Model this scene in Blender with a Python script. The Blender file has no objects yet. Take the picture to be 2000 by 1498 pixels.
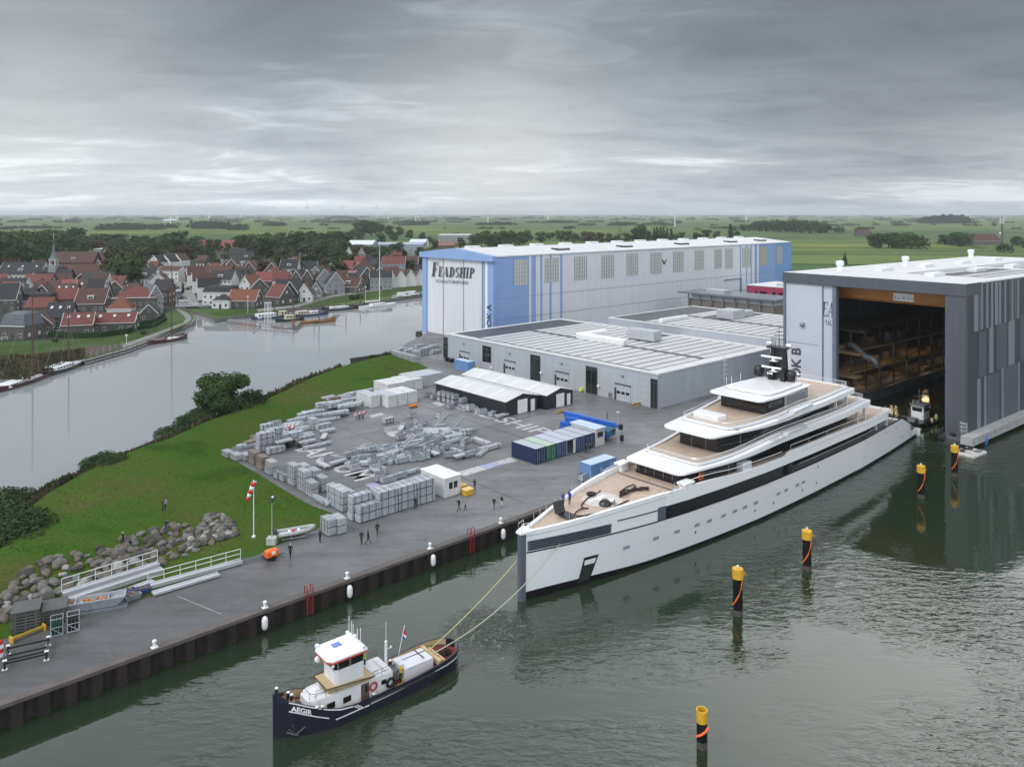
# Shipyard with yacht and tug: all geometry, materials and light built in code (comments stripped by a size pass)
import bpy,bmesh,math,random
from mathutils import Vector,Matrix,noise
R=math.radians;PI=math.pi
rnd=random.Random(7)
FOC,HC,HY=1500.0,44.25,418.0
def G(px,py,z=2.25):
 """pixel of the photo -> point of the world on the level z"""
 Y=FOC*(HC-z)/(py-HY)
 return Vector(((px-1000)/FOC*Y,Y,z))
A1=R(42.1);E1=Vector((math.cos(A1),math.sin(A1),0));E2=Vector((-math.sin(A1),math.cos(A1),0))
O0=Vector((31.4,165.35,0))
def W(u,v,z=0.0):return O0+E1*u+E2*v+Vector((0,0,z))
def uv(p):d=Vector(p)-O0;return d.dot(E1),d.dot(E2)
sc=bpy.context.scene;col=sc.collection
MATS={}
def mat(name,c,rough=.6,metal=0.,var=0.,scale=1.,c2=None,bump=0.,bscale=None,spec=.5,rand=0.,wave=None,detail=4,alpha=1.,stretch=None):
 if name in MATS:return MATS[name]
 m=bpy.data.materials.new(name);m.use_nodes=True;nt=m.node_tree;N=nt.nodes;L=nt.links
 b=N['Principled BSDF'];b.inputs['Roughness'].default_value=rough;b.inputs['Metallic'].default_value=metal
 b.inputs['Specular IOR Level'].default_value=spec
 c=tuple(c)+(1,)
 b.inputs['Base Color'].default_value=c
 src=None
 if alpha<1:b.inputs['Alpha'].default_value=alpha
 if var or c2 or bump or wave:
  tc=N.new('ShaderNodeTexCoord');vec=tc.outputs['Object']
  if stretch:
   mp=N.new('ShaderNodeMapping');mp.inputs['Scale'].default_value=stretch;L.new(vec,mp.inputs[0]);vec=mp.outputs[0]
 if var or c2:
  n=N.new('ShaderNodeTexNoise');n.inputs['Scale'].default_value=scale;n.inputs['Detail'].default_value=detail
  n.inputs['Roughness'].default_value=.65
  L.new(vec,n.inputs['Vector'])
  rp=N.new('ShaderNodeValToRGB');rp.color_ramp.elements[0].position=.3;rp.color_ramp.elements[1].position=.7
  if c2:lo,hi=c,tuple(c2)+(1,)
  else:lo=tuple(x*(1-var)for x in c[:3])+(1,);hi=tuple(min(1,x*(1+var))for x in c[:3])+(1,)
  rp.color_ramp.elements[0].color=lo;rp.color_ramp.elements[1].color=hi
  L.new(n.outputs['Fac'],rp.inputs[0]);src=rp.outputs[0]
 if wave:
  ax,per,amt=wave
  w=N.new('ShaderNodeTexWave');w.wave_type='BANDS';w.bands_direction=ax;w.inputs['Scale'].default_value=1/per*.314;w.inputs['Distortion'].default_value=0
  L.new(tc.outputs['Object'],w.inputs[0])
  mx=N.new('ShaderNodeMix');mx.data_type='RGBA';mx.blend_type='MULTIPLY';mx.inputs[0].default_value=amt
  if src:L.new(src,mx.inputs[6])
  else:mx.inputs[6].default_value=c
  L.new(w.outputs['Color'],mx.inputs[7]);src=mx.outputs[2]
 if rand:
  oi=N.new('ShaderNodeObjectInfo');mr=N.new('ShaderNodeMapRange');mr.inputs[3].default_value=1-rand;mr.inputs[4].default_value=1+rand
  L.new(oi.outputs['Random'],mr.inputs[0])
  mx=N.new('ShaderNodeMix');mx.data_type='RGBA';mx.blend_type='MULTIPLY';mx.inputs[0].default_value=1
  if src:L.new(src,mx.inputs[6])
  else:mx.inputs[6].default_value=c
  cb=N.new('ShaderNodeCombineColor')
  for i in range(3):L.new(mr.outputs[0],cb.inputs[i])
  L.new(cb.outputs[0],mx.inputs[7]);src=mx.outputs[2]
 if src:L.new(src,b.inputs['Base Color'])
 if bump:
  n2=N.new('ShaderNodeTexNoise');n2.inputs['Scale'].default_value=bscale or scale*3;n2.inputs['Detail'].default_value=3
  L.new(vec,n2.inputs['Vector'])
  bp=N.new('ShaderNodeBump');bp.inputs['Strength'].default_value=bump;bp.inputs['Distance'].default_value=.1
  L.new(n2.outputs['Fac'],bp.inputs['Height']);L.new(bp.outputs[0],b.inputs['Normal'])
 MATS[name]=m
 return m
class MB:
 def __init__(s,M=None):s.v=[];s.f=[];s.mi=[];s.k=0;s.M=M or Matrix.Identity(4)
 def at(s,x=0,y=0,z=0,rz=0,rx=0,ry=0):
  s.M=Matrix.Translation((x,y,z))@Matrix.Rotation(rz,4,'Z')@Matrix.Rotation(ry,4,'Y')@Matrix.Rotation(rx,4,'X');return s
 def add(s,vs,fs):
  n=len(s.v);s.v+=[tuple(s.M@Vector(p))for p in vs]
  for f in fs:s.f.append(tuple(n+i for i in f));s.mi.append(s.k)
  return s
 def box(s,x0,y0,z0,x1,y1,z1):
  return s.add([(x0,y0,z0),(x1,y0,z0),(x1,y1,z0),(x0,y1,z0),(x0,y0,z1),(x1,y0,z1),(x1,y1,z1),(x0,y1,z1)],[(0,3,2,1),(4,5,6,7),(0,1,5,4),(1,2,6,5),(2,3,7,6),(3,0,4,7)])
 def cbox(s,x,y,z,sx,sy,sz):return s.box(x-sx/2,y-sy/2,z,x+sx/2,y+sy/2,z+sz)
 def bbox(s,x0,y0,z0,x1,y1,z1,b):
  """box with chamfered vertical and top edges"""
  def ring(i,z):return[(x0+i+b,y0+i,z),(x1-i-b,y0+i,z),(x1-i,y0+i+b,z),(x1-i,y1-i-b,z),(x1-i-b,y1-i,z),(x0+i+b,y1-i,z),(x0+i,y1-i-b,z),(x0+i,y0+i+b,z)]
  return s.loft([ring(0,z0),ring(0,z1-b),ring(b,z1)])
 def quad(s,a,b,c,d):return s.add([a,b,c,d],[(0,1,2,3)])
 def poly(s,pts):return s.add(pts,[tuple(range(len(pts)))])
 def prism(s,pts,z0,z1):
  n=len(pts);vs=[(p[0],p[1],z0)for p in pts]+[(p[0],p[1],z1)for p in pts]
  fs=[tuple(range(n-1,-1,-1)),tuple(range(n,2*n))]+[(i,(i+1)%n,n+(i+1)%n,n+i)for i in range(n)]
  return s.add(vs,fs)
 def loft(s,rings,caps=True,closed=True):
  n=len(rings[0]);vs=[p for r in rings for p in r];fs=[]
  for k in range(len(rings)-1):
   for i in range(n if closed else n-1):
    j=(i+1)%n;fs.append((k*n+i,k*n+j,(k+1)*n+j,(k+1)*n+i))
  if caps:fs+=[tuple(range(n-1,-1,-1)),tuple((len(rings)-1)*n+i for i in range(n))]
  return s.add(vs,fs)
 def tube(s,pts,r,n=6,r2=None):
  pts=[Vector(p)for p in pts];rings=[];m=len(pts)
  for i,p in enumerate(pts):
   d=(pts[min(i+1,m-1)]-pts[max(i-1,0)]).normalized()
   a=d.cross(Vector((0,0,1)))if abs(d.z)<.95 else d.cross(Vector((1,0,0)))
   a.normalize();b=d.cross(a);rr=r if r2 is None else r+(r2-r)*i/(m-1)
   rings.append([tuple(p+(a*math.cos(2*PI*k/n)+b*math.sin(2*PI*k/n))*rr)for k in range(n)])
  return s.loft(rings)
 def lathe(s,prof,n=12,x=0,y=0,z=0):
  return s.loft([[(x+r*math.cos(2*PI*k/n),y+r*math.sin(2*PI*k/n),z+h)for k in range(n)]for r,h in prof])
 def ell(s,c,rx,ry,rz,n=10,m=6):
  rings=[]
  for j in range(m+1):
   t=-PI/2+PI*j/m;q=max(.02,math.cos(t))
   rings.append([(c[0]+rx*q*math.cos(2*PI*k/n),c[1]+ry*q*math.sin(2*PI*k/n),c[2]+rz*math.sin(t))for k in range(n)])
  return s.loft(rings)
 def gable(s,x0,x1,y0,y1,z0,z1,over=0.,th=.25):
  """two pitched roof slabs, ridge along x"""
  ym=(y0+y1)/2;sl=(z1-z0)/(ym-y0);a0,a1=x0-over,x1+over
  for sy in(-1,1):
   ye=ym+sy*(ym-y0+over);ze=z0-sl*over
   P=[(a0,ye,ze),(a1,ye,ze),(a1,ym,z1),(a0,ym,z1)]
   if sy>0:P=P[::-1]
   s.loft([[p for p in P],[(p[0],p[1],p[2]+th)for p in P]])
  return s
 def pent(s,x0,x1,y0,y1,z0,ze,zr):
  """gabled body, ridge along x"""
  ym=(y0+y1)/2
  prof=[(y0,z0),(y1,z0),(y1,ze),(ym,zr),(y0,ze)]
  return s.loft([[(x0,)+p for p in prof],[(x1,)+p for p in prof]])
 def mesh(s,name,mats,smooth=False):
  me=bpy.data.meshes.new(name);me.from_pydata(s.v,[],s.f)
  if not isinstance(mats,(list,tuple)):mats=[mats]
  for m in mats:me.materials.append(m)
  if len(mats)>1:me.polygons.foreach_set('material_index',s.mi)
  if smooth:me.polygons.foreach_set('use_smooth',[True]*len(s.f))
  bm=bmesh.new();bm.from_mesh(me);bmesh.ops.recalc_face_normals(bm,faces=bm.faces);bm.to_mesh(me);bm.free()
  me.update();return me
def obj(name,me,parent=None,loc=None,rz=0):
 o=bpy.data.objects.new(name,me);col.objects.link(o)
 if parent:o.parent=parent
 if loc is not None:o.location=loc
 if rz:o.rotation_euler=(0,0,rz)
 return o
def part(name,mb,mats,parent,label=None,smooth=False,loc=None,rz=0):
 o=obj(name,mb.mesh(name,mats,smooth),parent,loc,rz)
 if label:o['label']=label
 return o
def tag(o,label=None,cat=None,group=None,kind=None):
 if label:o['label']=label
 if cat:o['category']=cat
 if group:o['group']=group
 if kind:o['kind']=kind
 return o
def thing(name,label,cat,loc=(0,0,0),rz=0,group=None):
 o=bpy.data.objects.new(name,None);col.objects.link(o);o.empty_display_size=.3
 o.location=loc;o.rotation_euler=(0,0,rz)
 return tag(o,label,cat,group)
def solo(name,mb,mats,label,cat,loc=(0,0,0),rz=0,group=None,smooth=False):
 return tag(obj(name,mb.mesh(name,mats,smooth),None,loc,rz),label,cat,group)
def struct(name,mb,mats,smooth=False):
 return tag(obj(name,mb.mesh(name,mats,smooth)),kind='structure')
KIDS={}
def copy_tree(o,parent=None):
 c=o.copy();col.objects.link(c)
 if parent:c.parent=parent
 for ch in o.children:copy_tree(ch,c)
 return c
def place(proto,used,loc,rz=0,label=None,group=None,scale=None):
 o=proto if not used else copy_tree(proto)
 o.location=loc;o.rotation_euler=(0,0,rz)
 if scale:o.scale=scale if isinstance(scale,(tuple,list))else(scale,)*3
 if label:o['label']=label
 if group:o['group']=group
 return o
def text_mb(mb,body,size=1.,shear=0.,bold=0.,M=None,align='LEFT',spacing=1.):
 """letters as flat mesh faces in the xy plane of M"""
 cu=bpy.data.curves.new('lettering','FONT');cu.body=body;cu.size=size;cu.shear=shear;cu.offset=bold;cu.align_x=align;cu.space_character=spacing
 cu.resolution_u=4
 o=bpy.data.objects.new('lettering',cu);col.objects.link(o)
 dg=bpy.context.evaluated_depsgraph_get();e=o.evaluated_get(dg);me=e.to_mesh()
 M=M or Matrix.Identity(4);keep=mb.M;mb.M=keep@M
 mb.add([tuple(v.co)for v in me.vertices],[tuple(p.vertices)for p in me.polygons])
 mb.M=keep
 e.to_mesh_clear();bpy.data.objects.remove(o);bpy.data.curves.remove(cu)
def frame_M(origin,xdir,ydir):
 x=Vector(xdir).normalized();y=Vector(ydir).normalized();z=x.cross(y)
 M=Matrix((x,y,z)).transposed().to_4x4();M.translation=Vector(origin);return M
white=mat('white_paint',(.76,.77,.78),.35,var=.05,scale=.6)
dirtywhite=mat('weathered_white_paint',(.62,.63,.62),.5,c2=(.76,.77,.77),scale=.8)
black=mat('black_paint',(.012,.012,.014),.35)
darkgrey=mat('dark_grey_paint',(.05,.055,.065),.5,var=.15)
steel=mat('galvanised_steel',(.4,.425,.455),.42,.35,var=.22,scale=1.6,rand=.15)
steel_dark=mat('dull_grey_steel',(.2,.215,.235),.5,.3,var=.25,scale=2.,rand=.12)
steel_pale=mat('bright_galvanised_sheet',(.46,.485,.51),.4,.2,var=.15,scale=1.3,rand=.12)
wood=mat('weathered_timber',(.2,.15,.1),.8,var=.3,scale=3)
rope_tan=mat('tan_rope',(.42,.36,.2),.9)
rope_dark=mat('dark_brown_rope',(.03,.02,.016),.9)
glass=mat('dark_glass',(.012,.014,.018),.06,spec=.8)
red=mat('red_paint',(.5,.03,.03),.5)
yellow=mat('yellow_paint',(.62,.36,.02),.5,var=.12,scale=2)
orange=mat('orange_cord',(.8,.14,.03),.7)
rubber=mat('black_rubber',(.01,.01,.01),.8)
sc.render.engine='CYCLES'
cam=bpy.data.cameras.new('camera');co=bpy.data.objects.new('camera',cam);col.objects.link(co);sc.camera=co
co.location=(0,0,HC);co.rotation_euler=(R(90),0,0)
cam.sensor_width=36;cam.lens=27;cam.shift_y=-(749-HY)/2000;cam.clip_start=1;cam.clip_end=90000
vs=sc.view_settings;vs.view_transform='Standard';vs.look='None';vs.exposure=.06;vs.gamma=1
SUN_EL,SUN_AZ=R(48),Vector((-.80,-.45,0)).normalized()
sl=bpy.data.lights.new('sun','SUN');sl.energy=1.3;sl.angle=R(16);sl.color=(1,.96,.9)
so=bpy.data.objects.new('sun',sl);col.objects.link(so)
sdir=Vector((SUN_AZ.x*math.cos(SUN_EL),SUN_AZ.y*math.cos(SUN_EL),math.sin(SUN_EL)))
so.rotation_euler=sdir.to_track_quat('Z','Y').to_euler();so.location=(0,0,300)
wd=bpy.data.worlds.new('World');sc.world=wd;wd.use_nodes=True
nt=wd.node_tree;N=nt.nodes;L=nt.links
bg=N['Background'];bg.inputs[1].default_value=.1
sky=N.new('ShaderNodeTexSky');sky.sky_type='NISHITA';sky.sun_disc=False;sky.sun_elevation=SUN_EL
sky.sun_rotation=math.atan2(SUN_AZ.x,SUN_AZ.y);sky.air_density=1.5;sky.dust_density=3
tc=N.new('ShaderNodeTexCoord');sep=N.new('ShaderNodeSeparateXYZ');L.new(tc.outputs['Generated'],sep.inputs[0])
def math_n(op,a=None,b=None,c=None):
 n=N.new('ShaderNodeMath');n.operation=op
 for i,x in enumerate((a,b,c)):
  if x is None:continue
  if isinstance(x,(int,float)):n.inputs[i].default_value=x
  else:L.new(x,n.inputs[i])
 return n.outputs[0]
zz=math_n('MAXIMUM',sep.outputs[2],0.0)
den=math_n('ADD',zz,.11)
cx_=math_n('DIVIDE',sep.outputs[0],den);cy_=math_n('DIVIDE',sep.outputs[1],den)
cmb=N.new('ShaderNodeCombineXYZ');L.new(math_n('MULTIPLY',cx_,.7),cmb.inputs[0]);L.new(cy_,cmb.inputs[1])
def noise_n(vec,scale,detail,rough,dist=0):
 n=N.new('ShaderNodeTexNoise');n.inputs['Scale'].default_value=scale;n.inputs['Detail'].default_value=detail
 n.inputs['Roughness'].default_value=rough;n.inputs['Distortion'].default_value=dist;L.new(vec,n.inputs['Vector']);return n.outputs['Fac']
def ramp_n(fac,stops):
 r=N.new('ShaderNodeValToRGB');e=r.color_ramp.elements
 while len(e)<len(stops):e.new(.5)
 for el,(p,c)in zip(e,stops):el.position=p;el.color=(c if isinstance(c,tuple)else(c,c,c))+(1,)
 L.new(fac,r.inputs[0]);return r.outputs[0]
base=ramp_n(zz,[(0,(7.4,7.55,7.7)),(.03,(6.9,7.05,7.2)),(.08,(5.7,5.9,6.1)),(.14,(4.2,4.4,4.65)),(.2,(2.55,2.75,2.95)),(.268,(2.35,2.5,2.7)),(.31,(7.5,7.6,7.8)),(.37,(11.5,11.6,11.8)),(.55,(9.5,9.6,9.8)),(.8,(7.5,7.6,7.8))])
big=noise_n(cmb.outputs[0],.5,4,.5,.5)
fine=noise_n(cmb.outputs[0],2.6,6,.6,1.0)
cl=math_n('ADD',math_n('MULTIPLY',big,.7),math_n('MULTIPLY',fine,.3))
mod=ramp_n(cl,[(.34,(.56,.58,.61)),(.46,(.9,.9,.915)),(.535,(1.08,1.08,1.07)),(.62,(1.7,1.67,1.62))])
mx=N.new('ShaderNodeMix');mx.data_type='RGBA';mx.blend_type='MULTIPLY';mx.inputs[0].default_value=1;tn=N.new('ShaderNodeMix');tn.data_type='RGBA';tn.blend_type='MULTIPLY';tn.inputs[0].default_value=1;tn.inputs[7].default_value=(.94,1,1.06,1);L.new(base,tn.inputs[6]);L.new(tn.outputs[2],mx.inputs[6]);L.new(mod,mx.inputs[7])
mr=N.new('ShaderNodeMapRange');mr.inputs[1].default_value=-.6;mr.inputs[2].default_value=.6;mr.inputs[3].default_value=1.12;mr.inputs[4].default_value=.84;L.new(sep.outputs[0],mr.inputs[0])
bk_=N.new('ShaderNodeMapRange');bk_.inputs[1].default_value=.35;bk_.inputs[2].default_value=-.35;bk_.inputs[3].default_value=1;bk_.inputs[4].default_value=1.7;L.new(sep.outputs[1],bk_.inputs[0])
vm=N.new('ShaderNodeVectorMath');vm.operation='SCALE';L.new(mx.outputs[2],vm.inputs[0]);L.new(math_n('MULTIPLY',mr.outputs[0],bk_.outputs[0]),vm.inputs['Scale'])
def lobe(px,py,pw,amt,prev,tint,zmin=None):
 d=Vector(((px-1000)/FOC,1,-(py-HY)/FOC)).normalized();n=N.new('ShaderNodeVectorMath');n.operation='DOT_PRODUCT';n.inputs[1].default_value=d;L.new(tc.outputs['Generated'],n.inputs[0])
 f=math_n('MULTIPLY',math_n('POWER',math_n('MAXIMUM',n.outputs['Value'],0.0),pw),amt)
 if zmin:r_=N.new('ShaderNodeMapRange');r_.interpolation_type='SMOOTHSTEP';r_.inputs[1].default_value=zmin;r_.inputs[2].default_value=zmin+.1;L.new(zz,r_.inputs[0]);f=math_n('MULTIPLY',f,r_.outputs[0])
 m=N.new('ShaderNodeMix');m.data_type='RGBA';L.new(f,m.inputs[0]);L.new(prev,m.inputs[6]);m.inputs[7].default_value=tint;return m.outputs[2]
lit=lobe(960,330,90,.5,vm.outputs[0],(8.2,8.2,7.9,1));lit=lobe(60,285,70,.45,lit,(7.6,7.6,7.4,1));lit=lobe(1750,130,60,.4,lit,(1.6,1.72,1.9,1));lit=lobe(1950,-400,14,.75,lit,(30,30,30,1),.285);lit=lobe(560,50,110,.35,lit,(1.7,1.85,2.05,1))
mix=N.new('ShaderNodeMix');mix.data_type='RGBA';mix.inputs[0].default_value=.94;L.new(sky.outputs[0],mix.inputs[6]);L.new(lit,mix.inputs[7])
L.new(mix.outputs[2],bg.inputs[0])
def water_mat():
 m=bpy.data.materials.new('harbour_water');m.use_nodes=True;nt=m.node_tree;N=nt.nodes;L=nt.links
 b=N['Principled BSDF'];b.inputs['Roughness'].default_value=.03;b.inputs['IOR'].default_value=1.68
 tc=N.new('ShaderNodeTexCoord');sp=N.new('ShaderNodeSeparateXYZ');L.new(tc.outputs['Object'],sp.inputs[0])
 def mrange(s,a,b_,c,d):
  n=N.new('ShaderNodeMapRange');n.interpolation_type='SMOOTHSTEP'
  for i,v in enumerate((a,b_,c,d)):n.inputs[i+1].default_value=v
  L.new(s,n.inputs[0]);return n.outputs[0]
 def mth(op,a,b_=None):
  n=N.new('ShaderNodeMath');n.operation=op
  for i,x in enumerate((a,b_)):
   if x is None:continue
   if isinstance(x,(int,float)):n.inputs[i].default_value=x
   else:L.new(x,n.inputs[i])
  return n.outputs[0]
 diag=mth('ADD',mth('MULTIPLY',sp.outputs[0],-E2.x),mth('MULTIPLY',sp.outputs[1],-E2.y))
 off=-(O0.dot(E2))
 canal_sheen=mrange(diag,off-60,off-10,1,0)  # mask for pale canal water: reflected sky painted into its colour, plus turbidity
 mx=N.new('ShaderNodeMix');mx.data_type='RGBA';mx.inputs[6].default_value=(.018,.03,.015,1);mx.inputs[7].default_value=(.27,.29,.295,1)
 L.new(canal_sheen,mx.inputs[0]);L.new(mx.outputs[2],b.inputs['Base Color'])
 def nz(scale,st,rot,detail=2,dist=.4):
  mp=N.new('ShaderNodeMapping');mp.inputs['Scale'].default_value=st;mp.inputs['Rotation'].default_value=(0,0,rot);L.new(tc.outputs['Object'],mp.inputs[0])
  n=N.new('ShaderNodeTexNoise');n.inputs['Scale'].default_value=scale;n.inputs['Detail'].default_value=detail;n.inputs['Distortion'].default_value=dist;n.inputs['Roughness'].default_value=.5
  L.new(mp.outputs[0],n.inputs['Vector']);return n.outputs['Fac']
 r1=nz(1.0,(.55,1.25,1),R(12));r2=nz(.42,(.7,1.2,1),R(-20),1);r3=nz(2.6,(.7,1.2,1),R(5),2)
 hgt=mth('ADD',mth('ADD',mth('MULTIPLY',r1,.5),mth('MULTIPLY',r2,.45)),mth('MULTIPLY',r3,.16))
 patch=nz(.035,(1,1,1),0,2,1.0)
 pm=mrange(patch,.42,.62,.1,1)
 basin=mrange(diag,off+15,off+45,0,1)
 amp=mth('MULTIPLY',pm,mth('ADD',mth('MULTIPLY',basin,.85),.12))
 amp=mth('MULTIPLY',amp,mth('SUBTRACT',1.0,mth('MULTIPLY',canal_sheen,.93)))
 ws_=N.new('ShaderNodeVectorMath');ws_.operation='DISTANCE';ws_.inputs[1].default_value=tuple(G(955,1232,0));L.new(tc.outputs['Object'],ws_.inputs[0])
 wash=mrange(ws_.outputs['Value'],1.5,8.5,1,0);swirl=nz(1.3,(1,1,1),0,4,2.5)
 hgt=mth('ADD',hgt,mth('MULTIPLY',mth('MULTIPLY',wash,swirl),.9));amp=mth('MAXIMUM',amp,mth('MULTIPLY',wash,.9))
 fm_=N.new('ShaderNodeMix');fm_.data_type='RGBA';fm_.inputs[7].default_value=(.2,.22,.2,1);L.new(mth('MULTIPLY',wash,mrange(swirl,.5,.75,0,.7)),fm_.inputs[0]);L.new(mx.outputs[2],fm_.inputs[6]);L.new(fm_.outputs[2],b.inputs['Base Color'])
 bp=N.new('ShaderNodeBump');bp.inputs['Distance'].default_value=.27;L.new(amp,bp.inputs['Strength']);L.new(hgt,bp.inputs['Height'])
 L.new(bp.outputs[0],b.inputs['Normal'])
 return m
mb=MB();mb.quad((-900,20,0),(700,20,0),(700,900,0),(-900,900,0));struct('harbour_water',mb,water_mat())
def fields_mat():
 m=bpy.data.materials.new('polder_fields');m.use_nodes=True;nt=m.node_tree;N=nt.nodes;L=nt.links
 b=N['Principled BSDF'];b.inputs['Roughness'].default_value=.9;b.inputs['Specular IOR Level'].default_value=.1
 tc=N.new('ShaderNodeTexCoord')
 def brick(rot,w,h,c1,c2,mort,bias=0):
  mp=N.new('ShaderNodeMapping');mp.inputs['Rotation'].default_value=(0,0,rot);L.new(tc.outputs['Object'],mp.inputs[0])
  n=N.new('ShaderNodeTexBrick');n.inputs['Scale'].default_value=1;n.inputs['Brick Width'].default_value=w;n.inputs['Row Height'].default_value=h
  n.inputs['Mortar Size'].default_value=mort;n.inputs['Bias'].default_value=bias
  n.inputs['Color1'].default_value=c1+(1,);n.inputs['Color2'].default_value=c2+(1,);n.inputs['Mortar'].default_value=(.02,.03,.015,1)
  L.new(mp.outputs[0],n.inputs['Vector']);return n.outputs['Color']
 a=brick(R(8),900,170,(.058,.115,.04),(.135,.18,.052),6)
 c=brick(R(-5),1500,420,(.75,.85,.9),(1.25,1.1,.85),4)
 mx=N.new('ShaderNodeMix');mx.data_type='RGBA';mx.blend_type='MULTIPLY';mx.inputs[0].default_value=.9;L.new(a,mx.inputs[6]);L.new(c,mx.inputs[7])
 n=N.new('ShaderNodeTexNoise');n.inputs['Scale'].default_value=.006;n.inputs['Detail'].default_value=6;L.new(tc.outputs['Object'],n.inputs['Vector'])
 rp=N.new('ShaderNodeValToRGB');rp.color_ramp.elements[0].position=.35;rp.color_ramp.elements[0].color=(.78,.78,.8,1);rp.color_ramp.elements[1].position=.68;rp.color_ramp.elements[1].color=(1.15,1.1,1,1)
 L.new(n.outputs['Fac'],rp.inputs[0])
 m2=N.new('ShaderNodeMix');m2.data_type='RGBA';m2.blend_type='MULTIPLY';m2.inputs[0].default_value=1;L.new(mx.outputs[2],m2.inputs[6]);L.new(rp.outputs[0],m2.inputs[7])
 L.new(m2.outputs[2],b.inputs['Base Color']);return m
LZ=1.5
shore_px=[(-500,960),(-250,850),(-60,738),(0,718),(60,706),(120,700),(158,697),(166,702),(240,681),(300,659),(350,638),(374,629),(378,620),(370,610),(352,603),(372,606),(402,613),(420,624),(450,619),(520,611),(575,601),(625,599),(660,598),(700,592),(765,584),(826,575),(900,568)]
shore=[G(x,y,LZ)for x,y in shore_px]
bound=shore+[W(60,120,LZ),W(60,0,LZ),W(70,-15,LZ),W(150,-30,LZ),W(155,-75,LZ),Vector((700,240,LZ)),Vector((60000,240,LZ)),Vector((60000,70000,LZ)),Vector((-60000,70000,LZ)),Vector((-60000,shore[0].y,LZ))]
mb=MB();mb.poly([tuple(p)for p in bound])
struct('polder_fields',mb,fields_mat())
brickq=mat('old_quay_brick',(.1,.095,.085),.85,c2=(.17,.16,.145),scale=.8)
mb=MB()
for i in range(len(shore)-1):
 a,b=shore[i],shore[i+1];mb.quad((a.x,a.y,-1),(b.x,b.y,-1),(b.x,b.y,LZ-.004),(a.x,a.y,LZ-.004))
struct('canal_bank',mb,brickq)
vill_grass=mat('canal_side_lawn',(.03,.06,.014),.95,c2=(.06,.085,.022),scale=.15,spec=.1)
scrub=mat('rough_bank_scrub',(.05,.045,.025),.95,c2=(.09,.08,.04),scale=.5,spec=.1,bump=.6,bscale=1.2)
road_m=mat('pale_lane_paving',(.15,.15,.146),.85,c2=(.22,.217,.21),scale=.4)
townm=mat('village_ground',(.04,.042,.036),.9,c2=(.028,.045,.02),scale=.05,spec=.2)
def sheet(name,px,z,m):
 mb=MB();mb.poly([tuple(G(x,y,z))for x,y in px]);return struct(name,mb,m)
sheet('village_ground',[(-300,700),(0,668),(130,663),(260,640),(345,602),(500,606),(640,578),(826,560),(880,500),(600,487),(300,492),(0,500),(-300,510)],LZ+.004,townm)
sheet('canal_side_lawn',[(-300,740),(0,697),(60,687),(160,672),(230,673),(310,655),(362,637),(360,627),(330,629),(250,647),(140,668),(0,676),(-300,715)],LZ+.012,vill_grass)
sheet('bank_scrub',[(-300,800),(-60,737),(0,717),(60,705),(120,699),(157,696),(158,676),(60,690),(0,694),(-300,745)],LZ+.008,scrub)
sheet('reed_verge',[(160,700),(240,678),(255,672),(225,674),(165,676)],LZ+.016,mat('brown_bank_plants',(.05,.032,.025),.95,c2=(.08,.055,.04),scale=.6))
sheet('lock_lawn',[(405,611),(470,606),(520,603),(520,610),(430,618)],LZ+.012,vill_grass)
sheet('dike_lawn',[(575,600),(640,580),(826,557),(826,572),(700,586),(640,596)],LZ+.012,vill_grass)
sheet('canal_lane',[(500,604),(575,596),(650,576),(740,565),(826,555.5),(826,557.5),(740,567.5),(652,580),(580,600),(505,609)],LZ+.016,road_m)
sheet('quay_walk',[(240,680),(300,658),(350,637),(372,627),(374,620),(366,611),(348,603),(342,604),(356,613),(363,622),(358,630),(300,652),(235,674)],LZ+.020,road_m)
sheet('village_street',[(352,602),(345,575),(330,545),(322,525),(340,525),(360,545),(378,570),(392,601)],LZ+.008,mat('street_paving',(.17,.16,.155),.9,c2=(.24,.23,.22),scale=.3))
sheet('mooring_paving',[(765,583),(826,574.5),(826,569),(765,577)],LZ+.020,road_m)
mb=MB();mb.poly([tuple(G(x,y,LZ+.012))for x,y in[(224,572),(345,572),(345,600),(318,600),(318,580),(224,578)]])
struct('inner_harbour_water',mb,mat('inner_harbour_water',(.02,.028,.024),.05,spec=.6))
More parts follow.
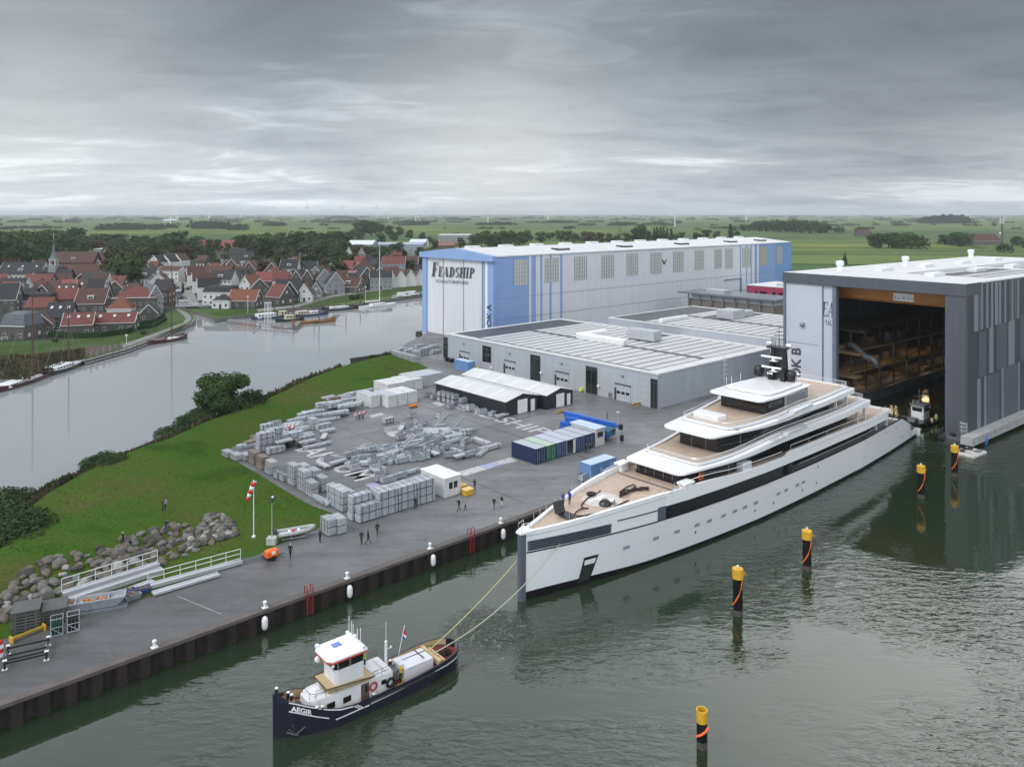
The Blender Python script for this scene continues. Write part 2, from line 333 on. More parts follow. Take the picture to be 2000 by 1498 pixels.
def asphalt_mat():
 m=bpy.data.materials.new('yard_asphalt');m.use_nodes=True;nt=m.node_tree;N=nt.nodes;L=nt.links
 b=N['Principled BSDF'];tc=N.new('ShaderNodeTexCoord')
 def nz(s,d,r=.6):
  n=N.new('ShaderNodeTexNoise');n.inputs['Scale'].default_value=s;n.inputs['Detail'].default_value=d;n.inputs['Roughness'].default_value=r;L.new(tc.outputs['Object'],n.inputs['Vector']);return n.outputs['Fac']
 def rmp(f,st):
  r=N.new('ShaderNodeValToRGB');e=r.color_ramp.elements
  while len(e)<len(st):e.new(.5)
  for el,(p,c)in zip(e,st):el.position=p;el.color=c+(1,)
  L.new(f,r.inputs[0]);return r.outputs[0]
 a=rmp(nz(.06,6),[(.32,(.115,.115,.117)),(.5,(.145,.145,.149)),(.68,(.178,.179,.184))])
 g=rmp(nz(3.5,4,.8),[(.3,(.86,.86,.86)),(.7,(1.12,1.12,1.12))])
 def mul(p,q):
  m_=N.new('ShaderNodeMix');m_.data_type='RGBA';m_.blend_type='MULTIPLY';m_.inputs[0].default_value=1;L.new(p,m_.inputs[6]);L.new(q,m_.inputs[7]);return m_.outputs[2]
 mp=N.new('ShaderNodeMapping');mp.inputs['Rotation'].default_value=(0,0,-A1);mp.inputs['Scale'].default_value=(.12,1,1);L.new(tc.outputs['Object'],mp.inputs[0])
 tr_=N.new('ShaderNodeTexNoise');tr_.inputs['Scale'].default_value=.7;tr_.inputs['Detail'].default_value=5;tr_.inputs['Roughness'].default_value=.7;L.new(mp.outputs[0],tr_.inputs['Vector'])
 track=rmp(tr_.outputs['Fac'],[(.36,(.8,.8,.8)),(.5,(1,1,1)),(.66,(1.12,1.12,1.12))])
 stain=rmp(nz(.35,5,.7),[(.3,(.62,.62,.63)),(.4,(1,1,1))])
 bk=N.new('ShaderNodeTexBrick');bk.inputs['Scale'].default_value=1;bk.inputs['Brick Width'].default_value=14;bk.inputs['Row Height'].default_value=5.5;bk.inputs['Mortar Size'].default_value=.04;bk.inputs['Color1'].default_value=(.93,.93,.93,1);bk.inputs['Color2'].default_value=(1.08,1.08,1.08,1);bk.inputs['Mortar'].default_value=(.7,.7,.7,1)
 m2=N.new('ShaderNodeMapping');m2.inputs['Rotation'].default_value=(0,0,-A1);L.new(tc.outputs['Object'],m2.inputs[0]);L.new(m2.outputs[0],bk.inputs['Vector'])
 a=mul(mul(mul(a,track),stain),bk.outputs['Color'])
 mx=N.new('ShaderNodeMix');mx.data_type='RGBA';mx.blend_type='MULTIPLY';mx.inputs[0].default_value=1;L.new(a,mx.inputs[6]);L.new(g,mx.inputs[7])
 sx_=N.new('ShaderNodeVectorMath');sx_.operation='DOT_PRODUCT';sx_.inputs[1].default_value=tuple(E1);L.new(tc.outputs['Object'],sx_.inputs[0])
 mr=N.new('ShaderNodeMapRange');mr.inputs[1].default_value=O0.dot(E1)-125;mr.inputs[2].default_value=O0.dot(E1)-62;mr.inputs[3].default_value=.5;mr.inputs[4].default_value=1;L.new(sx_.outputs['Value'],mr.inputs[0])  # darker to the left: older asphalt plus vignette falloff painted into the colour
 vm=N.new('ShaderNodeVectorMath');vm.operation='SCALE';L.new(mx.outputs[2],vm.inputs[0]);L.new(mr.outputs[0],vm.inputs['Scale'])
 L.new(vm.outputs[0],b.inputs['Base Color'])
 rr=rmp(nz(.09,4),[(.4,(.38,)*3),(.62,(.75,)*3)]);L.new(rr,b.inputs['Roughness'])
 return m
ST=[((838,722),(838,722),(838,720),2.3),((805,730),(800,731),(800,703),2.8),((770,742),(766,742),(770,695),3.2),((740,752),(735,752),(735,701),3.8),((690,768),(686,768),(690,714),4.2),((640,785),(636,784),(620,740),4.3),((600,803),(594,800),(560,770),4.3),((540,832),(532,830),(500,795),4.3),((480,861),(472,859),(420,825),4.4),((445,886),(436,884),(350,857),4.5),((520,935),(428,905),(300,874),4.6),((600,983),(425,935),(230,903),4.6),((655,1012),(420,975),(163,940),4.6),((548,1062),(400,1020),(96,985),4.6),((466,1099),(350,1066),(55,1053),4.5),((300,1162),(250,1120),(20,1078),4.4),((130,1212),(90,1175),(-15,1110),4.3),((0,1250),(-20,1215),(-90,1185),4.2),((-260,1360),(-270,1345),(-330,1320),4.0)]
crest=[G(c[0],c[1],z)for e,t,c,z in ST]
def outward(i):
 d=crest[min(i+1,len(crest)-1)]-crest[max(i-1,0)];d.z=0;d.normalize();return Vector((d.y,-d.x,0))if(Vector((d.y,-d.x,0)).x<0 or i==0)else Vector((-d.y,d.x,0))
rows=[]
for i,(e,t,c,z)in enumerate(ST):
 n=outward(i);n=Vector((-abs(n.x),n.y,0))if i>3 else Vector((-.35,.94,0))
 C=crest[i];S=9.0 if i>2 else 5
 m=(G(t[0],t[1],2.3)+C)/2;m.z=2.3+(z-2.3)*.62
 rows.append([G(e[0],e[1],2.262),G(t[0],t[1],2.3 if t!=e else 2.264),m,C,C+n*S*.3+Vector((0,0,-.35)),C+n*S*.75+Vector((0,0,-(z-.9))),C+n*S+Vector((0,0,-z-.6))])
def densify(rows,k,j):
 from mathutils.geometry import interpolate_bezier
 def cr(a,b,c,d,t):return((b*2)+(c-a)*t+(a*2-b*5+c*4-d)*t*t+(b*3-a-c*3+d)*t*t*t)*.5
 def line(P,n):
  out=[]
  for i in range(len(P)-1):
   a,b,c,d=P[max(i-1,0)],P[i],P[i+1],P[min(i+2,len(P)-1)]
   for q in range(n):out.append(cr(a,b,c,d,q/n))
  return out+[P[-1]]
 cols=list(zip(*rows));cols=[line(list(c),k)for c in cols]
 return[line(list(r),j)for r in zip(*cols)]
dense=densify(rows,6,4)
GR=len(dense[0])
mb=MB();vsx=[]
for r in dense:
 for j,p in enumerate(r):
  if j<=10:p=Vector((p.x,p.y,max(p.z,2.264+.006*j)))
  w=.0 if j<3 or j>GR-3 else.12
  vsx.append((p.x,p.y,max(p.z+w*noise.noise(p*.25),2.264+.006*j)if j<=10 else p.z+w*noise.noise(p*.25)))
fs=[(i*GR+j,i*GR+j+1,(i+1)*GR+j+1,(i+1)*GR+j)for i in range(len(dense)-1)for j in range(GR-1)]
mb.add(vsx,fs)
def grass_mat():
 m=bpy.data.materials.new('dike_grass');m.use_nodes=True;nt=m.node_tree;N=nt.nodes;L=nt.links
 b=N['Principled BSDF'];b.inputs['Roughness'].default_value=.95;b.inputs['Specular IOR Level'].default_value=.08
 tc=N.new('ShaderNodeTexCoord')
 def nz(s,d,r=.6):
  n=N.new('ShaderNodeTexNoise');n.inputs['Scale'].default_value=s;n.inputs['Detail'].default_value=d;n.inputs['Roughness'].default_value=r;L.new(tc.outputs['Object'],n.inputs['Vector']);return n.outputs['Fac']
 def rmp(f,st):
  r=N.new('ShaderNodeValToRGB');e=r.color_ramp.elements
  while len(e)<len(st):e.new(.5)
  for el,(p,c)in zip(e,st):el.position=p;el.color=c+(1,)
  L.new(f,r.inputs[0]);return r.outputs[0]
 a=rmp(nz(.075,6,.65),[(.3,(.026,.064,.008)),(.42,(.042,.098,.011)),(.54,(.055,.09,.015)),(.62,(.078,.085,.026)),(.74,(.056,.125,.015))])
 g=rmp(nz(2.2,5,.8),[(.3,(.62,.65,.6)),(.7,(1.3,1.25,1.15))])
 mx=N.new('ShaderNodeMix');mx.data_type='RGBA';mx.blend_type='MULTIPLY';mx.inputs[0].default_value=1;L.new(a,mx.inputs[6]);L.new(g,mx.inputs[7])
 L.new(mx.outputs[2],b.inputs['Base Color'])
 bp=N.new('ShaderNodeBump');bp.inputs['Strength'].default_value=.5;bp.inputs['Distance'].default_value=.15;L.new(nz(3.,4,.8),bp.inputs['Height']);L.new(bp.outputs[0],b.inputs['Normal'])
 return m
struct('grass_dike',mb,grass_mat(),smooth=True)
yard=[W(-170,-23),W(34,-23),W(150,-28.5),W(150,140),W(46,124.4),W(28.6,124.2),G(832,651),G(812,663),G(795,669),G(781,681),G(768,690)]+[Vector((c.x,c.y,0))for c in crest[2:]]+[W(-170,0)]
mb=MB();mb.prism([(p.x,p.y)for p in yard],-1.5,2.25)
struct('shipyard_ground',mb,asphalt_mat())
pile=mat('rusty_sheet_piling',(.009,.007,.006),.75,c2=(.03,.017,.013),scale=1.1,stretch=(1,1,.35))
qcap=mat('quay_cap',(.085,.07,.066),.8,c2=(.13,.11,.105),scale=.6)
quay=thing('quay_wall','long rust-brown sheet-pile quay wall with a flat cap along the harbour basin','quay wall',W(-150,-23,0),A1)
mb=MB();us=[];u=0;k=0
prof=[(0,0),(.55,0),(.9,-.55),(1.75,-.55),(2.1,0)]
while u<262:us+=[(u+a,b)for a,b in prof[:-1]];u+=2.1
ring0=[(a,b-.08,-1.5)for a,b in us];ring1=[(a,b-.08,1.95)for a,b in us]
mb.loft([ring0,ring1],caps=False,closed=False);part('sheet_piles',mb,pile,quay)
mb=MB();mb.box(-20,-.72,1.95,262,.25,2.3);part('cap_beam',mb,qcap,quay)
mb=MB();u=.2
while u<230:mb.ell((u+3.0,-.12,1.05),.16,.1,.16,8,5);u+=4.2
part('tie_bolt',mb,dirtywhite,quay)
a,b=G(685,703,2.0),G(768,689,2.3)
d=(b-a);ln=d.length;ang=math.atan2(d.y,d.x)
mb=MB();mb.box(0,-.3,-3,ln,.3,.6);mb.box(-.3,-.5,.6,ln,.5,.85);solo('canal_wall',mb,mat('dark_concrete',(.05,.05,.05),.85,var=.3),'low dark concrete wall at the canal edge above the reeds','wall',(a.x,a.y,1.6),ang)
pm_w=mat('worn_white_marking',(.25,.255,.26),.7,c2=(.56,.57,.58),scale=1.6,detail=6);pm_l=mat('lilac_marking',(.3,.32,.45),.7,var=.1,scale=1)
def mark(name,px,m,z=2.254):mb=MB();mb.poly([tuple(G(x,y,z))for x,y in px]);return struct(name,mb,m)
mark('white_marking',[(891,922),(934,910),(950,917),(906,930)],pm_w);mark('lilac_marking',[(934,910),(968,901.5),(979,907),(950,917)],pm_l)
mark('white_marking',[(968,901.5),(996,893.5),(1012,900),(979,907)],pm_w);mark('lilac_marking',[(712,946),(730,941),(746,948),(728,955)],pm_l)
mark('white_marking',[(750,842),(800,836),(878,834),(884,838),(845,848),(860,862),(800,876),(770,876),(815,862),(760,851)],pm_w)
mark('white_marking',[(720,812),(745,806),(750,809),(727,816)],pm_w);mark('white_marking',[(842,787),(856,784),(872,790),(858,793)],pm_w)
def ground_text(body,p0,p1,hgt,nm,z=2.254):
 a,b=G(*p0),G(*p1);d=(b-a);L_=d.length;x=d.normalized();y=Vector((0,0,1)).cross(x)
 mb=MB();text_mb(mb,body,1.,bold=.01)
 xs=[v[0]for v in mb.v];ys=[v[1]for v in mb.v];w=max(xs)-min(xs);h=max(ys)-min(ys);x0=min(xs)
 mb.v=[tuple(Vector((a.x,a.y,z))+x*((v[0]-x0)/w*L_)+y*(v[1]/h*hgt))for v in mb.v]
 return struct(nm,mb,pm_w)
ground_text('FEADSHIP',(868,790),(1052,849),4.3,'yard_lettering')
ground_text('MAKKUM',(560,870),(695,940),4.6,'yard_lettering')
mb=MB()
for(a,b)in[((505,893),(524,903))]:
 A,B=G(*a,2.254),G(*b,2.254);n=(B-A).cross(Vector((0,0,1))).normalized()*.09
 mb.quad(A-n,A+n,B+n,B-n)
A,B=G(432,1199,2.254),G(345,1163,2.254);n=(B-A).cross(Vector((0,0,1))).normalized()*.03;mb.quad(A-n,A+n,B+n,B-n)
struct('painted_lines',mb,pm_w)
mb=MB()
for v in(2,14,26):
 A,B=W(-78,v,2.254),W(-20,v,2.254);n=E2*.07;mb.quad(A-n,A+n,B+n,B-n)
for u in(-58,-36):
 A,B=W(u,-20,2.258),W(u,45,2.258);n=E1*.06;mb.quad(A-n,A+n,B+n,B-n)
struct('drain_seams',mb,mat('seam',(.03,.03,.03),.9))
def hit(px,py,p0,n):
 d=Vector(((px-1000)/FOC,1,-(py-HY)/FOC));c=Vector((0,0,HC));t=(Vector(p0)-c).dot(n)/d.dot(n);return c+d*t
class Fr:
 def __init__(s,o,rz):s.o=Vector(o);s.rz=rz;s.x=Vector((math.cos(rz),math.sin(rz),0));s.y=Vector((-math.sin(rz),math.cos(rz),0))
 def loc(s,p):d=p-s.o;return Vector((d.dot(s.x),d.dot(s.y),d.z))
 def side(s,px,py,y=0):return s.loc(hit(px,py,s.o+s.y*y,s.y))
 def front(s,px,py,x=0):return s.loc(hit(px,py,s.o+s.x*x,s.x))
blue=mat('pale_blue_cladding',(.235,.35,.6),.5,var=.05,scale=.2,wave=('Z',.9,.05));blue2=mat('deep_blue_cladding',(.16,.3,.58),.5,var=.05,scale=.2)
wclad=mat('white_cladding',(.66,.67,.7),.5,var=.07,scale=.9,stretch=(1,1,.06),wave=('X',1.1,.1))
roofw=mat('white_roof_membrane',(.53,.53,.535),.6,c2=(.62,.62,.62),scale=.25)
greyl=mat('light_grey_cladding',(.4,.425,.46),.45,.1,var=.08,scale=.8,stretch=(1,1,.08),wave=('Z',1.4,.05))
linem=mat('seam_line',(.22,.24,.3),.6)
panem=mat('ribbed_translucent_panel',(.56,.575,.55),.35,var=.1,scale=1.5,wave=('X',1.0,.3));barm=mat('glazing_bar',(.25,.26,.27),.5)
letm=mat('charcoal_lettering',(.04,.045,.055),.5)
def logo_letter(mb,ch,x,s):
 T,t=.24,.06
 def r(a,b,c,d):mb.add([(x+s*a,s*b,0),(x+s*c,s*b,0),(x+s*c,s*d,0),(x+s*a,s*d,0)],[(0,1,2,3)])
 def q(*p):mb.add([(x+s*a,s*b,0)for a,b in p],[tuple(range(len(p)))])
 def serif(a,y):r(a-.1,y,a+T+.1,y+t)
 def bowl(cx,cy,rx,ry,a0,a1,th):
  n=10
  for i in range(n):
   u,v=a0+(a1-a0)*i/n,a0+(a1-a0)*(i+1)/n;P=[]
   for w in(u,v):P.append((cx+rx*math.cos(w),cy+ry*math.sin(w)))
   for w in(v,u):P.append((cx+(rx-th)*math.cos(w),cy+(ry-t)*math.sin(w)))
   q(*P)
 if ch in 'FE':
  r(.1,0,.1+T,1);r(0,0,.44,t);r(0,1-t,.74,1);r(.67,.74,.74,1);r(.34,.48,.58,.48+t);r(.53,.4,.58,.62)
  if ch=='E':r(.34,0,.78,t);r(.71,0,.78,.28)
  return.84
 if ch=='A':
  q((.04,0),(.12,0),(.5,1),(.44,1));q((.36,1),(.56,1),(.92,0),(.66,0));r(.2,.3,.72,.3+t);r(-.05,0,.22,t);r(.58,0,1.02,t);return 1.0
 if ch=='D':
  r(.1,0,.1+T,1);r(0,0,.4,t);r(0,1-t,.4,1);bowl(.38,.5,.5,.5,-PI/2,PI/2,.24);return.98
 if ch=='P':
  r(.1,0,.1+T,1);r(0,0,.46,t);r(0,1-t,.4,1);bowl(.38,.72,.38,.28,-PI/2,PI/2,.22);return.84
 if ch=='S':
  bowl(.36,.74,.3,.26,.25,1.5*PI,.2);bowl(.36,.26,.3,.26,-.85*PI,.5*PI,.2);return.74
 if ch=='H':
  r(.1,0,.1+T,1);r(.66,0,.66+T,1);r(.34,.47,.66,.47+t);serif(.1,0);serif(.1,1-t);serif(.66,0);serif(.66,1-t);return 1.04
 if ch=='I':r(.1,0,.1+T,1);serif(.1,0);serif(.1,1-t);return.46
 return.4
def logo(mb,M,body='FEADSHIP',big=1.4,gaps=None):
 tmp=MB();x=0
 for i,ch in enumerate(body):
  s=big if(i==0 and big)else 1.
  x+=logo_letter(tmp,ch,x,s)*s+.04
  if gaps and i in gaps:x+=gaps[i]
 tmp.v=[(a+b*.2,b,c)for a,b,c in tmp.v]
 keep=mb.M;mb.M=keep@M;mb.add(tmp.v,tmp.f);mb.M=keep
 return x
HA=Fr(W(28.4,86.9,2.25),A1);LA,WA=192.,37.
hall=thing('shipyard_hall','huge white and pale blue hall with DOK A on its front, beside the canal','shipyard hall',HA.o,A1)
mb=MB();mb.box(0,0,-2,LA,WA,28.0);part('wall',mb,wclad,hall)
mb=MB();mb.pent(-.2,LA+.3,-.4,WA+.4,27.9,28.25,30.2)
rf=part('roof',mb,roofw,hall)
for x in range(12,190,16):mb=MB();mb.cbox(x,26,28.6,5,2.6,1.9);mb.cbox(x+3.1,26,28.6,1.2,1.2,1.6);part('roof_unit',mb,dirtywhite,rf)
for x in(38,74,112,150,176):
 mb=MB();mb.cbox(x,7,28.6,6,3.2,1.2);h_=part('roof_hatch',mb,dirtywhite,rf)
 mb=MB();mb.box(x-3.5,5.2,28.65,x+3.1,5.38,29.4);mb.box(x-3.25,5.381,28.65,x-3.05,8.7,29.65);part('hatch_gutter',mb,darkgrey,rf)
mb=MB();ym=WA/2
mb.loft([[(x,-1.6,26.6),(x,WA+1.6,26.6),(x,WA+1.6,28.35),(x,ym,30.35),(x,-1.6,28.35)]for x in(-2.2,-.25)])
part('header_beam',mb,blue,hall)
mb=MB();mb.box(-1.4,WA-1.6,-.5,-.02,WA+.9,26.6);part('corner_post',mb,blue,hall)
yR=[HA.front(p,600).y for p in(948,952.5,957.5,965)]
mb=MB();mb.box(-1.2,yR[1],-.5,-.02,yR[0],26.6);mb.box(-1.2,-.9,-.5,-.02,yR[2],26.6);part('corner_post',mb,blue,hall)
mb=MB();mb.box(-1.1,yR[2],-.5,-.02,yR[1],26.6);part('white_stripe',mb,white,hall)
ys=[HA.front(p,600).y for p in(834,871,911,948)]
for i in range(3):
 mb=MB();mb.box(-.9-.12*i,ys[i+1]+.12,-.4,-.05,ys[i]-.12,26.6)
 d=part('door_leaf',mb,wclad,hall)
 mb=MB();mb.box(-1.15-.12*i,ys[i+1]-.12,-.4,-.3,ys[i+1]+.3,26.6);part('guide_rail',mb,mat('rail_grey',(.3,.31,.32),.5),d)
mb=MB();mb.box(-1.7,ys[3]-1,-2.2,-.05,WA+1.2,-.42);part('concrete_sill',mb,mat('pale_concrete',(.42,.41,.39),.85,var=.12,scale=.6),hall)
mb=MB();mb.cbox(-.5,WA+2.2,-4.5,3.4,3.4,4.);part('corner_piling',mb,mat('dark_piling',(.03,.03,.028),.9),hall)
def on_front(fr,x,px,py):p=fr.front(px,py,x);return p
a=on_front(HA,-1.35,842.5,539.5);b=on_front(HA,-1.35,926,544);L_=(a-b).length
mb=MB();tl=logo(MB(),Matrix.Identity(4),gaps={2:.06,6:.08});k=L_/tl
sx=(b-a).normalized();Mx=Matrix(((-0.,0,-1,-1.38),(sx.y*k,0,0,a.y),(sx.z*k,3.5,0,a.z),(0,0,0,1)))
logo(mb,Mx,gaps={2:.06,6:.08});part('lettering',mb,letm,hall)
a=on_front(HA,-1.35,851,551.5);b=on_front(HA,-1.35,918,556)
mb=MB();t=MB();text_mb(t,'ROYAL DUTCH SHIPYARDS',1.);w=max(v[0]for v in t.v)
L_=(a-b).length;sx=(b-a).normalized();k=L_/w
for x0_,wd_ in((0,'ROYAL'),(.262,'DUTCH'),(.535,'SHIPYARDS')):
 t=MB();text_mb(t,wd_,1.,bold=.005);mb=MB(Matrix(((0,0,-1,-1.38),(sx.y*k,0,0,a.y+sx.y*x0_*L_),(sx.z*k,1.5,0,a.z+sx.z*x0_*L_),(0,0,0,1))));mb.add(t.v,t.f);part('lettering',mb,letm,hall)
def dock_text(fr,x,body,px,ptop,length,h,parent):
 top=fr.front(px,ptop,x);t=MB();text_mb(t,body,1.,bold=.03);w=max(v[0]for v in t.v);k=length/w;hh=max(v[1]for v in t.v)
 mb=MB(Matrix(((0,0,-1,x),(0,h/hh,0,top.y-h/2),(k,0,0,top.z-length),(0,0,0,1))));mb.add(t.v,t.f);return part('lettering',mb,letm,parent)
dock_text(HA,-1.25,'DOK A',955,594,9.6,2.3,hall)
def side_strip(fr,px0,px1,z0,z1,m,name,parent,proud,pyref=520):
 a,b=fr.side(px0,pyref).x,fr.side(px1,pyref).x
 mb=MB();mb.box(a,-proud,z0,b,-.004,z1);return part(name,mb,m,parent)
side_strip(HA,965.2,1033,-1,28,blue,'blue_cladding',hall,.06);side_strip(HA,1038,1046.5,-1,28,blue,'blue_stripe',hall,.06)
for p in(1055,1073,1094):side_strip(HA,p,p+4.2,-1,28,blue,'blue_stripe',hall,.06)
for p,w in((1445,2.4),(1457,2.2),(1466,2.2),(1474,4.5)):side_strip(HA,p,p+w,-1,28,blue,'blue_stripe',hall,.06)
side_strip(HA,1482,1515,-1,28,blue,'blue_cladding',hall,.06);side_strip(HA,1515.2,1545,-1,28,blue2,'blue_cladding',hall,.07)
mb=MB()
for zc in(HA.side(966,584.6).z,HA.side(966,626).z):mb.box(.2,-.09,zc-.06,LA-.3,-.062,zc+.06)
part('seam',mb,linem,hall)
wins=[(1003,1030,508.5,558.5),(1064,1090,504.5,552.5),(1122,1145.5,501.5,548),(1175,1198,499,544),(1224,1245,496,539),(1271,1291,493.8,535.5),(1315,1334,491.5,531.8),(1357,1374,489,528),(1395.5,1409,487,525),(1417,1430,486,526),(1450,1465,484,523)]
for a,b,t,bt in wins:
 A,B=HA.side(a,t),HA.side(b,bt);zt,zb=HA.side(a,t).z,HA.side(a,bt).z
 mb=MB();mb.box(A.x,-.12,zb,B.x,-.003,zt);w=part('window',mb,panem,hall)
 mb=MB();n=5
 for i in range(n+1):xx=A.x+(B.x-A.x)*i/n;mb.box(xx-.07,-.18,zb,xx+.07,-.121,zt)
 for i in range(1,6):z=zb+(zt-zb)*i/6;mb.box(A.x,-.165,z-.05,B.x,-.122,z+.05)
 part('glazing_bars',mb,barm,w)
tanp=mat('tan_translucent_panel',(.42,.38,.3),.5,wave=('X',1.,.2))
for a,b,t,bt,m in((1484,1497,482.5,519.5,tanp),(1516.5,1528,481,517,mat('grey_translucent_panel',(.36,.36,.37),.5))):
 A,B=HA.side(a,t),HA.side(b,bt);mb=MB();mb.box(A.x,-.16,B.z+.3,B.x,-.003,A.z);part('window',mb,m,hall)
p=HA.side(1297,512);mb=MB()
mb.add([(p.x-.45,-.1,p.z-1.),(p.x+.45,-.1,p.z-1.),(p.x+1.7,-.1,p.z+1.),(p.x+.9,-.1,p.z+1.),(p.x,-.1,p.z-.3),(p.x-.9,-.1,p.z+1.),(p.x-1.7,-.1,p.z+1.)],[(0,1,4,5,6),(1,2,3,4)])
part('letter_mark',mb,letm,hall)
a,b=HA.side(1414,547),HA.side(1446,543.5);mb=MB();mb.tube([(a.x,-.5,a.z),(b.x,-.5,b.z),(b.x,-.5,-1)],.28);part('downpipe',mb,linem,hall)
RB=R(38.2);HB=Fr((87.7,147.7,0),RB);WB,LB,TB=38.9,108.,30.8
hb=thing('dock_hall','tall dark grey dock hall with open front and DOK B on its white door','dock hall',HB.o,RB)
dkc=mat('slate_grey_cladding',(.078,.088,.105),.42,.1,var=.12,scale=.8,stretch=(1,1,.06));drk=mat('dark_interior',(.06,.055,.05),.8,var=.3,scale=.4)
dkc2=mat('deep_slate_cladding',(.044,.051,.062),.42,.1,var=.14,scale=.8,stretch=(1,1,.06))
yo,yt=HB.front(1633,650).y,HB.front(1851,650).y
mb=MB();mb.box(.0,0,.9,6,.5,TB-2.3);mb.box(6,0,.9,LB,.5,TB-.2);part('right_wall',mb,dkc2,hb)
mb=MB();mb.box(.0,WB-.4,-1,LB,WB,TB-.2);mb.box(LB-.4,.5,-1,LB,WB-.4,TB-.2);part('rear_wall',mb,greyl,hb)
mb=MB();mb.box(6,.51,1,LB-.5,.9,TB-1);mb.box(1.,WB-.9,1,LB-.5,WB-.41,TB-1);mb.box(LB-1,.9,-1,LB-.41,WB-.9,TB-1);part('inner_lining',mb,drk,hb)
mb=MB();mb.box(-1.2,.0,1.0,.0,yt,TB-2.3);mb.box(.001,.51,1.,5.9,yt,TB-2.3);part('tower',mb,dkc,hb)
mb=MB();mb.box(-1.4,-.12,TB-2.35,6,WB+.1,TB);part('header_beam',mb,dkc,hb)
mb=MB();mb.box(-1.1,0,TB-.25,LB,WB,TB+.02)
rb=part('roof',mb,roofw,hb)
mb=MB()
for x in(14,36,58,80):
 for x_,y_ in((x,12),(x+6,26)):mb=MB();mb.cbox(x_,y_,TB+.02,5.5,2,.75);part('skylight',mb,dirtywhite,rb)
def vent(x,y,s=1.):
 mb=MB();mb.at(x,y,TB+.0);mb.lathe([(1.15*s,0),(1.15*s,2.6*s),(1.5*s,2.65*s),(1.5*s,3.9*s),(1.3*s,4.2*s),(.1,4.3*s)],14);part('roof_vent',mb,white,rb,smooth=False)
for px,py in((1640.5,531),(1768.5,520),(1876,503)):
 p=HB.loc(G(px,py,TB));vent(max(3,min(100,p.x)),max(2,min(36,p.y)),.6)
solar=mat('roof_panel_glass',(.4,.41,.43),.3,spec=.6,var=.12,scale=.7);gapm=mat('panel_gap',(.03,.032,.04),.5)
def tent(mb,x0,x1,yc,w,z,h):mb.loft([[(x,yc-w/2,z),(x,yc+w/2,z),(x,yc,z+h)]for x in(x0,x1)])
for y in(5,8.2,11.4,14.6,17.8):
 for x0,x1 in((18,50),(56,100)):
  if abs(y-11.4)<.1 and x0==18:continue
  mb=MB();tent(mb,x0,x1,y,2.55,TB+.03,.1);part('roof_panel_row',mb,solar,rb)
mb=MB();mb.box(17.5,3.2,TB+.022,50.5,19.6,TB+.028);mb.box(55.5,3.2,TB+.022,100.5,19.6,TB+.028);part('panel_base',mb,gapm,rb)
dl=mat('pale_door_cladding',(.47,.5,.55),.5,var=.04,scale=.2,wave=('Y',.5,.05))
y1=HB.front(1610,650).y
mb=MB();mb.box(-1.0,y1,1.5,-.1,WB-.6,TB-2.4);d1=part('door_leaf',mb,dl,hb)
mb=MB();mb.box(-.75,yo+.3,1.5,-.05,y1-.25,TB-2.4);d2=part('door_leaf',mb,dl,hb)
mb=MB();mb.box(-.9,y1-.24,1.5,-.02,y1-.02,TB-2.4);mb.box(-1.1,yo-.6,1.5,-.02,yo+.28,TB-2.4);mb.box(-1.35,WB-.58,1,-.02,WB-.1,TB-2.4);part('guide_rail',mb,mat('rail_slate',(.12,.15,.19),.5),hb)
zc=HB.front(1560,668).z;mb=MB();mb.box(-1.02,y1+.6,zc-.08,-1.001,WB-1.2,zc+.08);part('seam',mb,linem,d1)
dock_text(HB,-1.03,'DOK B',1554.5,679,9.4,2.3,hb)
a=HB.front(1608.5,616,-.78);b=HB.front(1633,619,-.78)
x0_=0
for ch in 'EA':
 t=MB();dx=logo_letter(t,ch,x0_,1)+.05;x0_+=dx;t.v=[(p[0]+p[1]*.2,p[1],p[2])for p in t.v]
 keep=MB(Matrix(((0,0,-1,-.78),(-1.5,0,0,y1+.15),(0,3.2,0,a.z-.2),(0,0,0,1))));keep.add(t.v,t.f);keep.v=[(v[0],max(yo+.32,min(y1-.27,v[1])),v[2])for v in keep.v]
 part('lettering',keep,letm,d2)
a=HB.front(1611,635,-.78);t=MB();text_mb(t,'YAL',1.);w=max(v[0]for v in t.v);kk=(a.y-yo-.5)/w
mb=MB(Matrix(((0,0,-1,-.78),(-kk,0,0,a.y),(0,1.7,0,a.z),(0,0,0,1))));mb.add(t.v,t.f);part('lettering',mb,letm,d2)
p=HB.front(1568,634,-1.0);mb=MB();mb.at(-1.05,p.y,p.z,ry=-PI/2);mb.lathe([(.55,0),(.5,.5),(.1,.75)],12);part('wall_lamp',mb,steel_dark,d1)
def sB(zx0,zx1,zy0,zy1,m):
 f=lambda zx,zy:(1500+zx/3.994,440+zy/3.994)
 a=HB.side(*f(zx0,zy0));b=HB.side(*f(zx1,zy0));c=HB.side(*f(zx0,zy1))
 mb=MB();mb.box(max(.3,a.x),-.07,max(1,c.z),b.x,-.003,min(TB-.4,a.z));part('cladding_strip',mb,m,hb)
sp1=mat('pale_slate_strip',(.2,.22,.25),.42,.1,var=.06);sp2=mat('mid_slate_strip',(.085,.096,.115),.42,.1,var=.06)
for a,b,c,d in((1605,1637,462,830),(1660,1675,450,812),(1700,1716,443,803),(1738,1754,440,796),(1768,1792,430,780),(1800,1816,425,772),(1842,1856,415,760),(1898,1912,405,742),(1943,1957,398,728),(1725,1755,800,1155),(1874,1922,750,1095),(1630,1656,1200,1640),(1684,1701,1180,1620),(1820,1836,1118,1560),(1948,1962,1070,1480)):sB(a,b,c,d,sp1)
for a,b,c,d in((1639,1659,462,830),(1880,1896,408,748),(1918,1940,402,735),(1640,1700,840,1190),(1780,1860,780,1130),(1838,1944,1112,1540),(1704,1800,1180,1600),(1965,1997,700,1060)):sB(a,b,c,d,sp2)
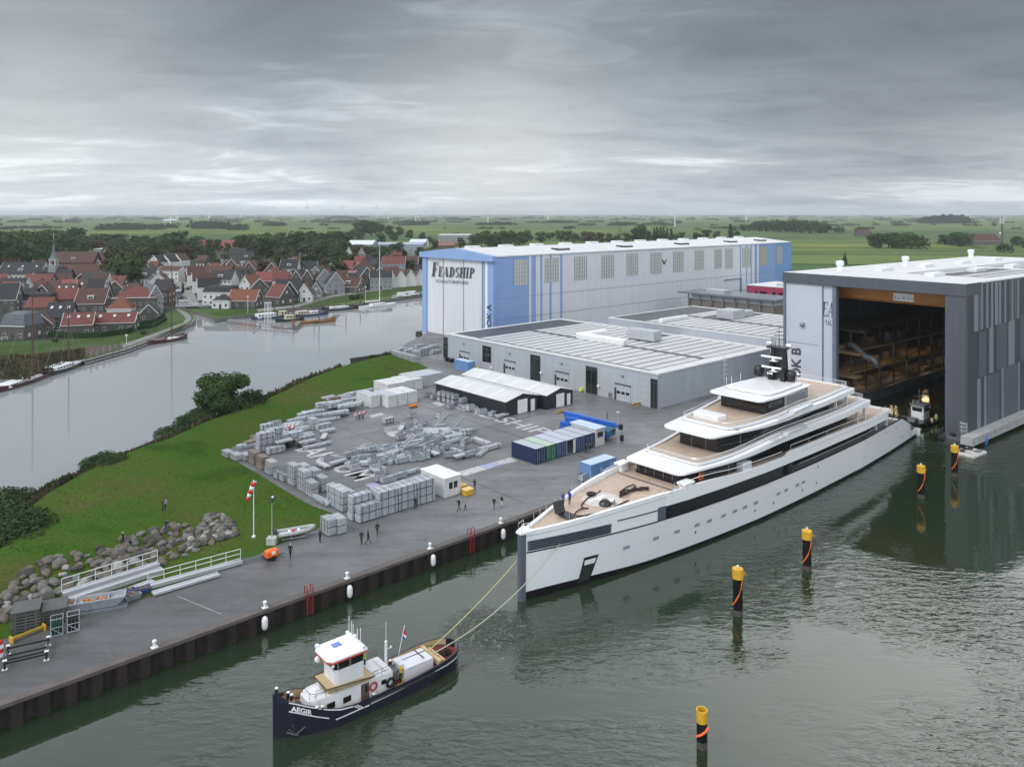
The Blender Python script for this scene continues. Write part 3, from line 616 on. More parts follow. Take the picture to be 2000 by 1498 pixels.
conc=mat('pale_quay_concrete',(.24,.24,.24),.85,c2=(.42,.42,.41),scale=.8)
mb=MB();mb.box(-3.5,-2.2,.7,LB,-.02,2.2);mb.box(-3.6,-2.4,2.0,LB,-2.21,2.35);part('concrete_beam',mb,conc,hb)
mb=MB();mb.box(-3.4,-.01,-1,.0,yt+.3,.98);mb.box(.01,-.01,-1,LB,yt-.2,.88);part('plinth',mb,mat('dark_concrete',(.05,.05,.05),.85),hb)
ye=31.0
mb=MB();mb.box(1.2,ye,-1,LB-1.1,WB-.95,2.3)
q=part('inner_quay',mb,mat('dock_concrete',(.34,.28,.2),.8,var=.25,scale=.5),hb)
mb=MB();x=1.2;pr=[]
while x<104:pr+=[(x,ye-.05),(x+.5,ye-.05),(x+.8,ye-.5),(x+1.5,ye-.5)];x+=1.8
mb.loft([[(a,b,-1)for a,b in pr],[(a,b,1.7)for a,b in pr]],caps=False,closed=False);part('sheet_piles',mb,mat('blue_grey_piling',(.07,.085,.1),.6),q)
gal=mat('gallery_timber',(.34,.21,.09),.75,c2=(.5,.34,.16),scale=.7);gst=mat('gallery_steel',(.1,.075,.05),.6,var=.3,scale=.6)
yg=HB.loc(hit(1780,700,HB.o+HB.y*ye,HB.y)).z
levels=[7.2,12.2,17.2]
for i,z in enumerate(levels):
 mb=MB();mb.box(12+2*i,ye-.8,z-.5,LB-2,WB-1,z);mb.box(9+2*i,27,z-.5,12+2*i,WB-1,z)
 g=part('gallery',mb,gal if i<2 else gst,hb)
 x=13.
 while x<100:mb=MB();mb.box(x,ye-.8,2.3 if i==0 else levels[i-1],x+.35,ye-.45,z-.5);part('column',mb,gst,g);x+=7
 mb=MB();x=12.+2*i
 for zz_ in(.5,1.05):mb.tube([(12+2*i,ye-.75,z+zz_),(100,ye-.75,z+zz_)],.05,4)
 while x<100:mb.tube([(x,ye-.75,z),(x,ye-.75,z+1.05)],.04,4);x+=2.5
 part('railing',mb,yellow if i==0 else gst,g)
crm=mat('crane_orange',(.36,.14,.02),.5,var=.15)
mb=MB();mb.box(3.5,yt+.2,25.9,4.7,WB-1,27.9);mb.box(7.5,yt+.2,25.0,8.7,WB-1,27.4)
cr=part('overhead_crane',mb,crm,hb)
a=HB.front(1745,576,3.4);mb=MB();mb.box(3.3,a.y-4.2,26.0,3.45,a.y,27.6);sg=part('sign_board',mb,dirtywhite,cr)
t=MB();text_mb(t,'2 x 10 ton',1.);w=max(v[0]for v in t.v);mb=MB(Matrix(((0,0,-1,3.29),(-3.8/w,0,0,a.y-.2),(0,.9,0,26.3),(0,0,0,1))));mb.add(t.v,t.f);part('lettering',mb,letm,sg)
mb=MB()
for y,zt in((24.5,17.5),(19.7,19.5)):
 z=24.6
 while z>zt:mb.cbox(60,y,z-.9,.3,.3,.75);z-=1.0
tl_m=bpy.data.materials.new('tube_light');tl_m.use_nodes=True;b_=tl_m.node_tree.nodes['Principled BSDF'];b_.inputs['Emission Color'].default_value=(1,1,.98,1);b_.inputs['Emission Strength'].default_value=.9
mb2=MB()
for px,y0,y1 in((1692,583,616),(1738,586,610)):
 y=y0
 while y<y1:
  a,b=HB.front(px,y,70),HB.front(px,y+4.6,70);mb2.box(69.9,a.y-.35,b.z,70.2,a.y+.35,a.z);y+=6
part('tube_lights',mb2,tl_m,hb)
boxw=mat('plywood',(.3,.2,.1),.8,c2=(.45,.32,.17),scale=1.);greyd=mat('workshop_grey',(.2,.2,.2),.7,var=.3);blued=mat('workshop_blue',(.03,.08,.2),.6)
rr=random.Random(11);n=0
def HBP(x,y,z):return HB.o+HB.x*x+HB.y*y+Vector((0,0,z))
stuff_lbl=['plywood packing case','grey equipment cabinet','stack of timber boards','steel work bench']
for li,z in enumerate([2.3]+levels[:2]):
 x=14+rr.random()*3
 while x<88:
  kind=rr.randrange(4);w,dpt,h=rr.uniform(1.2,3),rr.uniform(.8,1.6),rr.uniform(.8,2.2)
  mb=MB()
  if kind==0:mb.bbox(-w/2,-dpt/2,.15,w/2,dpt/2,h,.06);[mb.cbox(q_*w/2.6,0,0,.15,dpt,.15)for q_ in(-1,0,1)]
  elif kind==1:mb.bbox(-w/2,-dpt/2,0,w/2,dpt/2,h,.08);mb.box(-w/2+.1,-dpt/2-.04,.2,-.05,-dpt/2-.005,h-.2);mb.box(.05,-dpt/2-.04,.2,w/2-.1,-dpt/2-.005,h-.2)
  elif kind==2:[mb.cbox(rr.uniform(-.1,.1),rr.uniform(-.06,.06),.18*k_,w,dpt,.14)for k_ in range(int(h/.18))]
  else:mb.cbox(0,0,.85,w,dpt,.08);[mb.cbox(sx_*w*.45,sy_*dpt*.42,0,.1,.1,.85)for sx_ in(-1,1)for sy_ in(-1,1)]
  y=rr.uniform(ye+.8,ye+3.2);where=('on the quay','on the lowest gallery','on the middle gallery')[li]
  deep='close to the front' if x<38 else('halfway in' if x<62 else 'deep inside')
  solo(('packing_case','cabinet','board_stack','work_bench')[kind],mb,(boxw,greyd,boxw,steel_dark)[kind],f'{stuff_lbl[kind]} {where} inside the dock hall, {deep}',('case','cabinet','timber','bench')[kind],HBP(x,y,z),RB+rr.uniform(-.2,.2),'stores inside the dock hall');n+=1
  x+=rr.uniform(3.,7.5)
mb=MB();a=HB.front(1652,664,12);pts=[HB.front(px_,py_,13)for px_,py_ in((1655,672),(1668,676),(1680,687),(1690,697),(1704,701),(1710,704),(1711,718))]
mb.tube([tuple(p)for p in pts],.75,10);d=part('air_duct',mb,steel_dark,hb,smooth=True)
for i,(x,z)in enumerate(((22,6.4),(38,6.4),(56,6.4),(30,11.4),(50,11.4),(74,6.4))):
 mb=MB();mb.box(x-.7,ye+1.6,z-.02,x+.7,ye+1.9,z+.12);lm=part('work_lamp',mb,tl_m,hb)
 ld_=bpy.data.lights.new('work_lamp_light','POINT');ld_.energy=110;ld_.color=(1,.72,.4);ld_.shadow_soft_size=.9;lo_=bpy.data.objects.new('work_lamp_light',ld_);col.objects.link(lo_);lo_.parent=lm;lo_.location=(x,ye+1.2,z-.5)
fend=MB();fend.lathe([(.06,1.9),(.32,1.75),(.45,1.4),(.45,.5),(.32,.15),(.06,0)],10)
fm=fend.mesh('fender',white,True);used=False
for px,py in((1713,768),(1724,766),(1738,762),(1783,744),(1803,737),(1820,731),(1835,723)):
 p=hit(px,py,HB.o+HB.y*(ye-1.),HB.y);o=obj('fender',fm,None,(p.x,p.y,.35),RB)
 tag(o,'white cylinder fender hanging on the inner quay of the dock hall','fender','white fenders inside the dock hall')
WS=Fr(O0+Vector((0,0,2.25)),A1)
ws=thing('workshop','long low grey workshop with tall dark windows and roller doors facing the yard','workshop',WS.o,A1)
mb=MB();mb.box(0,0,-.3,47,75,7.3);part('wall',mb,greyl,ws)
mb=MB();mb.box(-.15,-.15,7.3,47.2,75.15,7.62)
rw=part('roof',mb,roofw,ws)
mb=MB();mb.box(1.5,62.5,7.625,45,73.5,7.64);mb.box(1.2,3.,7.622,45.5,62.4,7.632);part('dark_roofing',mb,mat('dark_roofing',(.055,.06,.07),.5,var=.2,scale=.4),rw)
pan=mat('pale_roof_panel',(.44,.44,.44),.35,c2=(.53,.53,.525),scale=.4,spec=.6);
for i in range(18):
 y=4.6+3.3*i
 for x0,x1 in((1.6,20.5),(22.6,45)):
  if x0>20 and 7<i<11:x1=36
  mb=MB();tent(mb,x0,x1,y,2.78,7.68,.1);part('roof_panel_row',mb,pan,rw)
mb=MB();mb.bbox(21,27,7.65,23,44,9.3,.3);mb.bbox(23,41.5,7.65,32,43.6,9.2,.3);part('roof_duct',mb,dirtywhite,rw)
mb=MB();mb.bbox(30.5,24.5,8.1,34,33.5,10.7,.08);[mb.cbox(x,y,7.6,.3,.3,.5)for x in(31,33.5)for y in(25,29,33)];part('air_handler',mb,steel_pale,rw)
def wall_panel(fr,px0,px1,py0,py1,m,name,parent,px_=.08):
 a,b=fr.front(px0,py0),fr.front(px1,py1);mb=MB();mb.box(-px_,b.y,fr.front(px1,py1).z,-.004,a.y,fr.front(px0,py0).z);return part(name,mb,m,parent),a,b
gl2=mat('workshop_glass',(.015,.02,.02),.1,spec=.6)
for a,b,t,bt in((867,874.5,658,701),(943,959,674.5,709),(1036.6,1055,692,745),(1145,1166.4,714,771),(1271.5,1284,739,798.5)):
 w,A,B=wall_panel(WS,a,b,t,bt,gl2,'window',ws)
 mb=MB();z0,z1=max(.1,B.z),A.z
 for k_ in range(3):y=B.y+(A.y-B.y)*k_/2;mb.box(-.13,y-.07,z0,-.081,y+.07,z1)
 mb.box(-.12,B.y,z1-.9,-.082,A.y,z1-.75);part('window_frame',mb,darkgrey,w)
for a,b,t,bt in((900,916.5,686,713),(987,1006.5,704,735),(1087,1110,725.5,757.5),(1204,1231,749.5,787)):
 w,A,B=wall_panel(WS,a,b,t,bt,mat('roller_door_grey',(.43,.45,.47),.5,wave=('Z',.6,.15)),'roller_door',ws,.1)
 z0,z1=.02,A.z;y0,y1=B.y,A.y
 mb=MB();
 for k_ in range(3):yy=y0+(y1-y0)*(k_+.15)/3;mb.box(-.13,yy,1.5,-.101,yy+(y1-y0)*.24,2.1)
 part('door_window',mb,gl2,w)
 mb=MB();mb.box(-.35,y1,0,-.1,y1+.35,2.7);mb.box(-.25,y0-.2,z1,-.005,y1+.35,z1+.2);part('door_frame',mb,darkgrey,w)
mb=MB()
for px,py in((906,671),(995.5,690),(1097,710),(1216,734)):p=WS.front(px,py);mb.cbox(-.2,p.y,p.z-.15,.4,.6,.3)
part('wall_vent',mb,linem,ws)
mb=MB()
for px,py in((961,728),(1058,728),(1170,754)):p=WS.front(px,py);mb.ell((-.3,p.y,max(.8,p.z)),.3,.3,.35,8,5)
part('wall_lamp',mb,white,ws)
mb=MB();p=WS.side(1412,740)
for dx in(-.35,.35):mb.tube([(p.x+dx,-.25,0),(p.x+dx,-.25,8.6)],.06,5)
for k_ in range(26):mb.tube([(p.x-.35,-.25,.3+.3*k_),(p.x+.35,-.25,.3+.3*k_)],.035,4)
for k_ in range(5):mb.tube([(p.x-.4,-.25,3+1.1*k_),(p.x-.4,-.9,3+1.1*k_),(p.x+.4,-.9,3+1.1*k_),(p.x+.4,-.25,3+1.1*k_)],.035,4)
part('ladder',mb,dirtywhite,ws)
W2=Fr(W(57,-9,2.25),A1)
w2=thing('rear_workshop','grey flat workshop block with pale panel rows on its roof behind the first workshop','workshop',W2.o,A1)
mb=MB();mb.box(0,0,-.3,47,72,8.0);mb.box(-10.2,9.5,-.3,-.02,44,5.9);mb.box(-10.2,60,-.3,-.02,80,6.2);part('wall',mb,greyl,w2)
mb=MB();mb.box(-.15,-.1,8.0,47.2,72.1,8.3);mb.box(-10.1,9.6,5.9,-.17,43.9,6.05)
r2=part('roof',mb,roofw,w2)
mb=MB();mb.box(1,61,8.305,45,71,8.32);mb.box(1,2,8.303,45.5,60.9,8.312);part('dark_roofing',mb,MATS['dark_roofing'],r2)
for i in range(17):
 y=4+3.3*i
 for x0,x1 in((1.5,20),(23,45)):
  if x0>20 and 11<i<15:continue
  mb=MB();tent(mb,x0,x1,y,2.78,8.35,.1);part('roof_panel_row',mb,pan,r2)
mb=MB();mb.bbox(24,41,8.5,31,47,11.2,.08);mb.bbox(32.5,42,8.5,38,44.6,10.4,.3);part('air_handler',mb,steel_pale,r2)
mb=MB();mb.bbox(2,52,8.33,16,53.6,9.6,.3);part('roof_duct',mb,dirtywhite,r2)
ca=thing('office_block','low grey office block with flat dark canopy roof against the white hall wall','office',W(113,36,2.25),A1)
mb=MB();mb.box(1.5,0,0,14,36,9.6);part('wall',mb,mat('taupe_cladding',(.17,.15,.13),.7),ca)
mb=MB();mb.box(1.7,.5,9.6,13,35,11.5);part('window_band',mb,mat('pale_glass',(.5,.52,.54),.15),ca)
mb=MB()
for k_ in range(8):mb.cbox(.6,.5+5*k_,0,.4,.4,11.5)
part('post',mb,steel_dark,ca)
mb=MB();mb.box(-.6,-1.5,11.5,15,40,12.1)
cr_=part('roof',mb,mat('grey_canopy',(.14,.15,.17),.25),ca)
mb=MB();mb.bbox(4,22,12.1,8,30,13.4,.1);part('roof_unit',mb,steel_pale,cr_)
cb=thing('crimson_block','crimson clad block with small dark windows below the blue hall end','building',W(141,33,2.25),A1)
mb=MB();mb.box(0,0,0,22,30,13.5);part('wall',mb,mat('crimson_cladding',(.3,.035,.085),.5),cb)
mb=MB();mb.box(-.15,-.15,13.5,22.1,30.1,13.8);part('roof',mb,roofw,cb)
for a,b in((14.6,16.2),(17.6,19),(21.5,24.2),(25.5,26.3)):mb=MB();mb.box(-.08,a,10.2,-.004,b,11.6);part('window',mb,gl2,cb)
mb=MB();mb.bbox(3,8,13.8,6,12,15,.1);mb.bbox(3,16,13.8,5,19,14.9,.1);part('roof_unit',mb,steel_pale,cb)
shm=mat('black_shed_cladding',(.022,.026,.03),.5,wave=('X',.5,.2));shr=mat('shed_roof_sheet',(.5,.5,.5),.45,c2=(.6,.6,.595),scale=.35)
def shed(u0,u1,v0,v1,label):
 t=thing('storage_shed',label,'shed',W(u0,v0,2.25),A1,'black storage sheds');w,l=u1-u0,v1-v0
 mb=MB();mb.at(0,0,0,PI/2);mb.pent(0,l,-w,0,-.1,3.05,4.05);part('wall',mb,shm,t)
 mb=MB();mb.at(0,0,0,PI/2);mb.gable(0,l,-w,0,3.07,4.1,.25,.12)
 r_=part('roof',mb,shr,t)
 mb=MB();mb.at(0,0,0,PI/2)
 for k_ in(.2,.4,.6,.8):
  for sy,ya,yb in((-1,-w-.1,-w/2-.4),(1,-w/2+.4,.1)):
   q=lambda y:3.07+(4.1-3.07)*(1-abs(y+w/2)/(w/2))+.135
   x=l*k_;mb.quad((x,ya,q(ya)),(x+.9,ya,q(ya)),(x+.9,yb,q(yb)),(x,yb,q(yb)))
 part('rooflight',mb,mat('shed_rooflight',(.62,.63,.63),.3),r_)
 mb=MB();mb.box(w*.36,-.06,.05,w*.66,-.004,2.9);part('garage_door',mb,white,t)
 mb=MB();mb.box(w*.77,-.06,.05,w*.9,-.004,2.5);part('door',mb,white,t)
shed(-28.5,-19.3,17.2,41.5,'black storage shed with white roof standing nearer the yard and crates')
shed(-18.3,-10.2,15.5,44.5,'black storage shed with white roof standing nearer the grey workshop')
bk=thing('flat_grey_building','flat roofed dark grey building seen between the two halls in front of the fields','building',(126,318,1.5),R(-4))
mb=MB();mb.box(-22,0,0,34,25,9);part('wall',mb,mat('mid_grey_wall',(.1,.105,.11),.6),bk)
mb=MB();mb.box(-22.3,-.3,9,34.3,25.3,9.4);part('roof',mb,roofw,bk)
mb=MB();mb.box(-20,-.1,5,-6,-.004,7.2);mb.box(2,-.1,5,30,-.004,7.2);part('window_band',mb,gl2,bk)
YA=R(42);YO=Vector((1.0,88.0,0));YF=Fr(YO,YA)
yh=mat('gloss_white_hull',(.77,.775,.79),.12,spec=.6);ysup=mat('gloss_white_superstructure',(.78,.78,.785),.18,spec=.6)
teak=mat('teak_deck',(.44,.335,.255),.7,c2=(.53,.42,.335),scale=.9,wave=('Y',.3,.12));yblk=mat('black_yacht_glass',(.006,.007,.009),.05,spec=.7)
ygrey=mat('slate_yacht_paint',(.09,.11,.14),.3);yline=mat('black_trim',(.008,.008,.01),.3);boot=mat('black_boot_top',(.006,.006,.007),.6,spec=.2)
rail_m=mat('polished_rail',(.7,.7,.7),.25,.6);yport=mat('grey_porthole',(.28,.31,.35),.2);clear=mat('clear_balustrade',(.6,.65,.66),.05,alpha=.16)
side_dk=mat('grey_side_deck',(.15,.14,.135),.7)
def sm(a,b,x):t=max(0,min(1,(x-a)/(b-a)));return t*t*(3-2*t)
BT=[(0,.28),(1,.62),(3,1.25),(5,1.9),(8,2.75),(12,3.75),(17,4.85),(24,5.85),(32,6.6),(42,7.2),(55,7.45),(75,7.35),(88,6.6),(96,6.0),(104,5.3)]
def interp(T,x):
 if x<=T[0][0]:return T[0][1]
 for(a,b),(c,d)in zip(T,T[1:]):
  if x<=c:return b+(d-b)*(x-a)/(c-a)
 return T[-1][1]
def bm_(x):return(interp(BT,x-.8)+2*interp(BT,x)+interp(BT,x+.8))/4
def hbm(x,z):f=.74+.13*sm(4,46,x);return bm_(x)*(f+(1-f)*max(0,min(1,(z+1)/7.5)))
yacht=thing('superyacht','long white superyacht with black window bands and four stepped decks leaving the dock hall','yacht',YO,YA)
XS=[0,.5,1,2,3,4.5,6,8,10,12.5,15,18,21,24.5,28,32,36,41,46,51,56,62,68,74,80,85,89,92,94.5,97,99.5,101.5,103.5]
def strake(xs,z0,z1,th=.3,off=0.,mb=None):
 mb=mb or MB();f=lambda q,x:q(x)if callable(q)else q
 for s in(-1,1):
  rings=[]
  for x in xs:
   a,b=f(z0,x),f(z1,x);o=off(x)if callable(off)else off;ya,yb=s*(hbm(x,a)+o),s*(hbm(x,b)+o);ia,ib=s*max(.02,hbm(x,a)+o-th),s*max(.02,hbm(x,b)+o-th)
   rings.append([(x,ya,a),(x,yb,b),(x,ib,b),(x,ia,a)])
  mb.loft(rings)
 return mb
sheer=lambda x:5.4+.25*sm(60,92,x)if x<=92 else 5.65-(x-92)/11.5*4.35
zb_=lambda x:.95-.5*sm(3,20,x)
part('hull',strake(XS,zb_,lambda x:max(1.25,sheer(x)),.3),yh,yacht,smooth=False)
mb=strake([x for x in XS if x<=103.5],-1.5,zb_,.3,-.03);part('boot_top',mb,boot,yacht)
mb=MB();rings=[]
for x,z in((91.8,5.55),(97,3.7),(103.4,1.32)):rings.append([(x,-hbm(x,z)+.05,z-.05),(x,hbm(x,z)-.05,z-.05),(x,hbm(x,z)-.05,z-.6),(x,-hbm(x,z)+.05,z-.6)])
mb.loft(rings);mb.box(103.0,-5.4,-1,103.45,5.4,1.3);tr=part('transom',mb,yh,yacht)
mb=MB();mb.box(103.2,-5.2,.9,104.6,5.2,1.25);part('swim_platform',mb,teak,tr)
mb=MB()
for i in range(3):
 x0=98.0+i*.35;z=3.05-i*.5;mb.add([(x0,-hbm(x0,z)-.1,z),(x0+3.6-.4*i,-hbm(x0+3.6-.4*i,z)-.1,z),(x0+3.6-.4*i,-hbm(x0+3.6-.4*i,z)-.1,z+.26),(x0,-hbm(x0,z)-.1,z+.26)],[(0,1,2,3)])
part('stern_slot',mb,yline,yacht)
mb=MB()
for x0,x1 in zip(XS,XS[1:]):
 if 44<=x0 and x1<=92:mb.add([(x0,-hbm(x0,5)+.2,5.2),(x1,-hbm(x1,5)+.2,5.2),(x1,hbm(x1,5)-.2,5.2),(x0,hbm(x0,5)-.2,5.2)],[(0,1,2,3)])
part('main_deck',mb,side_dk,yacht)
mb=MB();mb.box(48.9,-5.3,5.25,80,5.3,7.25);part('saloon',mb,yblk,yacht)
mb=MB()
for x in(82,86.5):
 for s in(-1,1):mb.cbox(x,s*5.6,5.2,.45,.35,2.2)
part('pillar',mb,ysup,yacht)
mb=strake([51,56,62,68,74,80,85,89,91],lambda x:sheer(x)+.85,lambda x:sheer(x)+.93,.08,-.15)
part('handrail',mb,rail_m,yacht)
top1=lambda x:7.85+.95*sm(0,20,x)-.45*sm(27,36,x)+.5*sm(46.5,48,x)-.3*sm(60,88,x)
xsF=[x for x in XS if x<=18]+[20.3]
part('bow_topside',strake(xsF,5.43,top1,.45),ysup,yacht)
xsB=[20.3,24.5,28,30,32,34,36,38.5,41,46,46.8,47.5,48.4,51,56,62,68,74,80,84,86.2,87.4,88.0]
mb=strake(xsB,lambda x:7.15+.15*sm(80,88,x),lambda x:top1(x)-.35*sm(86,88,x),.35,lambda x:.05-1.1*sm(84,88.2,x));mb.loft([[(87.7,y,7.35),(88.1,y,7.45),(88.1,y,8.0),(87.7,y,8.15)]for y in(-5.9,5.9)])
part('bulwark',mb,ysup,yacht)
mb=strake([20.3,24.5,28,32,36,41,46,48.8],5.5,7.15,.2,-.06);part('window_band',mb,yblk,yacht)
mb=strake([18.9,20.25],5.48,7.2,.3,.05);part('grey_panel',mb,ygrey,yacht)
mb=strake([x for x in XS if.5<=x<=92],lambda x:sheer(x)-.03,lambda x:sheer(x)+.12,.2,.06);part('sheer_line',mb,yline,yacht)
mb=strake([x for x in XS if 11<x<19]+[18.9],6.86,6.95,.2,.03);part('trim_line',mb,yline,yacht)
mb=strake([.6,1,2,3,4.5,6,8,10,11.6],5.6,6.75,.25,.035);lv=part('louvre_band',mb,ygrey,yacht)
mb=MB()
for z in(5.72,5.98,6.24,6.5):strake([.9,2,3,4.5,6,8,10,11.3],z,z+.1,.12,.055,mb)
part('louvre_slot',mb,yline,lv)
mb=strake([x for x in XS if.5<=x<=46],lambda x:top1(x)-.55,lambda x:top1(x)-.5,.12,.02);part('seam',mb,mat('pale_seam',(.3,.33,.38),.5),yacht)
mb=strake([x for x in XS if 48<x<=85],lambda x:top1(x)-.62,lambda x:top1(x)-.57,.12,.07);part('seam',mb,MATS['pale_seam'],yacht)
mb=MB();mb.loft([[(-.25,-.26,-1.4),(-.25,.26,-1.4),(.4,.42,-1.4),(.4,-.42,-1.4)],[(-.25,-.28,7.65),(-.25,.28,7.65),(.4,.5,7.65),(.4,-.5,7.65)]]);part('stem',mb,ygrey,yacht)
mb=MB();mb.loft([[(-.4,-.4,7.66),(-.4,.4,7.66),(1.3,1.0,7.7),(1.3,-1.0,7.7)],[(-.4,-.4,7.9),(-.4,.4,7.9),(1.3,1.0,8.0),(1.3,-1.0,8.0)]]);part('stem_cap',mb,ysup,yacht)
def ysid(px,py):
 la=5.
 for _ in range(6):
  p=YF.side(px,py,-la);la=hbm(p.x,p.z)
 return p
mb=MB();mb2=MB()
for px,py in((1223,1069),(1281,1051),(1322,1038),(1361,1025),(1385,1017),(1413,1007),(1435,998),(1455,990),(1476,982),(1520,964),(1535,957),(1557,947),(1569,941.5)):
 for s in(1,-1):
  p=ysid(px,py);a,b=p.x-.5,p.x+.5;z0,z1=p.z-.23,p.z+.23
  Q=lambda x,z,o:(x,-s*(hbm(x,z)+o),z)
  mb.add([Q(a,z0,.035),Q(b,z0,.035),Q(b,z1,.035),Q(a,z1,.035)],[(0,1,2,3)])
  for c,d,e,f in((a-.09,z0-.09,b+.09,z0),(a-.09,z0,a,z1),(b,z0,b+.09,z1),(a-.09,z1,b+.09,z1+.06)):mb2.add([Q(c,d,.045),Q(e,d,.045),Q(e,f,.045),Q(c,f,.045)],[(0,1,2,3)])
pt=part('porthole',mb,yport,yacht);part('porthole_rim',mb2,ysup,pt)
mb=MB()
for px,py in((1358.6,1039),(1511,982),(1567,957),(1595,943),(1474.5,997),(1598,911),(1731,845),(1750,834.6),(1762,853)):
 p=ysid(px,py);mb.ell((p.x,-hbm(p.x,p.z),p.z),.17,.06,.2,8,4)
part('hull_outlet',mb,yline,yacht)
for s in(-1,1):
 Q=lambda x,z,o:(x,s*(hbm(x,z)+o),z)
 mb=MB();P=[(7.3,.3),(9.0,.3),(10.1,3.3),(8.0,3.3)]
 mb.add([Q(x,z,.03)for x,z in P],[(0,1,2,3)]);ap=part('anchor_pocket',mb,yline,yacht)
 mb=MB();P=[(8.05,2.35),(9.5,2.35),(9.75,2.95),(8.1,2.95)];mb.add([Q(x,z,.05)for x,z in P],[(0,1,2,3)]);part('pocket_lip',mb,ysup,ap)
 mb=MB();P=[(7.5,.45),(8.8,.45),(9.4,2.2),(8.0,2.2)];mb.add([Q(x,z,.045)for x,z in P],[(0,1,2,3)]);part('anchor',mb,mat('anchor_steel',(.05,.055,.05),.35,.5),ap)
def half(x0,x1,wf,wm,wa,xm,inset=0.,r=.9):
 w=lambda x:(wf+(wm-wf)*math.sin(PI/2*max(0,min(1,(x-x0)/(xm-x0))))**1.0)-(wm-wa)*sm(x1-14,x1,x)-inset
 xs=[x0+inset+r]+[x0+(x1-x0)*t for t in(.06,.1,.15,.2,.26,.33,.4,.47,.54,.62,.7,.78,.85,.9,.94)];xs=[x for x in xs if x0+inset+r<=x<=x1-inset-r]+[x1-inset-r]
 pts=[(x0+inset,max(.1,w(x0+inset)-r))]+[(x0+inset+r*.3,w(x0+inset+r*.3)-r*.3)]+[(x,w(x))for x in xs]+[(x1-inset-r*.3,w(x1-inset-r*.3)-r*.3),(x1-inset,max(.1,w(x1-inset)-r*1.3))]
 return pts
def span(mb,pts,zf,dz=0.):
 """sheet right across the ship between the two sides of a half outline"""
 L_=[(x,-w,zf(x)+dz)for x,w in pts];Rr=[(x,w,zf(x)+dz)for x,w in pts];n=len(pts)
 return mb.add(L_+Rr,[(i,i+1,n+i+1,n+i)for i in range(n-1)])
def edge(mb,P0,z0,P1,z1):
 """side surface all round between two half outlines"""
 for s in(-1,1):
  n=len(P0);vs=[(x,s*w,z0(x))for x,w in P0]+[(x,s*w,z1(x))for x,w in P1];mb.add(vs,[(i,i+1,n+i+1,n+i)for i in range(n-1)])
 mb.add([(P0[0][0],-P0[0][1],z0(P0[0][0])),(P0[0][0],P0[0][1],z0(P0[0][0])),(P1[0][0],P1[0][1],z1(P1[0][0])),(P1[0][0],-P1[0][1],z1(P1[0][0]))],[(0,1,2,3)])
 mb.add([(P0[-1][0],-P0[-1][1],z0(P0[-1][0])),(P0[-1][0],P0[-1][1],z0(P0[-1][0])),(P1[-1][0],P1[-1][1],z1(P1[-1][0])),(P1[-1][0],-P1[-1][1],z1(P1[-1][0]))],[(0,1,2,3)])
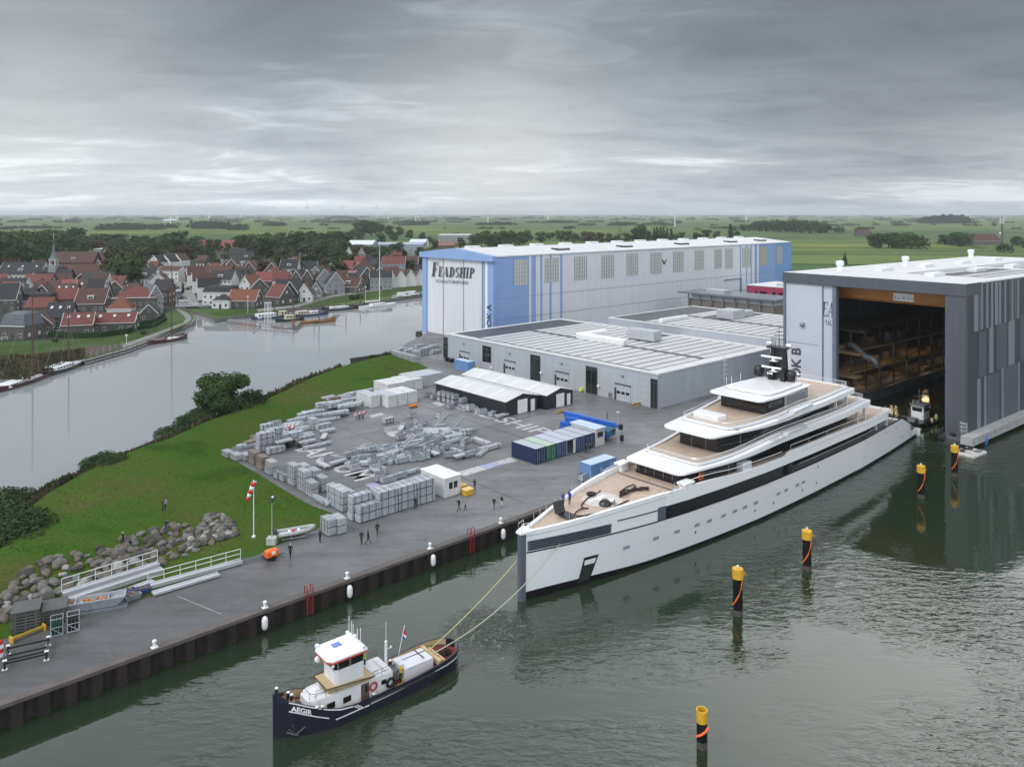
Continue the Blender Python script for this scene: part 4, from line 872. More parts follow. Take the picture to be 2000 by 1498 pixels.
def superdeck(name,x0,x1,wf,wm,wa,xm,ze,za,xc,thick,cz,teak_z):
 zt=lambda x:ze+(za-ze)*sm(x0+8,x0+24,x)
 th=lambda x:.28+(thick-.28)*sm(x0+6,x0+22,x)
 O=half(x0,x1,wf,wm,wa,xm);I=half(x0,x1,wf,wm,wa,xm,.45)
 mb=MB();edge(mb,O,lambda x:zt(x)-th(x),O,zt);edge(mb,O,zt,I,lambda x:zt(x)+.06);
 Cc=half(xc,x1-1.2,wf-.1,wm-.75,wa-.7,xm);
 span(mb,[(I[0][0],I[0][1])]+[p for p in I if p[0]<xc+1.2][1:]+[(xc+1.2,interp([(a,b)for a,b in I],xc+1.2))],lambda x:zt(x)+.06)
 mg=[p for p in I if p[0]>=xc+1.2]
 for s in(-1,1):
  vs=[];fs=[]
  for i,(x,w)in enumerate(mg):vs+=[(x,s*w,zt(x)+.06),(x,s*max(.1,w-1.1),zt(x)+.06)]
  for i in range(len(mg)-1):fs.append((2*i,2*i+1,2*i+3,2*i+2))
  mb.add(vs,fs)
 d=part(name,mb,ysup,yacht)
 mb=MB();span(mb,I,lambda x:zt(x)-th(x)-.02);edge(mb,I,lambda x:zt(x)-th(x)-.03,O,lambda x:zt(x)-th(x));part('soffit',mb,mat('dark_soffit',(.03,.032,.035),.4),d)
 mb=MB();C2=half(xc+.3,x1-1.5,wf-.4,wm-1.05,wa-1.,xm)
 zc=lambda x:zt(x)+cz+.25*0;edge(mb,Cc,lambda x:zt(x)-.05,Cc,zc);edge(mb,Cc,zc,C2,zc);edge(mb,C2,zc,C2,lambda x:zt(x)+teak_z);part('coaming',mb,ysup,d)
 mb=MB();edge(mb,[(x,w+.02)for x,w in Cc],lambda x:zt(x)+.10,[(x,w+.02)for x,w in Cc],lambda x:zt(x)+.17);part('coaming_line',mb,yline,d)
 mb=MB();span(mb,C2,lambda x:zt(x)+teak_z);part('teak_floor',mb,teak,d)
 mb=MB();pr=[(x,w-.15)for x,w in Cc]
 for s in(-1,1):mb.tube([(x,s*w,zc(x)+.62)for x,w in pr],.05,5)
 mb.tube([(pr[0][0],-pr[0][1],zc(pr[0][0])+.62),(pr[0][0],pr[0][1],zc(pr[0][0])+.62)],.05,5);mb.tube([(pr[-1][0],-pr[-1][1],zc(pr[-1][0])+.62),(pr[-1][0],pr[-1][1],zc(pr[-1][0])+.62)],.05,5)
 for s in(-1,1):
  for x,w in pr[::2]:mb.tube([(x,s*w,zc(x)),(x,s*w,zc(x)+.62)],.035,4)
 rl=part('handrail',mb,rail_m,d)
 mb=MB();edge(mb,pr,lambda x:zc(x)+.02,pr,lambda x:zc(x)+.58);part('glass_balustrade',mb,clear,rl)
 mb=MB();xj=47.5 if name=='bridge_deck' else 50.5
 for s in(-1,1):
  w=lambda x:interp([(a,b)for a,b in O],x)
  P=[(xj-4.5,.02,.1),(xj-3.8,.2,.22),(xj-.5,.2,.2),(xj,.3,.55),(xj+1.2,.3,.6),(xj+4.5,.2,.55),(xj+6.2,.02,.5)]
  mb.loft([[(x,s*(w(x)-.05),zt(x)-.25+h-.2),(x,s*(w(x)+o),zt(x)-.22+h-.22),(x,s*(w(x)+o),zt(x)-.02+h-.2),(x,s*(w(x)-.6),zt(x)+.1+h-.2)]for x,o,h in P])
 part('fascia_fold',mb,mat('silver_grey_fold',(.5,.52,.54),.2),d)
 return zt
def house(name,x0,x1,wf,wm,z0,z1,m=yblk,mull=None):
 O=half(x0,x1,wf,wm,wm-.4,x0+10,0,.5);mb=MB();edge(mb,O,lambda x:z0,O,lambda x:z1);span(mb,O,lambda x:z1)
 h=part(name,mb,m,yacht)
 if mull:
  mb=MB()
  for y in mull:mb.cbox(x0-.03,y,z0,.1,.12,z1-z0)
  for s in(-1,1):
   for x in(x0+4,x0+9):w=interp(O,x);mb.cbox(x,s*w,z0,.12,.1,z1-z0)
  part('mullion',mb,steel_dark,h)
 return h
fd=[(.9,.3)]+[(x,hbm(x,8.2)-.38)for x in XS if 2<=x<=86]+[(87.4,5.4)]
mb=MB();span(mb,fd,lambda x:min(8.12,top1(x)-.28)if x<46 else 7.75);fdk=part('fore_deck',mb,teak,yacht)
mb=MB();mb.loft([[(23,-4.6,8.125),(23,4.9,8.125),(23.22,4.9,8.125),(23.22,-4.6,8.125)],[(23,-4.6,8.15),(23,4.9,8.15),(23.22,4.9,8.15),(23.22,-4.6,8.15)]]);part('deck_channel',mb,yline,fdk)
mb=MB();mb.lathe([(2.6,8.125),(2.6,8.14)],28,13.8,-.2);hp=part('landing_circle',mb,mat('pale_landing_paint',(.55,.5,.46),.7),fdk)
mb=MB()
for y in(-1.0,.6):mb.box(12.3,y-.22,8.141,15.2,y+.22,8.15)
mb.box(13.5,-.8,8.142,14.0,.4,8.152);part('landing_mark',mb,ysup,hp)
mb=MB();mb.box(6.2,-1.5,8.12,7.8,.5,8.14);hc=part('deck_hatch',mb,yline,fdk)
mb=MB();mb.at(6.1,.55,8.15,ry=0,rx=R(72));mb.bbox(0,0,0,1.7,1.35,.12,.05);part('hatch_lid',mb,yblk,hc)
mb=MB()
for s in(-1,1):
 for x in(3,4.5,6,8,10,12.2,14.5,17,19.5,22):w=hbm(x,8.5)-.25;mb.tube([(x,s*w,top1(x)-.05),(x,s*w,top1(x)+1.0)],.035,4)
for s in(-1,1):mb.tube([(-.1,s*.25,7.9),(-.1,s*.25,8.8),(.9,s*.5,8.8),(.9,s*.5,7.9)],.05,5)
part('stanchion',mb,rail_m,yacht)
for s in(-1,1):
 w=hbm(24,8.5)-.5;mb=MB();mb.bbox(23.6,s*w-.55,8.15,25.2,s*w+.55,9.15,.08);mb.bbox(23.3,s*w-.7,9.1,25.5,s*w+.7,9.35,.06);wl=part('deck_locker',mb,ysup,yacht)
 mb=MB();mb.tube([(20.6,s*(w+.3),8.85),(22.2,s*(w+.15),9.1),(23.4,s*w,9.3)],.06,5);mb.tube([(25.4,s*w,9.3)]+[(x,s*(hbm(x,8.5)-.25),top1(x)+.75)for x in(27,30,33,36,40,44,46)],.05,5);part('handrail',mb,rail_m,wl)
mb=MB()
for s in(-1,1):
 mb.tube([(x,s*(hbm(x,8.5)-.25),top1(x)+.75)for x in(48.5,54,60,66,72,78,84)],.05,5)
 for x in(48.5,54,60,66,72,78,84):mb.tube([(x,s*(hbm(x,8.5)-.25),top1(x)),(x,s*(hbm(x,8.5)-.25),top1(x)+.75)],.04,4)
part('handrail',mb,rail_m,yacht)
h1=house('deck_house',25.3,72,3.7,5.5,8.1,10.1,mull=(-2.6,-1.1,.4,1.9,3.1))
mb=MB();mb.box(25.2,-3.4,8.1,25.27,3.6,8.5);part('window_sill',mb,yline,h1)
zB=superdeck('bridge_deck',24,79,4.7,7.1,6.3,50,10.12,11.3,28.2,.85,.38,.16)
house('bridge_house',34.9,66,3.3,5.3,10.2,13.1,mull=(-1.4,1.0))
zC=superdeck('sun_deck',32,74,4.2,6.5,5.7,52,13.28,14.05,36.4,.75,.45,.2)
h3=house('upper_house',46.9,60.3,4.1,4.4,13.4,16.2)
mb=MB()
for s in(-1,1):
 mb.box(52,s*4.3-.1,14.1,58.7,s*4.3+.1,15.9)
lv2=part('louvre_panel',mb,mat('pale_louvre',(.5,.53,.56),.3),h3)
mb=MB()
for k_ in range(9):
 for s in(-1,1):mb.box(52.2,s*4.42-.03,14.25+.18*k_,58.5,s*4.42+.03,14.33+.18*k_)
part('louvre_slot',mb,yline,lv2)
O=half(44.3,61.2,4.6,4.95,4.2,52);I=half(44.3,61.2,4.6,4.95,4.2,52,.4);Pn=half(47.6,59.4,3.9,4.3,3.6,53);Pi=half(47.6,59.4,3.9,4.3,3.6,53,.35)
mb=MB();edge(mb,O,lambda x:16.1,O,lambda x:16.36);edge(mb,O,lambda x:16.36,I,lambda x:16.44);span(mb,I,lambda x:16.44)
edge(mb,Pn,lambda x:16.44,Pn,lambda x:16.8);edge(mb,Pn,lambda x:16.8,Pi,lambda x:16.9);span(mb,Pi,lambda x:16.9);ht=part('hard_top',mb,ysup,yacht)
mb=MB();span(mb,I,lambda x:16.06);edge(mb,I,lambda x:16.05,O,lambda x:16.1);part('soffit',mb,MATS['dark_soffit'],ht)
mb=MB();edge(mb,[(x,w+.02)for x,w in Pn],lambda x:16.45,[(x,w+.02)for x,w in Pn],lambda x:16.52);part('trim_line',mb,yline,ht)
mb=MB();mb.loft([[(56.9,-1.5,16.9),(58.5,-1.5,16.9),(58.5,-.75,16.9),(56.9,-.75,16.9)],[(57.4,-1.1,22.2),(58.5,-1.1,22.2),(58.5,-.5,22.2),(57.4,-.5,22.2)]])
mb.loft([[(56.9,1.4,16.9),(58.5,1.4,16.9),(58.5,.55,16.9),(56.9,.55,16.9)],[(57.4,1.1,22.2),(58.5,1.1,22.2),(58.5,.5,22.2),(57.4,.5,22.2)]])
mb.box(57.5,-.7,17.2,58.4,.6,22.1);mb.box(56.9,-1.7,22.1,58.9,1.7,22.35);mast=part('radar_mast',mb,black,yacht)
for z,l in((20.6,3.6),(18.9,3.4)):
 mb=MB();mb.cbox(56.6,.6,z,.35,l,.28);mb.cbox(56.8,.3,z-.45,.5,.5,.42);mb.box(56.5,-.3,z-.55,57.6,.9,z-.42);part('radar_scanner',mb,ysup,mast)
mb=MB()
for k_ in range(9):mb.box(56.55,.5,17.2+.42*k_,57.2,1.7,17.3+.42*k_)
part('mast_louvre',mb,black,mast)
mb=MB();mb.tube([(58.,0,22.3),(58.,0,25.6)],.09,6,.04)
for z,l in((23.5,1.3),(24.2,.9),(24.8,.6)):mb.tube([(58,-l,z),(58,l,z)],.05,4)
for y in(-1.5,-1,.9,1.3,1.6):mb.tube([(58.4,y,22.3),(58.4,y,23.4)],.05,4)
part('antenna',mb,black,mast)
mb=MB()
for y in(-1.7,1.7):mb.ell((57.9,y,22.75),.5,.5,.28,10,5);mb.tube([(58.2,y*.9,17.5),(58.3,y,22.4)],.1,5)
part('navigation_dome',mb,ysup,mast)
mb=MB()
for y in(-.2,.15,.5):mb.ell((56.6,.7+y,18.0),.16,.16,.2,8,5)
part('search_light',mb,ysup,mast)
for y in(3.7,-2.0):mb=MB();mb.lathe([(.5,16.9),(.85,17.1),(.9,18.0),(.75,18.5),(.45,18.75),(.05,18.85)],14,58.2,y);part('satellite_dome',mb,black,ht,smooth=True)
mb=MB()
for x,y in((50,3.9),(49,4.2),(53,4.1),(57.5,-3.2)):mb.tube([(x,y,16.5),(x,y,18.0)],.04,4)
part('antenna',mb,ysup,ht)
mb=MB();mb.bbox(38.6,-.9,13.5,41.0,3.4,14.35,.12);part('sunbed',mb,ysup,yacht)
mb=MB()
for zf,xs,w in((lambda x:8,(75,78),5.3),):
 for x in xs:
  for s in(-1,1):mb.cbox(x,s*w,7.8,.4,.4,2.7)
for x in(67.5,71.5):
 for s in(-1,1):mb.cbox(x,s*5.0,11.3,.35,.35,2.1)
part('pillar',mb,ysup,yacht)
mb=MB();mb.loft([[(79.5,4.6,8),(80,4.6,8),(80,5.0,8),(79.5,5.0,8)],[(81.6,4.7,12.2),(81.9,4.7,12.2),(81.9,4.9,12.2),(81.6,4.9,12.2)]]);mb.loft([[(82.6,4.6,8.5),(83,4.6,8.5),(83,5.0,8.5),(82.6,5.0,8.5)],[(81.6,4.7,12.),(81.9,4.7,12.),(81.9,4.9,12.),(81.6,4.9,12.)]]);part('ensign_frame',mb,ysup,yacht)
mb=MB();
for x,y,l in((76,-3,3),(82,-1,2.4),(70,-2.5,2.6)):
 z=7.8 if x>73.5 else 11.45;mb.bbox(x,y,z,x+1.1,y+l,z+.75,.1)
part('deck_sofa',mb,mat('pale_cushion',(.55,.53,.5),.8),yacht)
p=ysid(1464,914);mb=MB();mb.bbox(p.x-1.0,-hbm(p.x,8)+.3,8.0,p.x+1.2,-hbm(p.x,8)+1.7,9.3,.12)
o=part('wrapped_crate',mb,mat('wrapped_sheet',(.5,.53,.58),.4,bump=.5,bscale=3),yacht)
def YP(x,y,z):return YF.o+YF.x*x+YF.y*y+Vector((0,0,z))
def yd(px,py,z=8.14):return G(px,py,z)
def rope(name,pts,r,m,label,cat='rope',group=None):mb=MB();mb.tube(pts,r,6);return solo(name,mb,m,label,cat,group=group,smooth=True)
def z4(a,b):return(1000+a/4.755,880+b/4.755)
zz_=8.2
mb=MB();rr=random.Random(3)
for k_ in range(7):
 pts=[yd(*z4(a,b),zz_+.04*k_)for a,b in((1000,405+rr.uniform(-25,25)),(1060,385+rr.uniform(-25,25)),(1130,355+rr.uniform(-25,20)),(1200,345+rr.uniform(-15,20)),(1270,345+rr.uniform(-12,18)))]
 mb.tube(pts,.09,5)
mb.tube([yd(*z4(a,b),8.3)for a,b in((1000,385),(1060,340),(1130,312),(1150,330),(1100,365),(1030,400))],.09,5)
solo('mooring_rope',mb,rope_dark,'brown mooring rope flaked in long bights across the foredeck of the yacht','rope',smooth=True)
mb=MB()
for k_ in range(6):mb.tube([yd(*z4(735+42*math.cos(t)*(1-.1*k_)+rr.uniform(-5,5),400+18*math.sin(t)*(1-.1*k_)),zz_+.06*k_)for t in[i*.6 for i in range(11)]],.09,5)
mb.tube([yd(*z4(a,b),zz_)for a,b in((735,420),(690,450),(645,500),(650,530),(710,535),(640,540),(600,565),(580,590))],.09,5);mb.tube([yd(*z4(a,b),zz_)for a,b in((770,400),(800,392),(820,368))],.08,5)
solo('mooring_rope',mb,rope_dark,'dark coiled rope heap by the port rail, its tail running to the open bow hatch','rope',smooth=True)
mb=MB()
for o_ in(0,7):mb.tube([yd(*z4(a,b+o_),zz_)for a,b in((600,608),(680,600),(740,588),(850,562),(940,530),(1000,510),(1025,500),(1010,515),(990,520))],.1,5)
mb.tube([yd(*z4(a,b),zz_)for a,b in((940,525),(1020,490),(1080,462))],.1,5)
solo('mooring_rope',mb,rope_dark,'dark double rope laid along the starboard edge of the yacht foredeck','rope',smooth=True)
c=yd(*z4(865,505));mb=MB();mb.lathe([(.75,0),(.8,.2),(.6,.5),(.3,.7),(.05,.72)],12);mb.tube([(.6,0,.1),(1.4,-.3,.08),(2.0,.2,.08)],.08,5);mb.tube([(.3,-.5,.1),(1.3,-.7,.08)],.06,5)
solo('deck_cover',mb,black,'round black covered fitting beside the pale landing circle','deck gear',tuple(c),YA)
p=ysid(1383,938);mb=MB();n=20;mb.loft([[tuple(Vector((p.x+(.42+.11*math.cos(q))*math.cos(a),-hbm(p.x,8)+1.2+.11*math.sin(q),9.0+(.42+.11*math.cos(q))*math.sin(a))))for q in[i*PI/3 for i in range(6)]]for a in[i*2*PI/n for i in range(n+1)]],caps=False)
part('life_ring',mb,mat('life_ring_orange',(.75,.1,.03),.5),yacht,smooth=True)
TA=R(39.5);TO=Vector((-20.05,64.9,0));TF=Fr(TO,TA)
navy=mat('navy_hull_paint',(.006,.008,.02),.3,c2=(.014,.015,.026),scale=1.2,stretch=(1,1,.3));tdeck=mat('red_brown_deck',(.16,.03,.03),.6,var=.2,scale=1);tan=mat('tan_paint',(.46,.36,.2),.5,var=.08,scale=1)
tw=mat('tug_white_paint',(.7,.7,.71),.35,var=.07,scale=.9)
tug=thing('tugboat','navy blue and white tugboat with tan bridge and red roof edge, towing the yacht','tugboat',TO,TA)
TW=[(0,.06),(.5,.5),(1.2,1.0),(2.2,1.5),(3.5,1.9),(5,2.12),(8,2.22),(12,2.2),(15,2.16),(16.6,2.0),(17.7,1.6),(18.4,1.0),(18.7,.35)]
def tz(x):return 1.25+1.95*(1-sm(0,7.5,x))**1.6+.35*sm(11,18.7,x)
def tb(x,z):f=.78+.22*sm(0,5,x);return interp(TW,x)*(f+(1-f)*max(0,min(1.2,(z+.6)/2.4)))if x<15 else interp(TW,x)*(.82+.18*max(0,min(1,(z+.6)/1.8)))
tx=[0,.25,.5,.9,1.4,2.2,3,4,5,6.5,8,10,12,14,15.2,16.2,17,17.7,18.2,18.5,18.7]
rings=[]
for x in tx:
 zt=tz(x);rings.append([(x,-tb(x,zt),zt),(x,-tb(x,.5),.5),(x,-tb(x,-.7),-.7),(x,tb(x,-.7),-.7),(x,tb(x,.5),.5),(x,tb(x,zt),zt),(x,max(.01,tb(x,zt)-.14),zt),(x,max(.01,tb(x,zt)-.14),zt-.75),(x,-max(.01,tb(x,zt)-.14),zt-.75),(x,-max(.01,tb(x,zt)-.14),zt)])
mb=MB();mb.loft(rings);mb.loft([[(-.12,-.14,-.7),(.35,-.3,-.7),(.35,.3,-.7),(-.12,.14,-.7)],[(-.14,-.15,3.75),(.25,-.3,3.75),(.25,.3,3.75),(-.14,.15,3.75)]]);
for s in(-1,1):mb.loft([[(.1,s*.1,3.1),(.1,s*.3,3.1),(.1,s*.2,3.7),(.1,s*.1,3.7)],[(1.5,s*(tb(1.5,3)-.12),2.6),(1.5,s*tb(1.5,3),2.6),(1.5,s*tb(1.5,3),2.7),(1.5,s*(tb(1.5,3)-.12),2.7)]])
hull=part('hull',mb,navy,tug)
mb=MB();span(mb,[(x,max(.02,tb(x,tz(x))-.15))for x in tx[1:]],lambda x:tz(x)-.72);part('deck',mb,tdeck,tug)
mb=MB()
for s in(-1,1):
 P=[x for x in tx if.5<=x<=18.2];vs=[]
 for x in P:vs+=[(x,s*(tb(x,tz(x))-.15),tz(x)-.03),(x,s*(tb(x,tz(x))-.15),tz(x)-.7)]
 mb.add(vs,[(2*i,2*i+1,2*i+3,2*i+2)for i in range(len(P)-1)])
part('bulwark_lining',mb,tan,tug)
mb=MB()
def hstripe(xs,zf,w=.09):
 for s in(-1,1):
  mb.loft([[(x,s*(tb(x,zf(x))+.0),zf(x)),(x,s*(tb(x,zf(x))+.035),zf(x)),(x,s*(tb(x,zf(x)+w)+.035),zf(x)+w),(x,s*tb(x,zf(x)+w),zf(x)+w)]for x in xs])
hstripe([.9,1.4,2.2,3,4,5,6.2],lambda x:tz(x)-.12);hstripe([.9,1.4,2.2,3,4],lambda x:tz(x)-.85);hstripe([4.6,5.5,6.5,7.2],lambda x:.55+.02*x);hstripe([7.9,9,10,12,14,15.2,16.2,17,17.7,18.2],lambda x:.75+.25*sm(8,18,x));hstripe([6.3,6.9],lambda x:1.15-(x-6.3)*.75,.1);hstripe([6.55,7.15],lambda x:1.15-(x-6.55)*.75,.1);hstripe([7.3,7.75],lambda x:.68)
part('white_stripe',mb,white,hull)
t=MB();text_mb(t,'AEGIR',1.,bold=.04);w=max(v[0]for v in t.v);hh=max(v[1]for v in t.v);mb=MB();vs=[]
for v in t.v:x=1.05+1.55*v[0]/w;z=tz(x)-.7+.42*v[1]/hh;vs.append((x,-(tb(x,z)+.04),z))
mb.add(vs,t.f);part('lettering',mb,white,hull)
mb=MB()
for s in(-1,1):
 Q=lambda x,z:(x,s*(tb(x,z)+.07),z)
 mb.tube([Q(.9,.75),Q(1.4,.25),Q(1.15,1.1)],.07,5);mb.tube([Q(1.4,.25),Q(2.1,.8)],.07,5);mb.tube([Q(.75,.5),Q(1.4,.2),Q(1.6,.15)],.09,5)
part('anchor',mb,darkgrey,hull)
mb=MB()
for s in(-1,1):mb.tube([(x,s*(tb(x,.6)+.03),.95-.35*sm(0,4,x)*(x<6))for x in(7.8,9,10,12,14,15.2,16.2,17,17.7,18.2)],.1,6)
part('rubbing_strake',mb,black,hull)
def rbox(mb,x0,x1,w0,w1,z0,z1,zslope=0):
 mb.loft([[(x0,-w0,z0),(x1,-w1,z0),(x1,w1,z0),(x0,w0,z0)],[(x0,-w0,z1),(x1,-w1,z1+zslope),(x1,w1,z1+zslope),(x0,w0,z1)]])
mb=MB();mb.loft([[(2.5,-.75,.8),(3.2,-1.25,.8),(5.2,-1.45,.7),(5.2,1.45,.7),(3.2,1.25,.8),(2.5,.75,.8)],[(2.6,-.7,2.35),(3.2,-1.15,2.4),(5.2,-1.35,2.4),(5.2,1.35,2.4),(3.2,1.15,2.4),(2.6,.7,2.35)]])
mb.box(1.75,-.7,1.2,2.5,.7,1.9);rbox(mb,5.2,10.6,1.45,1.45,.5,2.35);cabin=part('cabin',mb,tw,tug)
mb=MB();mb.box(1.8,-.62,1.9,2.45,.62,1.94);part('locker_lid',mb,darkgrey,cabin)
mb=MB();mb.box(10.0,-1.3,2.36,10.6,1.3,2.42);mb.bbox(3.2,-.6,2.4,4.3,.6,2.65,.1);mb.bbox(3.45,-.4,2.65,4.05,.4,2.85,.08);mb.bbox(8.3,-.7,2.36,9.6,.7,2.62,.08);part('roof_hatch',mb,tw,cabin)
mb=MB()
for s in(-1,1):
 for x in(4.1,5.6):mb.box(x,s*1.47-.03 if x>5 else s*1.4-.03,1.35,x+.75,s*1.47+.03 if x>5 else s*1.4+.03,1.85)
 mb.box(9.4,s*1.47-.03,1.5,9.9,s*1.47+.03,1.9)
part('cabin_window',mb,yblk,cabin)
mb=MB();mb.box(7.35,1.44,.7,8.15,1.49,2.3);part('door',mb,mat('brown_door',(.1,.07,.05),.6),cabin);mb=MB();mb.box(7.35,-1.49,.7,8.15,-1.44,2.3);dr=part('door',mb,MATS['brown_door'],cabin)
mb=MB();mb.box(7.75,-1.52,1.5,7.98,-1.491,2.1);part('door_window',mb,yblk,dr)
mb=MB();mb.loft([[(4.5,-.95,2.3),(8.3,-1.3,2.35),(8.3,1.3,2.35),(4.5,.95,2.3)],[(4.1,-1.3,3.05),(8.6,-1.75,2.75),(8.6,1.75,2.75),(4.1,1.3,3.05)]]);br=part('bridge_wing',mb,tan,tug)
mb=MB();mb.tube([(4.1,-1.3,3.07),(8.6,-1.75,2.77)],.05,5);mb.tube([(4.1,1.3,3.07),(8.6,1.75,2.77)],.05,5);mb.tube([(4.1,-1.3,3.07),(4.1,1.3,3.07)],.05,5);part('wing_edge',mb,mat('brown_trim',(.05,.03,.02),.5),br)
mb=MB();mb.loft([[(5.0,-1.0,2.8),(5.4,-1.2,2.8),(7.7,-1.25,2.7),(7.7,1.25,2.7),(5.4,1.2,2.8),(5.0,1.0,2.8)],[(4.95,-1.0,4.3),(5.3,-1.25,4.3),(7.7,-1.28,4.3),(7.7,1.28,4.3),(5.3,1.25,4.3),(4.95,1.0,4.3)]]);wh=part('wheelhouse',mb,tw,tug)
mb=MB();mb.loft([[(4.95,-1.0,4.3),(5.3,-1.25,4.3),(7.68,-1.26,4.3),(7.68,1.26,4.3),(5.3,1.25,4.3),(4.95,1.0,4.3)],[(4.7,-1.05,5.15),(5.1,-1.35,5.15),(7.68,-1.36,5.15),(7.68,1.36,5.15),(5.1,1.35,5.15),(4.7,1.05,5.15)]]);ww=part('wheelhouse_window',mb,yblk,wh)
mb=MB()
for a,b in(((4.95,-1.0),(4.7,-1.05)),((5.3,-1.25),(5.1,-1.35)),((7.68,-1.28),(7.68,-1.38)),((6.4,-1.27),(6.35,-1.37)),((4.95,0),(4.7,0)),((4.95,1.0),(4.7,1.05)),((5.3,1.25),(5.1,1.35)),((6.4,1.27),(6.35,1.37))):mb.tube([(a[0]-.02,a[1]*1.01,4.3),(b[0]-.02,b[1]*1.01,5.15)],.06,4)
part('window_frame',mb,mat('grey_window_frame',(.25,.26,.27),.5),ww)
mb=MB();P=[(4.15,-1.1),(4.6,-1.6),(7.9,-1.65),(7.9,1.65),(4.6,1.6),(4.15,1.1)];mb.loft([[(x,y,5.32)for x,y in P],[(x,y,5.45)for x,y in P],[(x*.97+.18,y*.9,5.56)for x,y in P]]);rf=part('wheelhouse_roof',mb,white,wh)
mb=MB();P2=[(x*.985+.09,y*.975)for x,y in P];mb.loft([[(x,y,5.14)for x,y in P2],[(x,y,5.32)for x,y in P2]]);part('roof_edge',mb,mat('signal_red',(.6,.05,.03),.4),rf)
mb=MB();mb.box(5.5,.1,5.57,6.3,.8,5.6);part('roof_hatch',mb,mat('blue_hatch',(.16,.22,.5),.4),rf)
mb=MB();mb.cbox(7.55,0,5.57,.25,3.3,.2);
for y in(-.9,-.3,.5,.8,1.3):mb.tube([(7.6,y,5.6),(7.6,y,6.6+.5*abs(y))],.03,5)
mb.ell((7.6,.15,5.9),.18,.18,.18,8,5);mb.cbox(4.4,1.2,5.55,.3,.3,.25);part('roof_aerial',mb,dirtywhite,rf)
mb=MB();mb.ell((4.5,1.3,4.4),.28,.28,.28,10,6);mb.ell((4.7,-1.35,4.9),.14,.14,.14,8,5);part('search_light',mb,white,wh)
mb=MB()
for i in range(4):mb.tube([(7.9,-.6+.15*i,5.0-.22*i),(9.2,-.6+.15*i,5.0-.22*i)],.035,4)
mb.tube([(7.9,.3,2.4),(7.9,.3,6.3)],.06,5);part('signal_rack',mb,steel_dark,wh)
mb=MB();q=[(3.0,-1.2),(3.3,-1.25),(5.1,-1.4)]
for s in(-1,1):
 mb.tube([(2.8,s*.7,2.95),(3.2,s*1.1,2.95),(5.0,s*1.3,2.95)],.025,4)
 for x,y in((2.8,.7),(3.2,1.1),(4.1,1.2),(5.0,1.3)):mb.tube([(x,s*y,2.35),(x,s*y,2.95)],.022,4)
 for z in(2.65,2.95):mb.tube([(8.6,s*1.42,z),(10.5,s*1.42,z)],.025,4)
 for x in(8.6,9.5,10.5):mb.tube([(x,s*1.42,2.35),(x,s*1.42,2.95)],.022,4)
mb.tube([(2.8,-.7,2.95),(2.8,.7,2.95)],.025,4);part('handrail',mb,darkgrey,tug)
def ring_mb(cx,cy,cz,r,rr_,n=18):
 mb=MB();mb.loft([[(cx+(r+rr_*math.cos(q))*math.cos(a),cy+rr_*math.sin(q),cz+(r+rr_*math.cos(q))*math.sin(a))for q in[i*PI/3 for i in range(6)]]for a in[i*2*PI/n for i in range(n+1)]],caps=False);return mb
part('life_ring',ring_mb(8.55,-1.56,1.75,.34,.09),mat('dull_red',(.35,.05,.04),.6),tug,smooth=True)
part('tyre_fender',ring_mb(10.3,-1.6,1.45,.36,.13),rubber,tug,smooth=True)
mb=MB();mb.loft([[(12.0,-1.2,.6),(15.2,-1.2,.7),(15.2,1.0,.7),(12.0,1.0,.6)],[(12.0,-1.2,1.8),(15.2,-1.2,1.75),(15.2,1.0,1.75),(12.0,1.0,1.8)],[(12.25,-.6,2.0),(15.0,-.6,1.95),(15.0,.5,1.95),(12.25,.5,2.0)]]);ec=part('engine_casing',mb,mat('casing_lilac_white',(.6,.6,.64),.45),tug)
mb=MB();mb.box(14.2,-1.0,1.97,14.3,.8,2.02);mb.box(12.5,-.05,1.99,15,.0,2.03);part('casing_seam',mb,darkgrey,ec)
mb=MB();mb.box(15.6,-1.6,.95,15.95,1.7,1.45);mb.box(16.3,-1.4,.9,16.5,1.4,1.2);part('towing_beam',mb,mat('light_timber',(.5,.36,.2),.7),tug)
mb=MB()
for k_ in range(5):mb.loft([[(17.2+(.75-.1*k_)*math.cos(a)+.06*math.cos(q),(.75-.1*k_)*1.0*math.sin(a),1.0+.06*k_+.06*math.sin(q))for q in(0,1.5,3,4.5)]for a in[i*2*PI/14 for i in range(15)]],caps=False)
part('rope_coil',mb,rope_dark,tug)
mb=MB();mb.lathe([(.14,.5),(.14,3.9),(.1,4.1)],8,10.9,.3);mb.tube([(10.9,.3,4.0),(10.9,.3,6.0)],.03,4);mb.ell((10.9,.3,4.15),.16,.16,.12,8,4);mb.ell((11.3,.1,3.6),.12,.12,.12,8,4);mb.tube([(10.9,.3,3.5),(11.4,.1,3.5)],.03,4);part('mast',mb,dirtywhite,tug)
def bol(x,y,z,h=.75,rope=None):
 mb=MB();mb.lathe([(.13,z),(.13,z+h-.12)],9,x,y);b=part('bollard',mb,black,tug)
 mb=MB();mb.lathe([(.14,z+h-.08),(.14,z+h),(.02,z+h+.02)],9,x,y);part('bollard_cap',mb,white,b)
 if rope:
  mb=MB()
  for k_ in range(4):mb.loft([[(x+(.22+.05*math.cos(q))*math.cos(a),y+(.22+.05*math.cos(q))*math.sin(a),z+.12+.1*k_+.05*math.sin(q))for q in(0,1.5,3,4.5)]for a in[i*2*PI/10 for i in range(11)]],caps=False)
  part('rope_turns',mb,rope,b)
bol(.15,0,3.7,.5);bol(1.6,.25,2.0,.95,rope_tan);bol(1.5,.75,2.0,.95);bol(3.0,-1.75,1.7,.6);bol(3.45,-1.8,1.6,.6);bol(8.35,-1.95,.75,.65,mat('olive_rope',(.3,.3,.1),.9))
yrp=mat('yellow_rope',(.6,.5,.05),.8)
